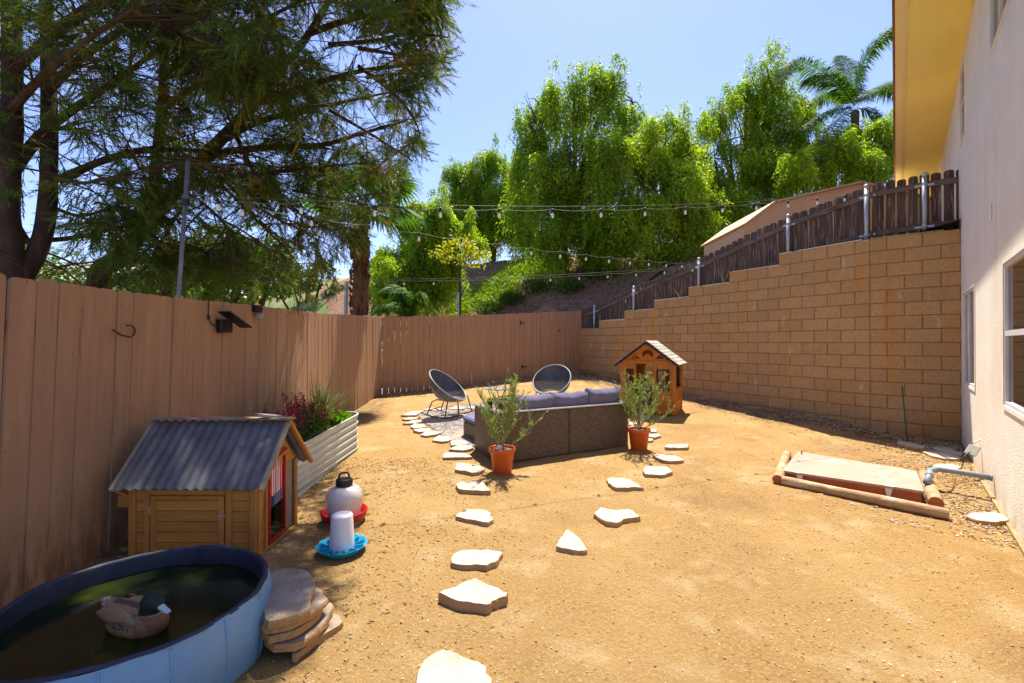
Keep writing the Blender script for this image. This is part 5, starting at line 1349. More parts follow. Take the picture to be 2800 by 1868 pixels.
# bill: flattened taper
vs = []; fs = []; nb = 14; prof = [(.160,.017,.016,.130),(.176,.016,.013,.124),(.192,.014,.009,.117),(.206,.0145,.006,.111),(.216,.011,.004,.108),(.220,.004,.002,.107)]
for x, wy, hz, zc in prof:
    for j in range(nb): a = 2*PI*j/nb; vs.append((x, -.014+wy*math.cos(a), zc+hz*math.sin(a)))
for i in range(len(prof)-1):
    for j in range(nb): fs.append((i*nb+j,i*nb+(j+1)%nb,(i+1)*nb+(j+1)%nb,(i+1)*nb+j))
fs.append(tuple(range(nb)))
MB(DM).add(vs, fs).build('bill', m_bill, dk, smooth_=True)
for s_ in (-1,1): 
    mb = MB(); mb.add(*ell((.146,-.012+s_*.0245,.139),(.0045,.003,.0045),n=8)); mb.build('eye', m_black, dk, smooth_=True)
for s_ in (-1,1):
    mb = MB(DM); vs = []; fs = []; 
    for i in range(9):
        f = i/8; x = .05-.17*f; wv = math.sin(PI*min(1,f*.9+.12))**.7*.040
        for j in range(5):
            g_ = j/4; vs.append((x-.02*g_, s_*(.050+.034*math.sin(g_*2.2)+.002), .098+.03*f*0-.052*g_*(.4+wv/.04*.6)+.012*f))
    for i in range(8):
        for j in range(4): fs.append((i*5+j,(i+1)*5+j,(i+1)*5+j+1,i*5+j+1))
    mb.add(vs, fs); mb.build('wing', mat('duck_wing',(.27,.155,.08),(.11,.06,.035),30,.8,.4,60,(.3,1,1)), dk, smooth_=True)

# ================================================================== WATERERS
p = Vector((-1.37, 3.72, 0)); z0 = gz(p.x,p.y)
wj = empty('poultry_drinker', (p.x,p.y,z0), 'large milky drinker jug with black handled cap in a red tray', 'drinker')
MB().lathe([(0,.035),(.15,.035),(.165,.045),(.178,.095),(.182,.095),(.184,.088),(.170,.035),(.15,.025),(0,.025)], (p.x,p.y,z0), 40).build('red_tray', m_red, wj, smooth_=True)
MB().tube([(p.x,p.y,z0-.005),(p.x,p.y,z0+.027)], .15, 24).build('wooden_block', m_greywood, wj)
MB().lathe([(.128,.04),(.130,.10),(.136,.115),(.140,.125),(.140,.165),(.143,.172),(.143,.20),(.138,.235),(.120,.265),(.09,.287),(.063,.293),(.060,.31)], (p.x,p.y,z0), 48).build('jug', m_milky, wj, smooth_=True)
cap_ = MB().lathe([(.066,.290),(.067,.33),(.063,.345),(.050,.350),(0,.350)], (p.x,p.y,z0), 28).build('cap', m_black, wj)
MB().tube([(p.x-.045,p.y,z0+.345),(p.x-.040,p.y,z0+.375),(p.x-.025,p.y,z0+.392),(p.x+.025,p.y,z0+.398),(p.x+.036,p.y,z0+.385),(p.x+.045,p.y,z0+.345)], .008, 8).build('handle', m_black, cap_)
p = Vector((-1.19, 3.19, 0)); z0 = gz(p.x,p.y)
wf = empty('poultry_feeder', (p.x,p.y,z0), 'small clear feeder tub standing in a scalloped light blue tray', 'feeder')
n = 64; vs = []; fs = []
pr = [(.09,.0,0),(.12,.006,0),(.160,.055,1),(.166,.060,1),(.158,.058,1),(.120,.016,0),(.085,.014,0),(0,.014,0)]
for r0, z_, sc_ in pr:
    for i in range(n):
        a = 2*PI*i/n; r1 = r0+(.005*abs(math.sin(a*6)) if sc_ else .002*abs(math.sin(a*6))); vs.append((p.x+r1*math.cos(a), p.y+r1*math.sin(a), z0+z_-(.006*abs(math.cos(a*6)) if sc_ else 0)))
for j in range(len(pr)-1):
    for i in range(n): fs.append((j*n+i,j*n+(i+1)%n,(j+1)*n+(i+1)%n,(j+1)*n+i))
MB().add(vs, fs).build('blue_tray', m_blueplastic, wf)
mb = MB()
for k in range(12):
    a = 2*PI*k/12; mb.beam((p.x+.082*math.cos(a),p.y+.082*math.sin(a),z0+.03),(p.x+.150*math.cos(a),p.y+.150*math.sin(a),z0+.044),.006,.028)
mb.build('tray_dividers', m_blueplastic, wf)
MB().lathe([(.085,.02),(.072,.255),(.069,.262),(.055,.264),(.050,.257),(0,.257)], (p.x,p.y,z0), 36).build('tub', m_milky2, wf, smooth_=True)

# ================================================================== THINGS ON THE LEFT FENCE
def onf(px, py, off=.03):
    r_ = (px-1400)/F
    for i in range(len(LF)-1):
        a = LF[i][0]; d = LF[i+1][0]-a; den = d.x - r_*d.y
        if abs(den) < 1e-9: continue
        t = (r_*a.y - a.x)/den
        if -0.001 <= t <= 1.001:
            q = a+d*t; dn = d.normalized(); nr = Vector((dn.y,-dn.x,0)); z = CZ+(HY-py)/F*q.y
            lean = .077*max(0,min(1,1-(q.y-2.7)/4)); h = max(0, z-gz(q.x,q.y)); return q + nr*(off+.016+lean*h/1.85) + Vector((0,0,z)), dn, nr
q, dn, nr = onf(590, 885)
sc_ = empty('solar_floodlight', tuple(q), 'black solar floodlight with tilted panel and cable high on left fence', 'light')
MB().beam(q-dn*.10-Vector((0,0,.03)), q+dn*.10-Vector((0,0,.02)), .05, .13, bev=.01).build('lamp_body', m_black, sc_)
a = q+nr*.05+Vector((0,0,.06)); mbp = MB(); mbp.beam(a-dn*.10+Vector((0,0,.05)), a+dn*.22-Vector((0,0,.09))+nr*.04, .13, .012, bev=.003); mbp.build('solar_panel', m_blackmetal, sc_)
MB().tube([q, a], .012, 8).build('arm', m_black, sc_)
k1, _, _ = onf(548, 820, .012); k2, _, _ = onf(548, 868, .014); k3, _, _ = onf(556, 888, .03); k4, _, _ = onf(575, 898, .03)
cable('cable', [k1, k2, k3, k4, q-dn*.09], .006, m_black, '', par=sc_)
MB().tube([k2-Vector((0,0,.02)), k2+Vector((0,0,.02))], .011, 8).build('cable_plug', m_black, sc_)
q, dn, nr = onf(684, 852)
s2 = empty('wall_lamp', tuple(q), 'small dark lantern with pale lens near the top of left fence', 'light')
MB().beam(q-dn*.06+Vector((0,0,.03)), q+dn*.06+Vector((0,0,.03)), .07, .08, bev=.012).build('lamp_body', m_black, s2)
MB().beam(q-dn*.03-Vector((0,0,.06))+nr*.02, q+dn*.05-Vector((0,0,.045))+nr*.03, .05, .06, bev=.006).build('lens', m_tan, s2)
q, dn, nr = onf(306, 905)
hk = []
for i in range(16):
    a = -PI*.62+ i/15*PI*1.25; hk.append(q + dn*(.055*math.cos(a)+.02) + Vector((0,0,.042*math.sin(a)-.0)))
pts = [q - dn*.12+Vector((0,0,.005)), q-dn*.05-Vector((0,0,.03))] + [p for p in hk]
tag(MB().tube(pts, .006, 6).build('metal_hook', m_rust, origin=tuple(q), smooth_=True), 'rusty curved hook fixed to the left fence boards', 'hook')

# ================================================================== POLE AND STRING LIGHTS
b0 = at(488, 813, 3.98); t0 = at(513, 440, 4.0)
po = empty('light_pole', (b0.x, b0.y, 0), 'tall galvanized steel pole holding the string lights behind left fence', 'pole')
dd = (t0-b0).normalized(); foot = b0 - dd*(b0.z/dd.z)
MB().tube([foot, t0], .017, 14).build('pole', mat('pole_steel_shaded', (.22,.22,.22), (.15,.15,.15), 8, .5, metal=.3), po, smooth_=True)  # galvanized steel darkened in colour to paint in the tree's shade
MB().tube([at(506,545,3.98), at(506,560,3.98)], .03, 12).build('clamp', m_black, po)
def strlights(P0, P1, sag, n, s0, label, spans, wire=True):
    root = empty('string_lights', tuple(P0), label, 'string lights', 'string lights strung across the yard')
    Ld = (P1-P0); 
    def pos(t): return P0 + Ld*t + Vector((0,0,-4*sag*t*(1-t)))
    c = []; bulbs = [s0 + (1-s0-.02)*k/(n-1) for k in range(n)]
    knots = [0]+bulbs+[1]
    for i in range(len(knots)-1):
        for k in range(5):
            t = knots[i]+(knots[i+1]-knots[i])*k/5; p = pos(t); p.z -= .022*math.sin(PI*k/5)+ .0; c.append(p)
    c.append(pos(1)); MB().tube(c, .0027, 5).build('cable', m_wire, root)
    if wire: MB().tube([pos(i/30)+Vector((0,0,.028+.01*(1-abs(i/15-1)))) for i in range(31)], .0014, 4).build('support_wire', m_wire, root)
    for t in bulbs:
        p = pos(t); so = MB().lathe([(0,.006),(.008,.006),(.013,-.005),(.013,-.040),(.011,-.044),(0,-.044)], tuple(p), 12).build('socket', m_black, root, smooth_=True)
        MB().lathe([(0,-.042),(.009,-.044),(.011,-.052),(.017,-.072),(.0175,-.084),(.014,-.098),(.007,-.104),(0,-.105)], tuple(p), 12).build('bulb', m_bulb, so, smooth_=True)
    return root
pe = lambda t, z: Vector((pfp(t,.24).x, pfp(t,.24).y, z))
P0 = Vector((-2.90,3.98,2.78)); P1 = pe(.35, 3.98)
strlights(P0, P1, .17, 14, .03, 'nearest and highest string of bulbs ending at the dark picket fence', 0)
strlights(Vector((-2.90,3.98,2.80)), pe(3.30, 3.27), .10, 15, .05, 'middle string of bulbs sloping from the pole down to the second fence post', 0, wire=False)
strlights(Vector((-3.2,9.82,2.86)), pe(3.34, 3.22), .09, 12, .03, 'lowest and farthest string of bulbs running from the palm trunk to the fence', 0)

# ================================================================== GRAVEL, CHIPS, PEBBLES
GPOLY = [(-.75,6.1),(-.97,6.6),(-1.2,7.1),(-1.45,7.6),(-1.68,8.1),(-1.70,8.6),(-1.35,9.05),(-.6,9.25),(.3,9.25),(1.1,8.95),(1.7,8.3),(1.9,7.6),(1.8,7.0),(1.2,6.5),(.3,6.1)]
GC = (.1, 7.7); n = 60
def gedge(a):
    """distance from GC to the gravel outline in direction a"""
    dx, dy = math.cos(a), math.sin(a); best = 1.5
    for i in range(len(GPOLY)):
        x1, y1 = GPOLY[i][0]-GC[0], GPOLY[i][1]-GC[1]; x2, y2 = GPOLY[(i+1)%len(GPOLY)][0]-GC[0], GPOLY[(i+1)%len(GPOLY)][1]-GC[1]
        ex, ey = x2-x1, y2-y1; den = dx*ey-dy*ex
        if abs(den) < 1e-9: continue
        t = (x1*ey-y1*ex)/den; u_ = (x1*dy-y1*dx)/den
        if t > 0 and -1e-6 <= u_ <= 1+1e-6: best = t
    return best
vs = [(GC[0],GC[1],gz(*GC)+.02)]; fs = []
for k in range(1,8):
    for i in range(n):
        a = 2*PI*i/n; r0 = gedge(a)*k/7; x = GC[0]+r0*math.cos(a); y = GC[1]+r0*math.sin(a); vs.append((x,y,yz(x,y)+.014))
for i in range(n): fs.append((0,1+i,1+(i+1)%n))
for k in range(6):
    for i in range(n): fs.append((1+k*n+i,1+(k+1)*n+i,1+(k+1)*n+(i+1)%n,1+k*n+(i+1)%n))
tag(MB().add(vs, fs).build('gravel_base', m_gravel), kind='structure')
def debris(name, n, sampler, tv, tf, sc, m, flat=.25, seed=1):
    g_ = np.random.default_rng(seed); P = []; D = []
    while len(P) < n:
        x, y = sampler(g_)
        if not in_yard(x, y) or mnoise.noise(Vector((x*1.6, y*1.6, seed)))+.35*mnoise.noise(Vector((x*6, y*6, seed))) < g_.random()*.9-.45: continue
        P.append((x, y, yz(x, y)+.003)); D.append((g_.normal(), g_.normal(), flat*g_.normal()))
    V, Fc = scatter(np.array(P), np.array(D), tv, tf, g_.uniform(sc[0],sc[1],n)); return tag(npmesh(name, V, Fc, m), kind='stuff')
OCT = [(.5,0,0),(-.5,0,0),(0,.4,0),(0,-.4,0),(0,0,.3),(0,0,-.3)]; OCF = [(0,2,4),(2,1,4),(1,3,4),(3,0,4),(2,0,5),(1,2,5),(3,1,5),(0,3,5)]
CH = [(.10,0,-.5),(.13,.06,.1),(.05,.02,.5),(-.12,.05,.35),(-.08,0,-.4)]
CHF = [(0,1,2,3),(0,3,4,4)]
CHIP = [(-.11,.0,-.5),(.11,.0,-.45),(.08,.05,.5),(-.10,.03,.46)]
debris('wood_chips', 9000, lambda g_: (g_.uniform(-2.6,5), 1.0+ 7*g_.random()**1.6), CHIP, [(0,1,2,3)], (.005,.024), m_chip, .15, 2)
def nearwall(g_):
    if g_.random() < .55:
        t = g_.uniform(-.6, 6.5); o = abs(g_.normal())*.42; p = J + (WL if t > 0 else -WR)*abs(t) - nLn*o; 
        if t < 0: p = J + WR*(-t) - nRn*o
    else:
        s = g_.uniform(0, 4.2); o = abs(g_.normal())*.55+.03; p = HC + HA*s + HN*o
    return p.x, p.y
debris('wood_chips', 9000, nearwall, CHIP, [(0,1,2,3)], (.010,.045), m_chip, .25, 3)
debris('leaf_litter', 5000, lambda g_: (g_.uniform(-2.8,-.6)+.3*g_.normal(), g_.uniform(1.6,5.6)), CHIP, [(0,1,2,3)], (.010,.034), mat('tree_litter',(.26,.16,.07),(.36,.25,.10),9,.9,island=.5), .2, 15)
debris('leaf_litter', 5000, lambda g_: (lambda u_, v_: ((A0+DU*u_-DV*v_).x, (A0+DU*u_-DV*v_).y))(g_.uniform(0,5.8), abs(g_.normal())*.35), CHIP, [(0,1,2,3)], (.015,.05), m_chip, .2, 16)
debris('clods', 700, lambda g_: (g_.uniform(-2,4.2), 1.2+4.5*g_.random()**1.3), OCT, OCF, (.006,.020), mat('soil_clods',(.47,.30,.13),(.38,.23,.09),9,.95,island=.25), 2, 17)
debris('pebbles', 2600, nearwall, OCT, OCF, (.010,.038), m_pebble, 2, 4)
debris('pebbles', 1500, lambda g_: (g_.uniform(-2.2,4.5), 1.3+5*g_.random()**1.4), OCT, OCF, (.006,.018), m_pebble, 2, 5)
def ingr(g_):
    a = g_.uniform(0,2*PI); r0 = gedge(a)*1.03*math.sqrt(g_.random()); return GC[0]+r0*math.cos(a), GC[1]+r0*math.sin(a)
gso = debris('gravel', 12000, ingr, OCT, OCF, (.012,.03), mat('gravel_stones', (.46,.42,.39), (.3,.26,.23), 9, .9, island=.5), 2, 6); gso.location.z += .012
# ================================================================== VEGETATION
def P28(l): return [at(a, b_, c) for a, b_, c in l]
def spline(pts, k=5):
    P = [Vector(p) for p in pts]; out = []
    for i in range(len(P)-1):
        p0 = P[max(0,i-1)]; p1 = P[i]; p2 = P[i+1]; p3 = P[min(len(P)-1,i+2)]
        for q in range(k):
            t = q/k; out.append(.5*((2*p1)+(p2-p0)*t+(2*p0-5*p1+4*p2-p3)*t*t+(3*p1-p0-3*p2+p3)*t**3))
    out.append(P[-1]); return out
# ---- large overhanging evergreen trees at left -----------------------
EDGE = [(-1500,1270),(-400,1250),(0,1232),(140,1242),(240,1218),(300,1165),(400,1172),(480,1160),(560,1125),(640,1045),(700,1015),(760,960),(850,900)]
def edge(py):
    for i in range(len(EDGE)-1):
        if py <= EDGE[i+1][0]:
            t = (py-EDGE[i][0])/(EDGE[i+1][0]-EDGE[i][0]); return EDGE[i][1]*(1-t)+EDGE[i+1][1]*t
    return 860
SPR = []; SPF = []
r0_ = random.Random(77)
for k in range(15):                       # feathery spray: thin narrow blades on both sides of a drooping twig
    z = .04+k*.062; a = r0_.uniform(-.5,.5) + (0 if k%2 else PI); L_ = .30*(1-.45*k/15)+.06
    bx, by = math.cos(a), math.sin(a); n0 = len(SPR); w_ = .022
    SPR += [(bx*.0-by*w_, by*.0+bx*w_, z), (bx*.0+by*w_, by*.0-bx*w_, z), (bx*L_*.62, by*L_*.62, z+L_*.75)]
    SPF.append((n0,n0+1,n0+2))
n0 = len(SPR); SPR += [(-.02,0,.85),(.02,0,.85),(0,0,1.18)]; SPF.append((n0,n0+1,n0+2))
def dapple_hole(x, y, z):  # crown openings shaped by sun direction, put in to let dapples through
    gx = x-z*.445*.208; gy = y-z*.445*.978
    if not (-2.75 < gx < -1.62 and 2.1 < gy < 4.1): return False
    return mnoise.noise(Vector((gx*4.6, gy*4.6, 4.2)))+.3*mnoise.noise(Vector((gx*11, gy*11, 1.2))) > .09
def ever_tree(name, label, trunks, limbs, seed, dens=1.0, bare=()):
    r_ = random.Random(seed); org = trunks[0][0][0]
    root = empty(name, (org.x, org.y, 0), label, 'tree', 'dark feathery evergreen trees beyond the left fence')
    tb = MB()
    for pts, rads in trunks:
        sp = spline(pts, 6); k = len(sp); rr = [rads[0]+(rads[1]-rads[0])*i/(k-1) for i in range(k)]
        rr = [a*(1+.10*mnoise.noise(p*2.3)) for a, p in zip(rr, sp)]; tb.tube(sp, rr, 12)
    tb.build('trunk', m_bark, root, smooth_=True)
    lb = MB(); tw = MB(); P = []; D = []; sc = []; 
    segs = [(pts, rad, True) for pts, rad in limbs]
    for pts, rad in limbs:
        sp = spline(pts, 6); k = len(sp); lb.tube(sp, [rad*(1-.75*i/(k-1))*(1+.12*mnoise.noise(p*5)) for i, p in enumerate(sp)], 8)
        L_ = sum((sp[i+1]-sp[i]).length for i in range(k-1)); nsec = int(L_*9.5*dens)
        for q in range(nsec):
            f = r_.uniform(.12, 1.0); i = min(k-2, int(f*(k-1))); s0 = sp[i].lerp(sp[i+1], r_.random()); dd = (sp[i+1]-sp[i]).normalized()
            a = r_.uniform(0, 2*PI); dv = (dd*.7 + Vector((math.cos(a), math.sin(a), r_.uniform(-.35,.55)))).normalized(); ln = r_.uniform(.45, 1.25)
            sec = []; p = s0.copy(); d = dv.copy()
            for j in range(7): sec.append(p.copy()); p = p + d*ln/6; d = (d + Vector((r_.gauss(0,.10), r_.gauss(0,.10), -.05))).normalized()
            pe_ = sec[-1]
            if pe_.y < 2.4 or 1400+F*pe_.x/pe_.y > edge(HY-F*(pe_.z-CZ)/pe_.y)-28: continue
            if dapple_hole(*sec[3]) or (dapple_hole(*sec[1]) and dapple_hole(*sec[5])): continue
            lb.tube(sec, [.010*(1-j/8)*(.6+ln*.5) for j in range(7)], 4, caps=False)
            leafless = r_.random() < .12
            for t_ in range(int(9*ln)+2):
                j = r_.randint(1,5); q0 = sec[j].lerp(sec[j+1], r_.random()); dt = (d*.5 + Vector((r_.gauss(0,.7), r_.gauss(0,.7), r_.gauss(-.1,.4)))).normalized(); lt = r_.uniform(.16,.42)
                q1 = q0 + dt*lt*.5 + Vector((0,0,-.01)); q2 = q0 + dt*lt + Vector((0,0,-.05*lt/.3))
                if 1400+F*q2.x/q2.y > edge(HY-F*(q2.z-CZ)/q2.y)-6: continue
                if dapple_hole(*q1) or dapple_hole(*q2): continue
                tw.tube([q0,q1,q2], [.0035,.0028,.0018], 3, caps=False)
                if leafless: continue
                for u_ in (.2,.4,.55,.68,.8,.9,1.0):
                    pp = q0.lerp(q2, u_); P.append(tuple(pp)); sd_ = dt + Vector((r_.gauss(0,.5), r_.gauss(0,.5), r_.gauss(-.55,.35))); D.append(tuple(sd_)); sc.append(r_.uniform(.13,.26))
    P = np.array(P); D = np.array(D); sc = np.array(sc)
    px = 1400+F*P[:,0]/P[:,1]; py = HY-F*(P[:,2]-CZ)/P[:,1]
    ed = np.interp(py, [e[0] for e in EDGE], [e[1] for e in EDGE])
    wob = np.array([40*mnoise.noise(Vector((p[0]*1.7, p[1]*1.7, p[2]*1.7))) for p in P])
    keep = (px < ed+2+wob) & (P[:,1] > 2.6) & (P[:,2] > 2.15+.1*wob/40) 
    # natural gaps: foliage hangs in clumps
    gap = np.array([mnoise.noise(Vector((p[0]*1.15+9, p[1]*1.15, p[2]*1.5)))+.6*mnoise.noise(Vector((p[0]*3.4+9, p[1]*3.4, p[2]*3.4))) for p in P]); keep &= (gap > -.20)
    for bx, by, br in bare: keep &= ~(((px-bx)**2 + ((py-by)*1.4)**2 < br*br) & (rng.random(len(P)) < .72))
    # foliage cut away along the sun's rays so dapples reach hen house and pool
    T_ = P + D/np.linalg.norm(D,axis=1,keepdims=True)*(sc*.9)[:,None]; M__ = (P+T_)/2
    keep &= ~np.array([dapple_hole(*p) or dapple_hole(*m_) or dapple_hole(*t_) for p, m_, t_ in zip(P, M__, T_)])
    P, D, sc = P[keep], D[keep], sc[keep]
    if seed == 6:      # added leaf clusters, placed along sun rays to shade the ground below
        eP = []; eD = []; r2 = random.Random(3)
        for cl in range(300):
            gx_ = r2.uniform(-1.75,-.70); gy_ = r2.uniform(1.3,4.7)
            if gx_ > -.72 - .16*abs(gy_-3.0) or mnoise.noise(Vector((gx_*4,gy_*4,3))) > .12: continue
            h_ = r2.uniform(4.0,5.6); c_ = Vector((gx_+h_*.445*.208, gy_+h_*.445*.978, h_)); d_ = Vector((1+r2.gauss(0,.4), r2.gauss(-.3,.6), r2.gauss(-.1,.3))).normalized()
            tp_ = c_+d_*.22
            if 1400+F*tp_.x/tp_.y > edge(HY-F*(tp_.z-CZ)/tp_.y)-12: continue
            tw.tube([c_-d_*.30, c_, c_+d_*.22], [.006,.004,.002], 4, caps=False)
            for q in range(26):
                pp = c_ + d_*r2.uniform(-.25,.22) + Vector((r2.gauss(0,.03), r2.gauss(0,.03), r2.gauss(0,.03))); eP.append(tuple(pp)); sd_ = d_*.8 + Vector((r2.gauss(0,.6), r2.gauss(0,.6), r2.gauss(-.3,.4))); eD.append(tuple(sd_))
        eP = np.array(eP); ex = 1400+F*eP[:,0]/eP[:,1]; ey = HY-F*(eP[:,2]-CZ)/eP[:,1]; ok = ex < np.interp(ey, [q[0] for q in EDGE], [q[1] for q in EDGE])
        P = np.concatenate([P, eP[ok]]); D = np.concatenate([D, np.array(eD)[ok]]); sc = np.concatenate([sc, rng.uniform(.13,.24,ok.sum())])
    lb.build('limbs', m_twig, root, smooth_=False); tw.build('twigs', m_twig, root)
    V, Fc = scatter(P, D, SPR, SPF, sc); npmesh('foliage', V, Fc, m_conif, root)
    print(name, 'sprays', len(P)); return root
g0_ = lambda x, y: Vector((x, y, -.1))
ever_tree('evergreen_tree', 'forked evergreen tree at the far left with the thickest trunk', 
 [([g0_(-4.5,4.05), at(30,760,4.1), at(18,560,4.15), at(28,380,4.2), at(30,160,4.3), at(20,-300,4.5)], (.10,.07)),
  ([at(26,800,4.1), at(100,690,4.25), at(128,560,4.35), at(132,330,4.5), at(125,60,4.6), at(110,-350,4.8)], (.085,.05))],
 [(P28([(30,470,4.2),(100,380,4.4),(166,321,4.5),(300,228,4.8),(420,140,5.0),(540,30,5.2)]), .06),
  (P28([(155,494,4.4),(287,436,4.6),(402,410,4.9),(534,410,5.2),(680,420,5.5)]), .045),
  (P28([(60,660,4.3),(200,650,4.5),(330,620,4.8),(430,600,5.0)]), .03), (P28([(130,560,4.4),(220,590,4.6),(320,560,4.7),(420,530,4.8)]), .022), (P28([(40,600,4.2),(110,700,4.4),(180,740,4.7)]), .02), (P28([(130,480,4.4),(220,500,4.3),(320,480,4.3),(420,450,4.4)]), .022),
  (P28([(30,300,4.2),(120,200,3.9),(260,90,3.7),(400,0,3.7)]), .04),
  (P28([(25,200,4.3),(150,90,4.3),(330,-20,4.4),(520,-120,4.5)]), .05),
  (P28([(125,100,4.6),(260,0,4.6),(450,-130,4.7),(700,-260,4.8)]), .05),
  (P28([(20,400,4.2),(-60,300,4.0),(-160,200,4.0)]), .04),
  (P28([(125,250,4.5),(230,150,4.4),(380,60,4.2),(520,90,4.1),(640,150,4.1)]), .04)], 5, 1.2, bare=((200,500,120),(330,380,100)))
ever_tree('evergreen_tree', 'leaning evergreen tree whose long limbs spread over the hen house',
 [([g0_(-4.75,5.2), at(262,800,5.25), at(330,700,5.3), at(415,590,5.4), at(505,490,5.55), at(570,420,5.7)], (.115,.075)),
  ([at(350,670,5.3), at(410,560,5.3), at(428,440,5.3), at(442,290,5.4), at(450,80,5.5), at(455,-300,5.6)], (.075,.04))],
 [(P28([(560,425,5.7),(650,330,5.8),(760,200,5.8),(850,80,5.8),(930,-60,5.8),(1010,-220,5.9)]), .08),
  (P28([(500,496,5.5),(631,485,5.6),(760,470,5.8),(880,455,6.0),(1010,445,6.3)]), .035),
  (P28([(480,515,5.5),(580,425,5.7),(740,402,5.9),(880,395,6.1),(985,365,6.3),(1110,330,6.4)]), .055),
  (P28([(600,390,5.7),(677,344,5.6),(800,305,5.6),(950,275,5.8),(1090,245,6.0)]), .045),
  (P28([(700,280,5.8),(850,230,5.6),(1000,190,5.3),(1190,170,5.0)]), .045),
  (P28([(840,90,5.6),(960,50,5.2),(1080,30,4.9),(1200,40,4.6)]), .04), (P28([(900,120,5.4),(1020,110,5.0),(1120,90,4.8),(1225,100,4.6)]), .03),
  (P28([(900,0,5.8),(1020,-60,5.5),(1120,-60,5.2),(1190,20,5.0)]), .04),
  (P28([(640,360,5.7),(700,480,5.5),(780,560,5.5),(870,610,5.7)]), .03),
  (P28([(560,430,5.6),(640,520,5.8),(760,600,6.2),(880,650,6.6)]), .03),
  (P28([(445,200,5.4),(560,120,5.0),(700,60,4.7),(860,-20,4.5)]), .04),
  (P28([(440,300,5.4),(540,230,4.9),(660,190,4.5),(800,150,4.3)]), .035),
  (P28([(450,60,5.5),(600,-80,5.2),(800,-200,5.0),(1000,-330,4.8)]), .05),
  (P28([(930,-60,5.8),(1050,-200,5.4),(1130,-330,5.0),(1180,-500,4.6)]), .05),
  (P28([(600,-80,5.2),(760,-120,4.6),(900,-160,4.2),(1040,-160,4.0)]), .04),
  (P28([(430,480,5.3),(560,560,5.1),(640,640,5.2)]), .025), (P28([(400,640,5.4),(480,680,5.3),(560,690,5.3),(640,720,5.4)]), .02), (P28([(980,180,5.4),(1070,250,5.2),(1130,320,5.2),(1150,380,5.3)]), .025), (P28([(900,300,5.8),(1020,370,5.8),(1130,440,5.8)]), .025), (P28([(1000,60,4.9),(1100,20,4.6),(1180,-20,4.4),(1235,-60,4.3)]), .03), (P28([(1020,-60,5.0),(1130,-90,4.7),(1215,-120,4.5)]), .03), (P28([(980,130,5.0),(1100,150,4.8),(1220,170,4.7)]), .025), (P28([(1040,90,5.4),(1140,60,5.2),(1225,40,5.0)]), .022), (P28([(1000,210,5.6),(1100,200,5.5),(1190,215,5.4)]), .022), (P28([(900,-250,4.4),(1060,-280,4.2),(1220,-330,4.1)]), .03), (P28([(900,-420,4.6),(1080,-480,4.5),(1240,-560,4.5)]), .03), (P28([(600,500,5.6),(700,600,5.9),(780,680,6.2),(830,740,6.4)]), .022), (P28([(500,560,5.5),(440,660,5.6),(400,730,5.6)]), .02), (P28([(800,520,5.8),(900,540,6.2),(1000,560,6.6),(1060,590,6.8)]), .022),
  (P28([(455,-200,5.6),(650,-420,5.2),(900,-600,4.9),(1080,-700,4.7)]), .05),
  (P28([(700,-100,4.6),(850,-220,4.3),(1000,-300,4.1),(1160,-360,4.0)]), .04), (P28([(700,-300,4.6),(880,-420,4.3),(1050,-500,4.1),(1190,-560,4.0)]), .04), (P28([(800,-60,4.4),(960,-130,4.1),(1120,-170,3.9),(1210,-200,3.8)]), .03), (P28([(640,-250,4.2),(760,-400,3.8),(880,-500,3.6),(1020,-600,3.5)]), .03)], 6, 1.35, bare=((1000,120,60),(700,330,60)))

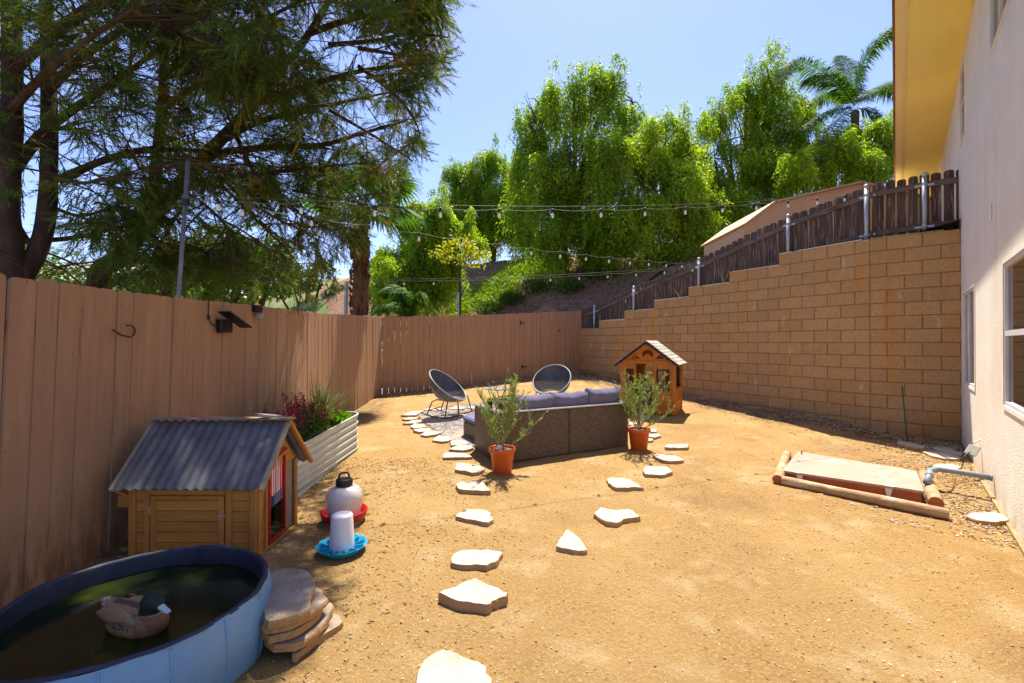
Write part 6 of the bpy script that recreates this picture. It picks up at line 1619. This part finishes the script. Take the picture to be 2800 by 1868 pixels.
# ---- leaf blades for soft trees --------------------------------------
def strands(n, lobes, seed, tlen=(.5,1.5), blades=12, bl=.15, bw=.022, drop=1.0, core=.35):
    """drooping strands hung from many small clusters spread unevenly through each lobe, with open gaps between"""
    g_ = np.random.default_rng(seed); subs = []
    for l in lobes:
        c = np.array(l[:3]); R_ = np.array(l[3:6]); k = int(9+4*R_.mean())
        for _ in range(k):
            q = g_.normal(size=3); q /= np.linalg.norm(q); q[2] = q[2]*.9+.12; f = (.35+.80*g_.random())*(1+.18*g_.normal()*(q[2] > .3))
            s_ = g_.uniform(.20,.42); subs.append((*(c+q*R_*f), *(R_*s_*np.array([1,1,g_.uniform(.8,1.5)])), g_.uniform(.55,1.25)))
        for _ in range(2):      # thin leading shoots that break the outline
            a = g_.uniform(0, 2*PI); subs.append((c[0]+R_[0]*.7*math.cos(a), c[1]+R_[1]*.7*math.sin(a), c[2]+R_[2]*g_.uniform(.95,1.3), R_[0]*.13, R_[1]*.13, R_[2]*.28, .55))
    S_ = np.array(subs); w_ = (S_[:,3]*S_[:,4]*S_[:,5])**.62*S_[:,6]; idx = g_.choice(len(S_), n, p=w_/w_.sum())
    q = g_.normal(size=(n,3)); q /= np.linalg.norm(q, axis=1, keepdims=True); rad = 1-.75*g_.random(n)**1.3
    P0 = S_[idx,:3] + q*S_[idx,3:6]*rad[:,None]; q[:,2] = 0
    tl = g_.uniform(tlen[0], tlen[1], n)*(.35+.75*g_.random(n))*S_[idx,6]; out = q*.30; sway = g_.normal(size=(n,3))*.10
    Ps = []; Ds = []; Ss = []
    for k in range(blades):
        f = (k+.3)/blades
        p = P0 + out*(f*tl)[:,None] + sway*(f*tl)[:,None] + np.array([0,0,-1])*((f**1.3)*tl*drop)[:,None] + g_.normal(size=(n,3))*.03
        d = np.stack([g_.normal(size=n)*.6, g_.normal(size=n)*.6, -np.ones(n)*(.35+.6*f)*drop + .25*(1-drop)], 1) + out*.5
        Ps.append(p); Ds.append(d); Ss.append(g_.uniform(.65,1.3,n))
    P = np.concatenate(Ps); D = np.concatenate(Ds); s_ = np.concatenate(Ss)
    tv = [(0,0,0),(bw,0,bl*.4),(0,bw*.4,bl),(-bw,0,bl*.4)]
    return scatter(P, D, tv, [(0,1,2,3)], s_)
def soft_tree(name, label, base, lobes, n, seed, m, group=None, trunk_r=.18, catg='tree', **kw):
    bz_ = terr(base[0], base[1])-.2 if base[2] is None else base[2]
    root = empty(name, (base[0], base[1], bz_), label, catg, group)
    r_ = random.Random(seed); tb = MB(); b0 = Vector((base[0], base[1], bz_)); zc = sum(l[2] for l in lobes)/len(lobes); cc = Vector((sum(l[0] for l in lobes)/len(lobes), sum(l[1] for l in lobes)/len(lobes), 0))
    fork = Vector((base[0]+(cc.x-base[0])*.3, base[1]+(cc.y-base[1])*.3, bz_+(zc-bz_)*.45))
    tb.tube(spline([b0, b0.lerp(fork,.5)+Vector((r_.uniform(-.1,.1),0,0)), fork], 4), [trunk_r*(1-.35*i/8)*(1+.1*r_.random()) for i in range(9)], 10)
    lb = MB()
    for l in lobes:
        c = Vector(l[:3]); top = c + Vector((0,0,l[5]*.6)); mid = fork.lerp(c,.5)+Vector((r_.uniform(-.2,.2), r_.uniform(-.2,.2), .25*r_.random()))
        sp = spline([fork, mid, c, top], 4); k = len(sp); lb.tube(sp, [trunk_r*.6*(1-.9*i/(k-1)) for i in range(k)], 6)
        for q in range(9):
            i = r_.randint(3, k-1); a = r_.uniform(0,2*PI); e = c + Vector((l[3]*.85*math.cos(a), l[4]*.85*math.sin(a), l[5]*r_.uniform(-.2,.8)))
            lb.tube(spline([sp[i], sp[i].lerp(e,.5)+Vector((0,0,.15)), e], 3), [trunk_r*.16*(1-.8*j/6) for j in range(7)], 4, caps=False)
    tb.build('trunk', m_bark2, root, smooth_=True); lb.build('limbs', m_bark2, root, smooth_=True)
    V, Fc = strands(n, lobes, seed, **kw); npmesh('foliage', V, Fc, m, root); return root
def lobe(px, py, Y, rx, rz, ry=None):     # radii in photo pixels
    p = at(px, py, Y); k = Y/F; return (p.x, p.y, p.z, rx*k, (ry or rx)*k*.85, rz*k)
GP = 'feathery pepper trees on the slope'
Y = 17.5
soft_tree('pepper_tree', 'tallest rounded pepper tree in the middle of the slope', (1.9,18.0,None),
 [lobe(1480,330,Y,70,95), lobe(1570,290,Y,80,100), lobe(1665,245,Y,62,75), lobe(1725,310,Y,48,70), lobe(1450,460,Y,75,120), lobe(1560,470,Y-.8,110,130), lobe(1670,430,Y-.6,100,120), lobe(1600,610,Y-.5,120,100), lobe(1470,600,Y,90,90), lobe(1530,670,Y-.6,90,50), lobe(1650,640,Y-1,90,50)],
 8200, 11, m_pepper, GP, .22, tlen=(.7,1.9), bl=.145, bw=.021)
soft_tree('pepper_tree', 'bright pepper tree with domed top right of the tallest one', (5.3,17.5,None),
 [lobe(1740,420,Y-1,80,80), lobe(1820,390,Y-1,80,75), lobe(1880,430,Y-1,62,85), lobe(1790,530,Y-1.4,110,110), lobe(1880,560,Y-1.2,90,90), lobe(1730,580,Y-1.5,80,90), lobe(1800,600,Y-1.8,100,60), lobe(1900,590,Y-1.5,80,50), lobe(1700,610,Y-1.5,70,50)],
 6400, 12, m_pepper2, GP, .18, tlen=(.6,1.6), bl=.14, bw=.020)
Y = 19
soft_tree('pepper_tree', 'tall pepper tree with pointed top left of the feather palm', (9.5,19.5,None),
 [lobe(2100,220,Y,62,75), lobe(2040,300,Y,80,80), lobe(1960,340,Y,55,70), lobe(2110,340,Y,95,100), lobe(2000,440,Y-.6,110,100), lobe(2120,470,Y-.8,100,90), lobe(2010,560,Y-1,100,70), lobe(2180,400,Y,60,80), lobe(1940,600,Y-1,80,60), lobe(1960,500,Y-1,90,90), lobe(1900,440,Y,60,70), lobe(2060,590,Y-1,80,50)],
 8600, 13, m_pepper, GP, .20, tlen=(.6,1.5), bl=.14, bw=.020)
Y = 16
soft_tree('pepper_tree', 'lower spreading pepper tree behind the tan shed', (11.6,16.5,None),
 [lobe(2290,390,Y,60,50), lobe(2400,360,Y,55,45), lobe(2270,430,Y,75,60), lobe(2370,400,Y,80,60), lobe(2440,420,Y,60,70), lobe(2330,470,Y,90,45), lobe(2200,470,Y,60,40)],
 4200, 14, m_pepper2, GP, .14, tlen=(.4,1.0), bl=.13, bw=.019)
Y = 22
soft_tree('pepper_tree', 'smaller drooping pepper tree left of the tallest one, open crown', (-1.0,22.5,None),
 [lobe(1340,440,Y,40,50), lobe(1270,490,Y,55,55), lobe(1340,540,Y,75,80), lobe(1400,510,Y,50,80), lobe(1230,590,Y,70,60), lobe(1330,620,Y,75,50), lobe(1400,620,Y,60,50), lobe(1290,560,Y,60,60), lobe(1400,560,Y,60,60), lobe(1450,640,Y,60,50), lobe(1300,640,Y,60,35)],
 7800, 15, m_pepper, GP, .16, tlen=(.6,1.6), bl=.14, bw=.020)
Y = 15.5
soft_tree('pepper_tree', 'leftmost pepper tree, light green, next to the fan palm', (-3.0,16.2,None),
 [lobe(1150,600,Y,85,70), lobe(1230,640,Y,80,65), lobe(1110,690,Y,75,70), lobe(1180,710,Y,80,60), lobe(1080,750,Y-1,60,50), lobe(1160,770,Y-.5,60,40)],
 6500, 16, m_pepper2, GP, .14, tlen=(.6,1.5), bl=.13, bw=.019)
# ---- darker bushy trees beyond the left fence --------------------------
LEAFQ = [(0,0,0),(.32,.05,.4),(0,.1,1),(-.32,.05,.4)]
def bushy(name, label, base, lobes, n, seed, m, group=None, ls=(.10,.2), trunk_r=.14, catg='tree'):
    bz_ = base[2] if base[2] is not None else .1
    root = empty(name, (base[0],base[1],bz_), label, catg, group); g_ = np.random.default_rng(seed); r_ = random.Random(seed)
    L_ = np.array(lobes); vol = (L_[:,3]*L_[:,4]*L_[:,5])**.66; idx = g_.choice(len(lobes), n, p=vol/vol.sum())
    q = g_.normal(size=(n,3)); q /= np.linalg.norm(q,axis=1,keepdims=True); rad = 1-.6*g_.random(n)**1.8; P = L_[idx,:3]+q*L_[idx,3:6]*rad[:,None]
    nn = np.array([mnoise.noise(Vector((p[0]*1.1+seed,p[1]*1.1,p[2]*1.1))) for p in P]); P += q*L_[idx,3:6]*nn[:,None]*.35; kp = np.array([mnoise.noise(Vector((p[0]*1.3,p[1]*1.3+seed,p[2]*1.3))) for p in P]) > -.25
    P = P[kp]; q = q[kp]; D = q + g_.normal(size=P.shape)*.6 + np.array([0,0,-.2]); V, Fc = scatter(P, D, LEAFQ, [(0,1,2,3)], g_.uniform(ls[0],ls[1],len(P)))
    tb = MB(); b0 = Vector((base[0],base[1],bz_-.1))
    for l in lobes:
        c = Vector(l[:3]); tb.tube(spline([b0, b0.lerp(c,.5)+Vector((r_.uniform(-.2,.2),0,.2)), c], 4), [trunk_r*(1-.8*i/8) for i in range(9)], 6)
    tb.build('trunk', m_bark, root, smooth_=True); npmesh('foliage', V, Fc, m, root); return root
GB = 'bushy trees beyond the left fence'
Y = 11
bushy('bushy_tree', 'dark bushy tree seen right of the string light pole above the fence', (-7.0,11,None), [lobe(600,700,Y,80,75), lobe(680,720,Y,75,60), lobe(560,770,Y,70,50), lobe(740,760,Y,55,45), lobe(640,790,Y,90,40), lobe(760,700,Y,60,55), lobe(520,700,Y,60,60)], 7500, 31, m_bush, GB, (.07,.15))
Y = 15
bushy('bushy_tree', 'rounded lighter tree just left of the fan palm, farther away', (-8.6,15,None), [lobe(700,680,Y,55,60), lobe(750,720,Y,50,50), lobe(640,700,Y,45,50)], 3000, 32, m_bush, GB, (.1,.2))
Y = 9
bushy('bushy_tree', 'low dark foliage between the two evergreen trunks', (-7.4,9,None), [lobe(400,740,Y,90,45), lobe(480,700,Y,60,50), lobe(330,790,Y,70,30), lobe(450,790,Y,80,35), lobe(200,760,Y,60,30), lobe(90,780,Y,60,20)], 5200, 33, m_bush, GB, (.06,.12))
Y = 24
bushy('bushy_tree', 'distant tree seen between the bushy tree and the fan palm trunk', (-11,24,1.0), [lobe(840,770,Y,45,30), lobe(880,750,Y,40,35), lobe(800,780,Y,30,25), lobe(920,800,Y,30,20), lobe(760,800,Y,30,20)], 2600, 34, m_bush, GB, (.12,.25))
Y = 20
bushy('bushy_tree', 'distant tree behind the far left trunk', (-21,20,.4), [lobe(60,700,Y,70,50), lobe(-20,680,Y,70,60)], 1800, 35, m_bush, GB, (.12,.25))
bushy('bushy_tree', 'distant grey green tree just right of the fan palm trunk', (-6.4,20,1.2), [lobe(1050,740,19,50,45), lobe(1040,800,19,45,40), lobe(1090,790,19,40,35)], 2200, 36, mat('grey_green_leaf',(.14,.20,.09),(.09,.14,.06),1.5,.6,island=.3,transl=.3), GB, (.1,.2))

# ---- fan palm -----------------------------------------------------------
pb = Vector((-3.38, 10.0, .15)); ptop_ = at(985, 575, 10.0)
fpalm = empty('fan_palm', tuple(pb), 'fan palm with stout rough trunk right behind the left fence', 'palm tree')
sp = spline([pb, pb.lerp(ptop_,.5)+Vector((.03,0,0)), ptop_], 8); MB().tube(sp, [.19-.03*i/16 + .012*math.sin(i*2.3) for i in range(len(sp))], 14).build('trunk', m_palmbark, fpalm, smooth_=True)
P = []; D = []
for k in range(520):
    a = rng.uniform(0,2*PI); h = rng.random(); c = pb.lerp(ptop_, h); P.append((c.x+.165*math.cos(a), c.y+.165*math.sin(a), c.z)); D.append((math.cos(a)*.55, math.sin(a)*.55, 1))
V, Fc = scatter(np.array(P), np.array(D), [(-.045,0,0),(.045,0,0),(.02,0,.11),(-.02,0,.11)], [(0,1,2,3)], np.ones(len(P))); tag(npmesh('leaf_bases', V, Fc, m_palmbark, fpalm), kind='stuff')
def fan(parent, o, d, L0, R0, m, seed, droop=.35):
    r_ = random.Random(seed); d = Vector(d).normalized(); side = d.cross(Vector((0,0,1))).normalized(); up = side.cross(d)
    stalk = spline([o, o+d*L0*.5+Vector((0,0,.04)), o+d*L0], 4); st_ = MB().tube(stalk, [.014-.006*i/8 for i in range(9)], 5)
    h = stalk[-1]; vs = []; fs = []; nseg = 30
    for k in range(nseg):
        a = -2.1+4.2*k/(nseg-1); ray = (d*math.cos(a)+side*math.sin(a)); nrm = up; w_ = R0*.055; rl = R0*(1-.16*abs(a)/2.1)*r_.uniform(.94,1.04)
        per = ray.cross(up); b0 = len(vs)
        for (f, ww) in ((.05,.3),(.35,.85),(.62,1),(.85,.45),(1,.03)):
            p = h + ray*rl*f + Vector((0,0,-droop*R0*f**2.6)) + up*.03*((k%2)-.5)*f; vs += [p-per*w_*ww, p+up*.018*f, p+per*w_*ww]
        for q in range(4): fs += [(b0+3*q,b0+3*q+1,b0+3*q+4,b0+3*q+3),(b0+3*q+1,b0+3*q+2,b0+3*q+5,b0+3*q+4)]
    st_.add(vs, fs); return st_.build('frond', m, parent)
hub = ptop_ + Vector((0,0,.05))
fdirs = [((1,-.3,-.05),.75,.85,m_palm),((.95,.1,.95),.85,.85,m_palm),((.9,-.2,.5),.9,.75,m_palm),((-.9,-.2,.15),.75,.8,m_palm),((-.5,-.5,.8),.7,.8,m_palm),((.2,-.8,.6),.6,.8,m_palm),((-.6,.4,1),.7,.8,m_palm),((.5,.6,1.2),.8,.8,m_palm),((.1,.2,1.3),.7,.8,m_palm),((.75,-.6,-.35),.6,.8,m_palm),((-.8,-.5,-.3),.6,.75,m_palm),((1,.2,1.35),.95,.75,m_palm)]
for i, (d, l0, r1, m) in enumerate(fdirs): fan(fpalm, hub, d, l0, r1, m, i, .45)
# ---- queen palm -----------------------------------------------------------
Y = 18.0; qh = at(2340, 300, Y)
qp = empty('feather_palm', (qh.x, qh.y, 2.0), 'feather palm with arching fronds beside the yellow eave', 'palm tree')
MB().tube(spline([Vector((qh.x+.1,qh.y,1.5)), Vector((qh.x+.05,qh.y,4.5)), Vector((qh.x,qh.y,qh.z-.9)), qh], 5), [.14]*9+[.13,.13,.14,.15,.14,.12,.08], 12).build('trunk', m_palmbark, qp, smooth_=True)
def feather(parent, ctrl, m, seed, ll=.55):
    r_ = random.Random(seed); sp = spline(ctrl, 9); k = len(sp); mb = MB().tube(sp, [.022*(1-.9*i/(k-1)) for i in range(k)], 4); 
    for i in range(3, k):
        t = (sp[min(i+1,k-1)]-sp[i-1]).normalized(); s_ = t.cross(Vector((0,0,1))); s_ = s_.normalized() if s_.length > .05 else Vector((1,0,0))
        f = i/(k-1); L_ = ll*(math.sin(PI*min(1,f*.95+.05))**.5)*.95+.1
        for sub in range(8):
            o = sp[i-1].lerp(sp[i], sub/8)
            for sg in (-1,1):
                dv = (s_*sg*.85 + t*.55 + Vector((r_.gauss(0,.12), r_.gauss(0,.12), r_.gauss(-.12,.22)))).normalized(); e1 = o+dv*L_*.5; e2 = o+dv*L_+Vector((0,0,-.32*L_)); pw = t*.017
                mb.add([o-pw*.5, o+pw*.5, e1+pw, e2, e1-pw], [(0,1,2,4),(4,2,3)])
    return mb.build('frond', m, parent)
FO = -36
def F3(l): return [at(a, b_+FO*(1 if i == 0 else .5 if i == 1 else 0), Y+c) for i, (a, b_, c) in enumerate(l)]
for i, c in enumerate([F3([(2338,325,.1),(2300,250,-.2),(2250,210,-.5),(2205,215,-.7)]), F3([(2338,320,0),(2280,235,-.2),(2215,175,-.5),(2160,170,-.8),(2140,215,-1)]), F3([(2338,310,0),(2350,220,-.1),(2385,130,-.4),(2440,85,-.8),(2480,80,-1.2)]),
      F3([(2340,320,0),(2400,260,.2),(2460,240,.3),(2510,270,.4)]), F3([(2335,330,0),(2270,320,-.2),(2220,330,-.5),(2190,365,-.7)]), F3([(2345,330,0),(2400,330,-.3),(2440,370,-.6),(2455,420,-.8)]),
      F3([(2338,310,0),(2330,240,.5),(2320,180,1),(2300,150,1.5)]), F3([(2330,330,0),(2290,350,-.6),(2260,390,-1),(2245,430,-1.2)]), F3([(2340,320,0),(2370,270,.8),(2430,230,1.4),(2470,250,2)]), F3([(2338,320,0),(2310,280,.8),(2260,260,1.5),(2215,290,2)])]):
    feather(qp, c, m_queen, 40+i, .66)
FO = 0
# ---- small yellow-leaved tree, small arching palm, grasses ------------------
Y = 14; yb = at(1255, 862, Y)
yt = empty('small_tree', (yb.x, yb.y, terr(yb.x,yb.y)), 'small staked tree with yellow leaves on the slope behind the fence', 'tree')
tb = MB().tube(spline([(yb.x,yb.y,terr(yb.x,yb.y)-.1), at(1258,780,Y), at(1256,735,Y)], 4), [.045]*5+[.035]*4, 8)
for e in ((1205,690),(1235,665),(1262,655),(1290,690),(1310,700),(1280,670)): tb.tube(spline([at(1256,738,Y), at((1256+e[0])/2,(735+e[1])/2+5,Y), at(e[0],e[1],Y)],3), [.016,.015,.013,.011,.009,.006,.004], 5)
tb.build('trunk', m_twig, yt); q = at(1252,715,Y)
V1 = []; 
for e in ((1205,690),(1235,665),(1262,655),(1290,690),(1310,700),(1280,670),(1225,705),(1262,700),(1290,715)):
    c = np.array(at(e[0],e[1],Y)); q = rng.normal(size=(85,3)); P = c+q*np.array([.16,.16,.09]); V1.append(scatter(P, rng.normal(size=(85,3))+[0,0,-.3], LEAFQ, [(0,1,2,3)], rng.uniform(.07,.13,85)))
V, Fc = cat(V1); npmesh('foliage', V, Fc, m_yellowleaf, yt)
sp_ = at(1262,860,13.6); tag(MB().tube([(sp_.x-.09,sp_.y,terr(sp_.x,sp_.y)-.1), at(1253,800,13.6)], .035, 8).build('tree_stake', m_galv, origin=(sp_.x,sp_.y,terr(sp_.x,sp_.y))), 'grey round stake beside the small yellow-leaved tree', 'stake')
MBp = empty('young_palm', tuple(at(1105,880,12.5)), 'young palm with arching pale fronds behind the back fence corner', 'palm tree')
Y = 12.5
for i, c in enumerate([F3([(1115,880,0),(1100,815,0),(1070,790,0),(1040,800,0)]), F3([(1115,880,0),(1115,810,.1),(1085,785,.2),(1050,812,.2)]), F3([(1118,880,0),(1122,820,0),(1100,795,0),(1075,820,-.1)]), F3([(1118,880,0),(1130,825,0),(1150,805,0),(1165,830,0)]), F3([(1116,880,0),(1095,840,-.2),(1062,835,-.3),(1030,850,-.3)])]):
    feather(MBp, c, m_queen, 60+i, .30)
for i, (px, py, n, lab) in enumerate([(1075,868,60,'fountain of grass blades below the young palm fronds'), (1160,862,50,'clump of pale grass between the young palm and yellow tree'), (1040,860,45,'clump of grass at the fence corner right of the fan palm'), (1215,850,40,'grass clump just left of the yellow tree stake')]):
    c = at(px, py+20, 12.6); blades(n, c.x, c.y, c.z-.1, .10, .35, .75, .014, (m_grassblade, m_drygrass)[i%2], 'grass_clump', lab, 'grass', droop=1.0, seed=70+i)
# weeds on the wall steps
for i, (px, py, lab) in enumerate([(1975,760,'dry weed stalks on the wall step under the picket fence'), (1852,786,'thin dry weed on a lower wall step'), (1790,822,'small green weed growing at a wall step edge')]):
    r_v = (px-1400)/F; t = (r_v*J.y - J.x)/(WL.x - r_v*WL.y); c = J+WL*t+nLn*.12; blades(9, c.x, c.y, wtop(t)+.012, .05, .15, .42, .006, (m_drygrass,m_drygrass,m_grassblade)[i], 'weed', lab, 'weed', droop=.5, seed=80+i)

# ---- groundcover on slope (countless) ---------------------------------------
def cover(name, n, sampler, m, ls, seed, up=.8, hh=.10):
    g_ = np.random.default_rng(seed); P = []
    while len(P) < n:
        x, y = sampler(g_); u, v = uv(x, y)
        if v < .3: continue
        P.append((x, y, terr(x,y)+g_.random()*hh))
    P = np.array(P); D = g_.normal(size=P.shape)+np.array([0,0,up]); V, Fc = scatter(P, D, LEAFQ, [(0,1,2,3)], g_.uniform(ls[0],ls[1],n)); return tag(npmesh(name, V, Fc, m), kind='stuff')
def tp(px, py):
    """point on the terrain seen at a photo pixel"""
    Yq = 11.0
    while Yq < 45:
        p = at(px, py, Yq)
        if p.z <= terr(p.x, p.y): return p
        Yq += .1
    return at(px, py, 18)
patch = []
for q_ in [(1250,858,.35),(1275,840,.4),(1300,822,.45),(1330,800,.5),(1360,780,.5),(1395,760,.55),(1425,745,.55),(1350,830,.4),(1385,800,.4),(1450,738,.5),(1200,850,.5),(1150,860,.5),(1480,745,.5),(1840,705,.7),(1890,712,.7),(1780,722,.5)]:
    p_ = tp(q_[0], q_[1]); patch.append((p_.x, p_.y, q_[2]*1.5))
def sp1(g_):
    a, b_, c = patch[g_.integers(len(patch))]; return a+g_.normal()*c*.45, b_+g_.normal()*c*.5
cover('groundcover', 15000, sp1, m_cover, (.06,.13), 90, hh=.20)
cover('leaf_litter', 6000, lambda g_: (g_.uniform(-2,9), g_.uniform(13,21)), mat('leaf_litter',(.30,.19,.12),(.16,.09,.06),3,.9,island=.5), (.05,.12), 91, up=.2, hh=.02)
cover('dry_grass', 9000, lambda g_: (g_.uniform(-7,-1.5), g_.uniform(11.5,17)), m_drygrass, (.08,.2), 92, up=2, hh=.05)
for i, (px_, py_, r0, lab) in enumerate([(1335,858,.50,'low green shrub on the mulch slope nearest the gate'), (1400,830,.50,'round green shrub at the middle of the mulch slope'), (1470,800,.60,'dark green shrub under the tallest pepper tree'), (1650,765,.60,'green shrub on the slope just above the picket fence'), (1215,862,.35,'yellow green low shrub at the left end of mulch slope'), (1880,715,.7,'bright green shrub at top right of the slope'), (1560,800,.5,'shaded shrub between the tallest pepper tree and the fence')]):
    p_ = tp(px_, py_); z = terr(p_.x,p_.y); leafclump('shrub', lab, 'shrub', (p_.x,p_.y,z+r0*.35), (r0,r0,r0*.5), 1100, LEAFQ, (.05,.11), (m_bush,m_cover)[i in (4,5)], 100+i)
# ---- distant rail fence at the hilltop, far houses ---------------------------
dfc = empty('distant_fence', (5.5,23,4.6), 'grey picket fence far behind the pepper trees on the hilltop', 'fence')
mbx = MB()
for k in range(75):
    p = at(1790,690,22).lerp(at(2080,690,22), k/74); mbx.box((p.x,p.y,p.z-.15),(.06,.02,1.0))
mbx.build('pickets', m_pickrail, dfc)
mbx = MB().beam(at(1790,683,22.02), at(2080,683,22.02), .03,.08); mbx.build('rail', m_pickrail, dfc)
mbw = empty('distant_fence', tuple(at(1440,720,23)), 'short white fence panel seen through the hanging pepper leaves', 'fence')
mbx = MB()
for k in range(14):
    p = at(1400,722,23).lerp(at(1462,712,23), k/13); mbx.box((p.x,p.y,p.z),(.075,.03,.75))
mbx.build('pickets', m_conc, mbw)
def farhouse(x, y, z, w_, d_, h, rh, lab, wins=3, rz_=0.0, hip=False):
    o = empty('distant_house', (x,y,z), lab, 'house', 'houses in the distance beyond the left fence'); M0 = mtx((x,y,z), rz_)
    MB(M0).box((0,0,h/2),(w_,d_,h)).build('wall', m_farwall, o)
    mb = MB(M0); e = .5; mb.add([(-w_/2-e,-d_/2-e,h),(w_/2+e,-d_/2-e,h),(w_/2+e,d_/2+e,h),(-w_/2-e,d_/2+e,h),(-w_/2-e+(2 if hip else 0),0,h+rh),(w_/2+e-(2 if hip else 0),0,h+rh)],[(0,1,5,4),(2,3,4,5),(3,0,4),(1,2,5),(0,3,2,1)]); mb.build('roof', m_farroof, o)
    for k in range(wins):
        xx = -w_/2+w_*(k+.7)/(wins+.4); f = MB(M0).box((xx,-d_/2-.02,h*.58),(1.3,.08,1.1)).build('window', m_white, o); MB(M0).box((xx,-d_/2-.07,h*.58),(1.1,.04,.9)).build('pane', m_glass, f)
farhouse(-21.5,23,.6,9,7,3.6,1.3,'tan house with pale roof seen between the evergreen trunks')
farhouse(-33,30,.8,11,8,3.8,1.5,'far tan house at the left edge behind the trunks', 3, .3)
farhouse(-17,42,1.9,12,8,2.4,1.2,'low pale roofed house far off left of the fan palm', 3, -.2, True)
farhouse(-26,52,3.0,12,9,3.0,1.4,'distant house up the valley beyond the bushy trees', 3, .1, True)
tag(MB().tube([at(945,865,10.9), at(948,770,10.9)], .05, 8).build('utility_post', m_galv, origin=tuple(at(945,865,10.9))), 'thin grey post standing left of the fan palm trunk', 'post')
# far wooded ridge: reads as one mass
g_ = np.random.default_rng(5); P = []
while len(P) < 9000:
    x, y = g_.uniform(-95,25), g_.uniform(58,95)
    hh = terr(x,y); P.append((x,y,hh+g_.random()**1.5*(3.2+2.2*mnoise.noise(Vector((x*.12,y*.12,1))))))
V, Fc = scatter(np.array(P), g_.normal(size=(len(P),3)), LEAFQ, [(0,1,2,3)], g_.uniform(.9,1.9,len(P))); tag(npmesh('distant_trees', V, Fc, m_bush), kind='stuff')
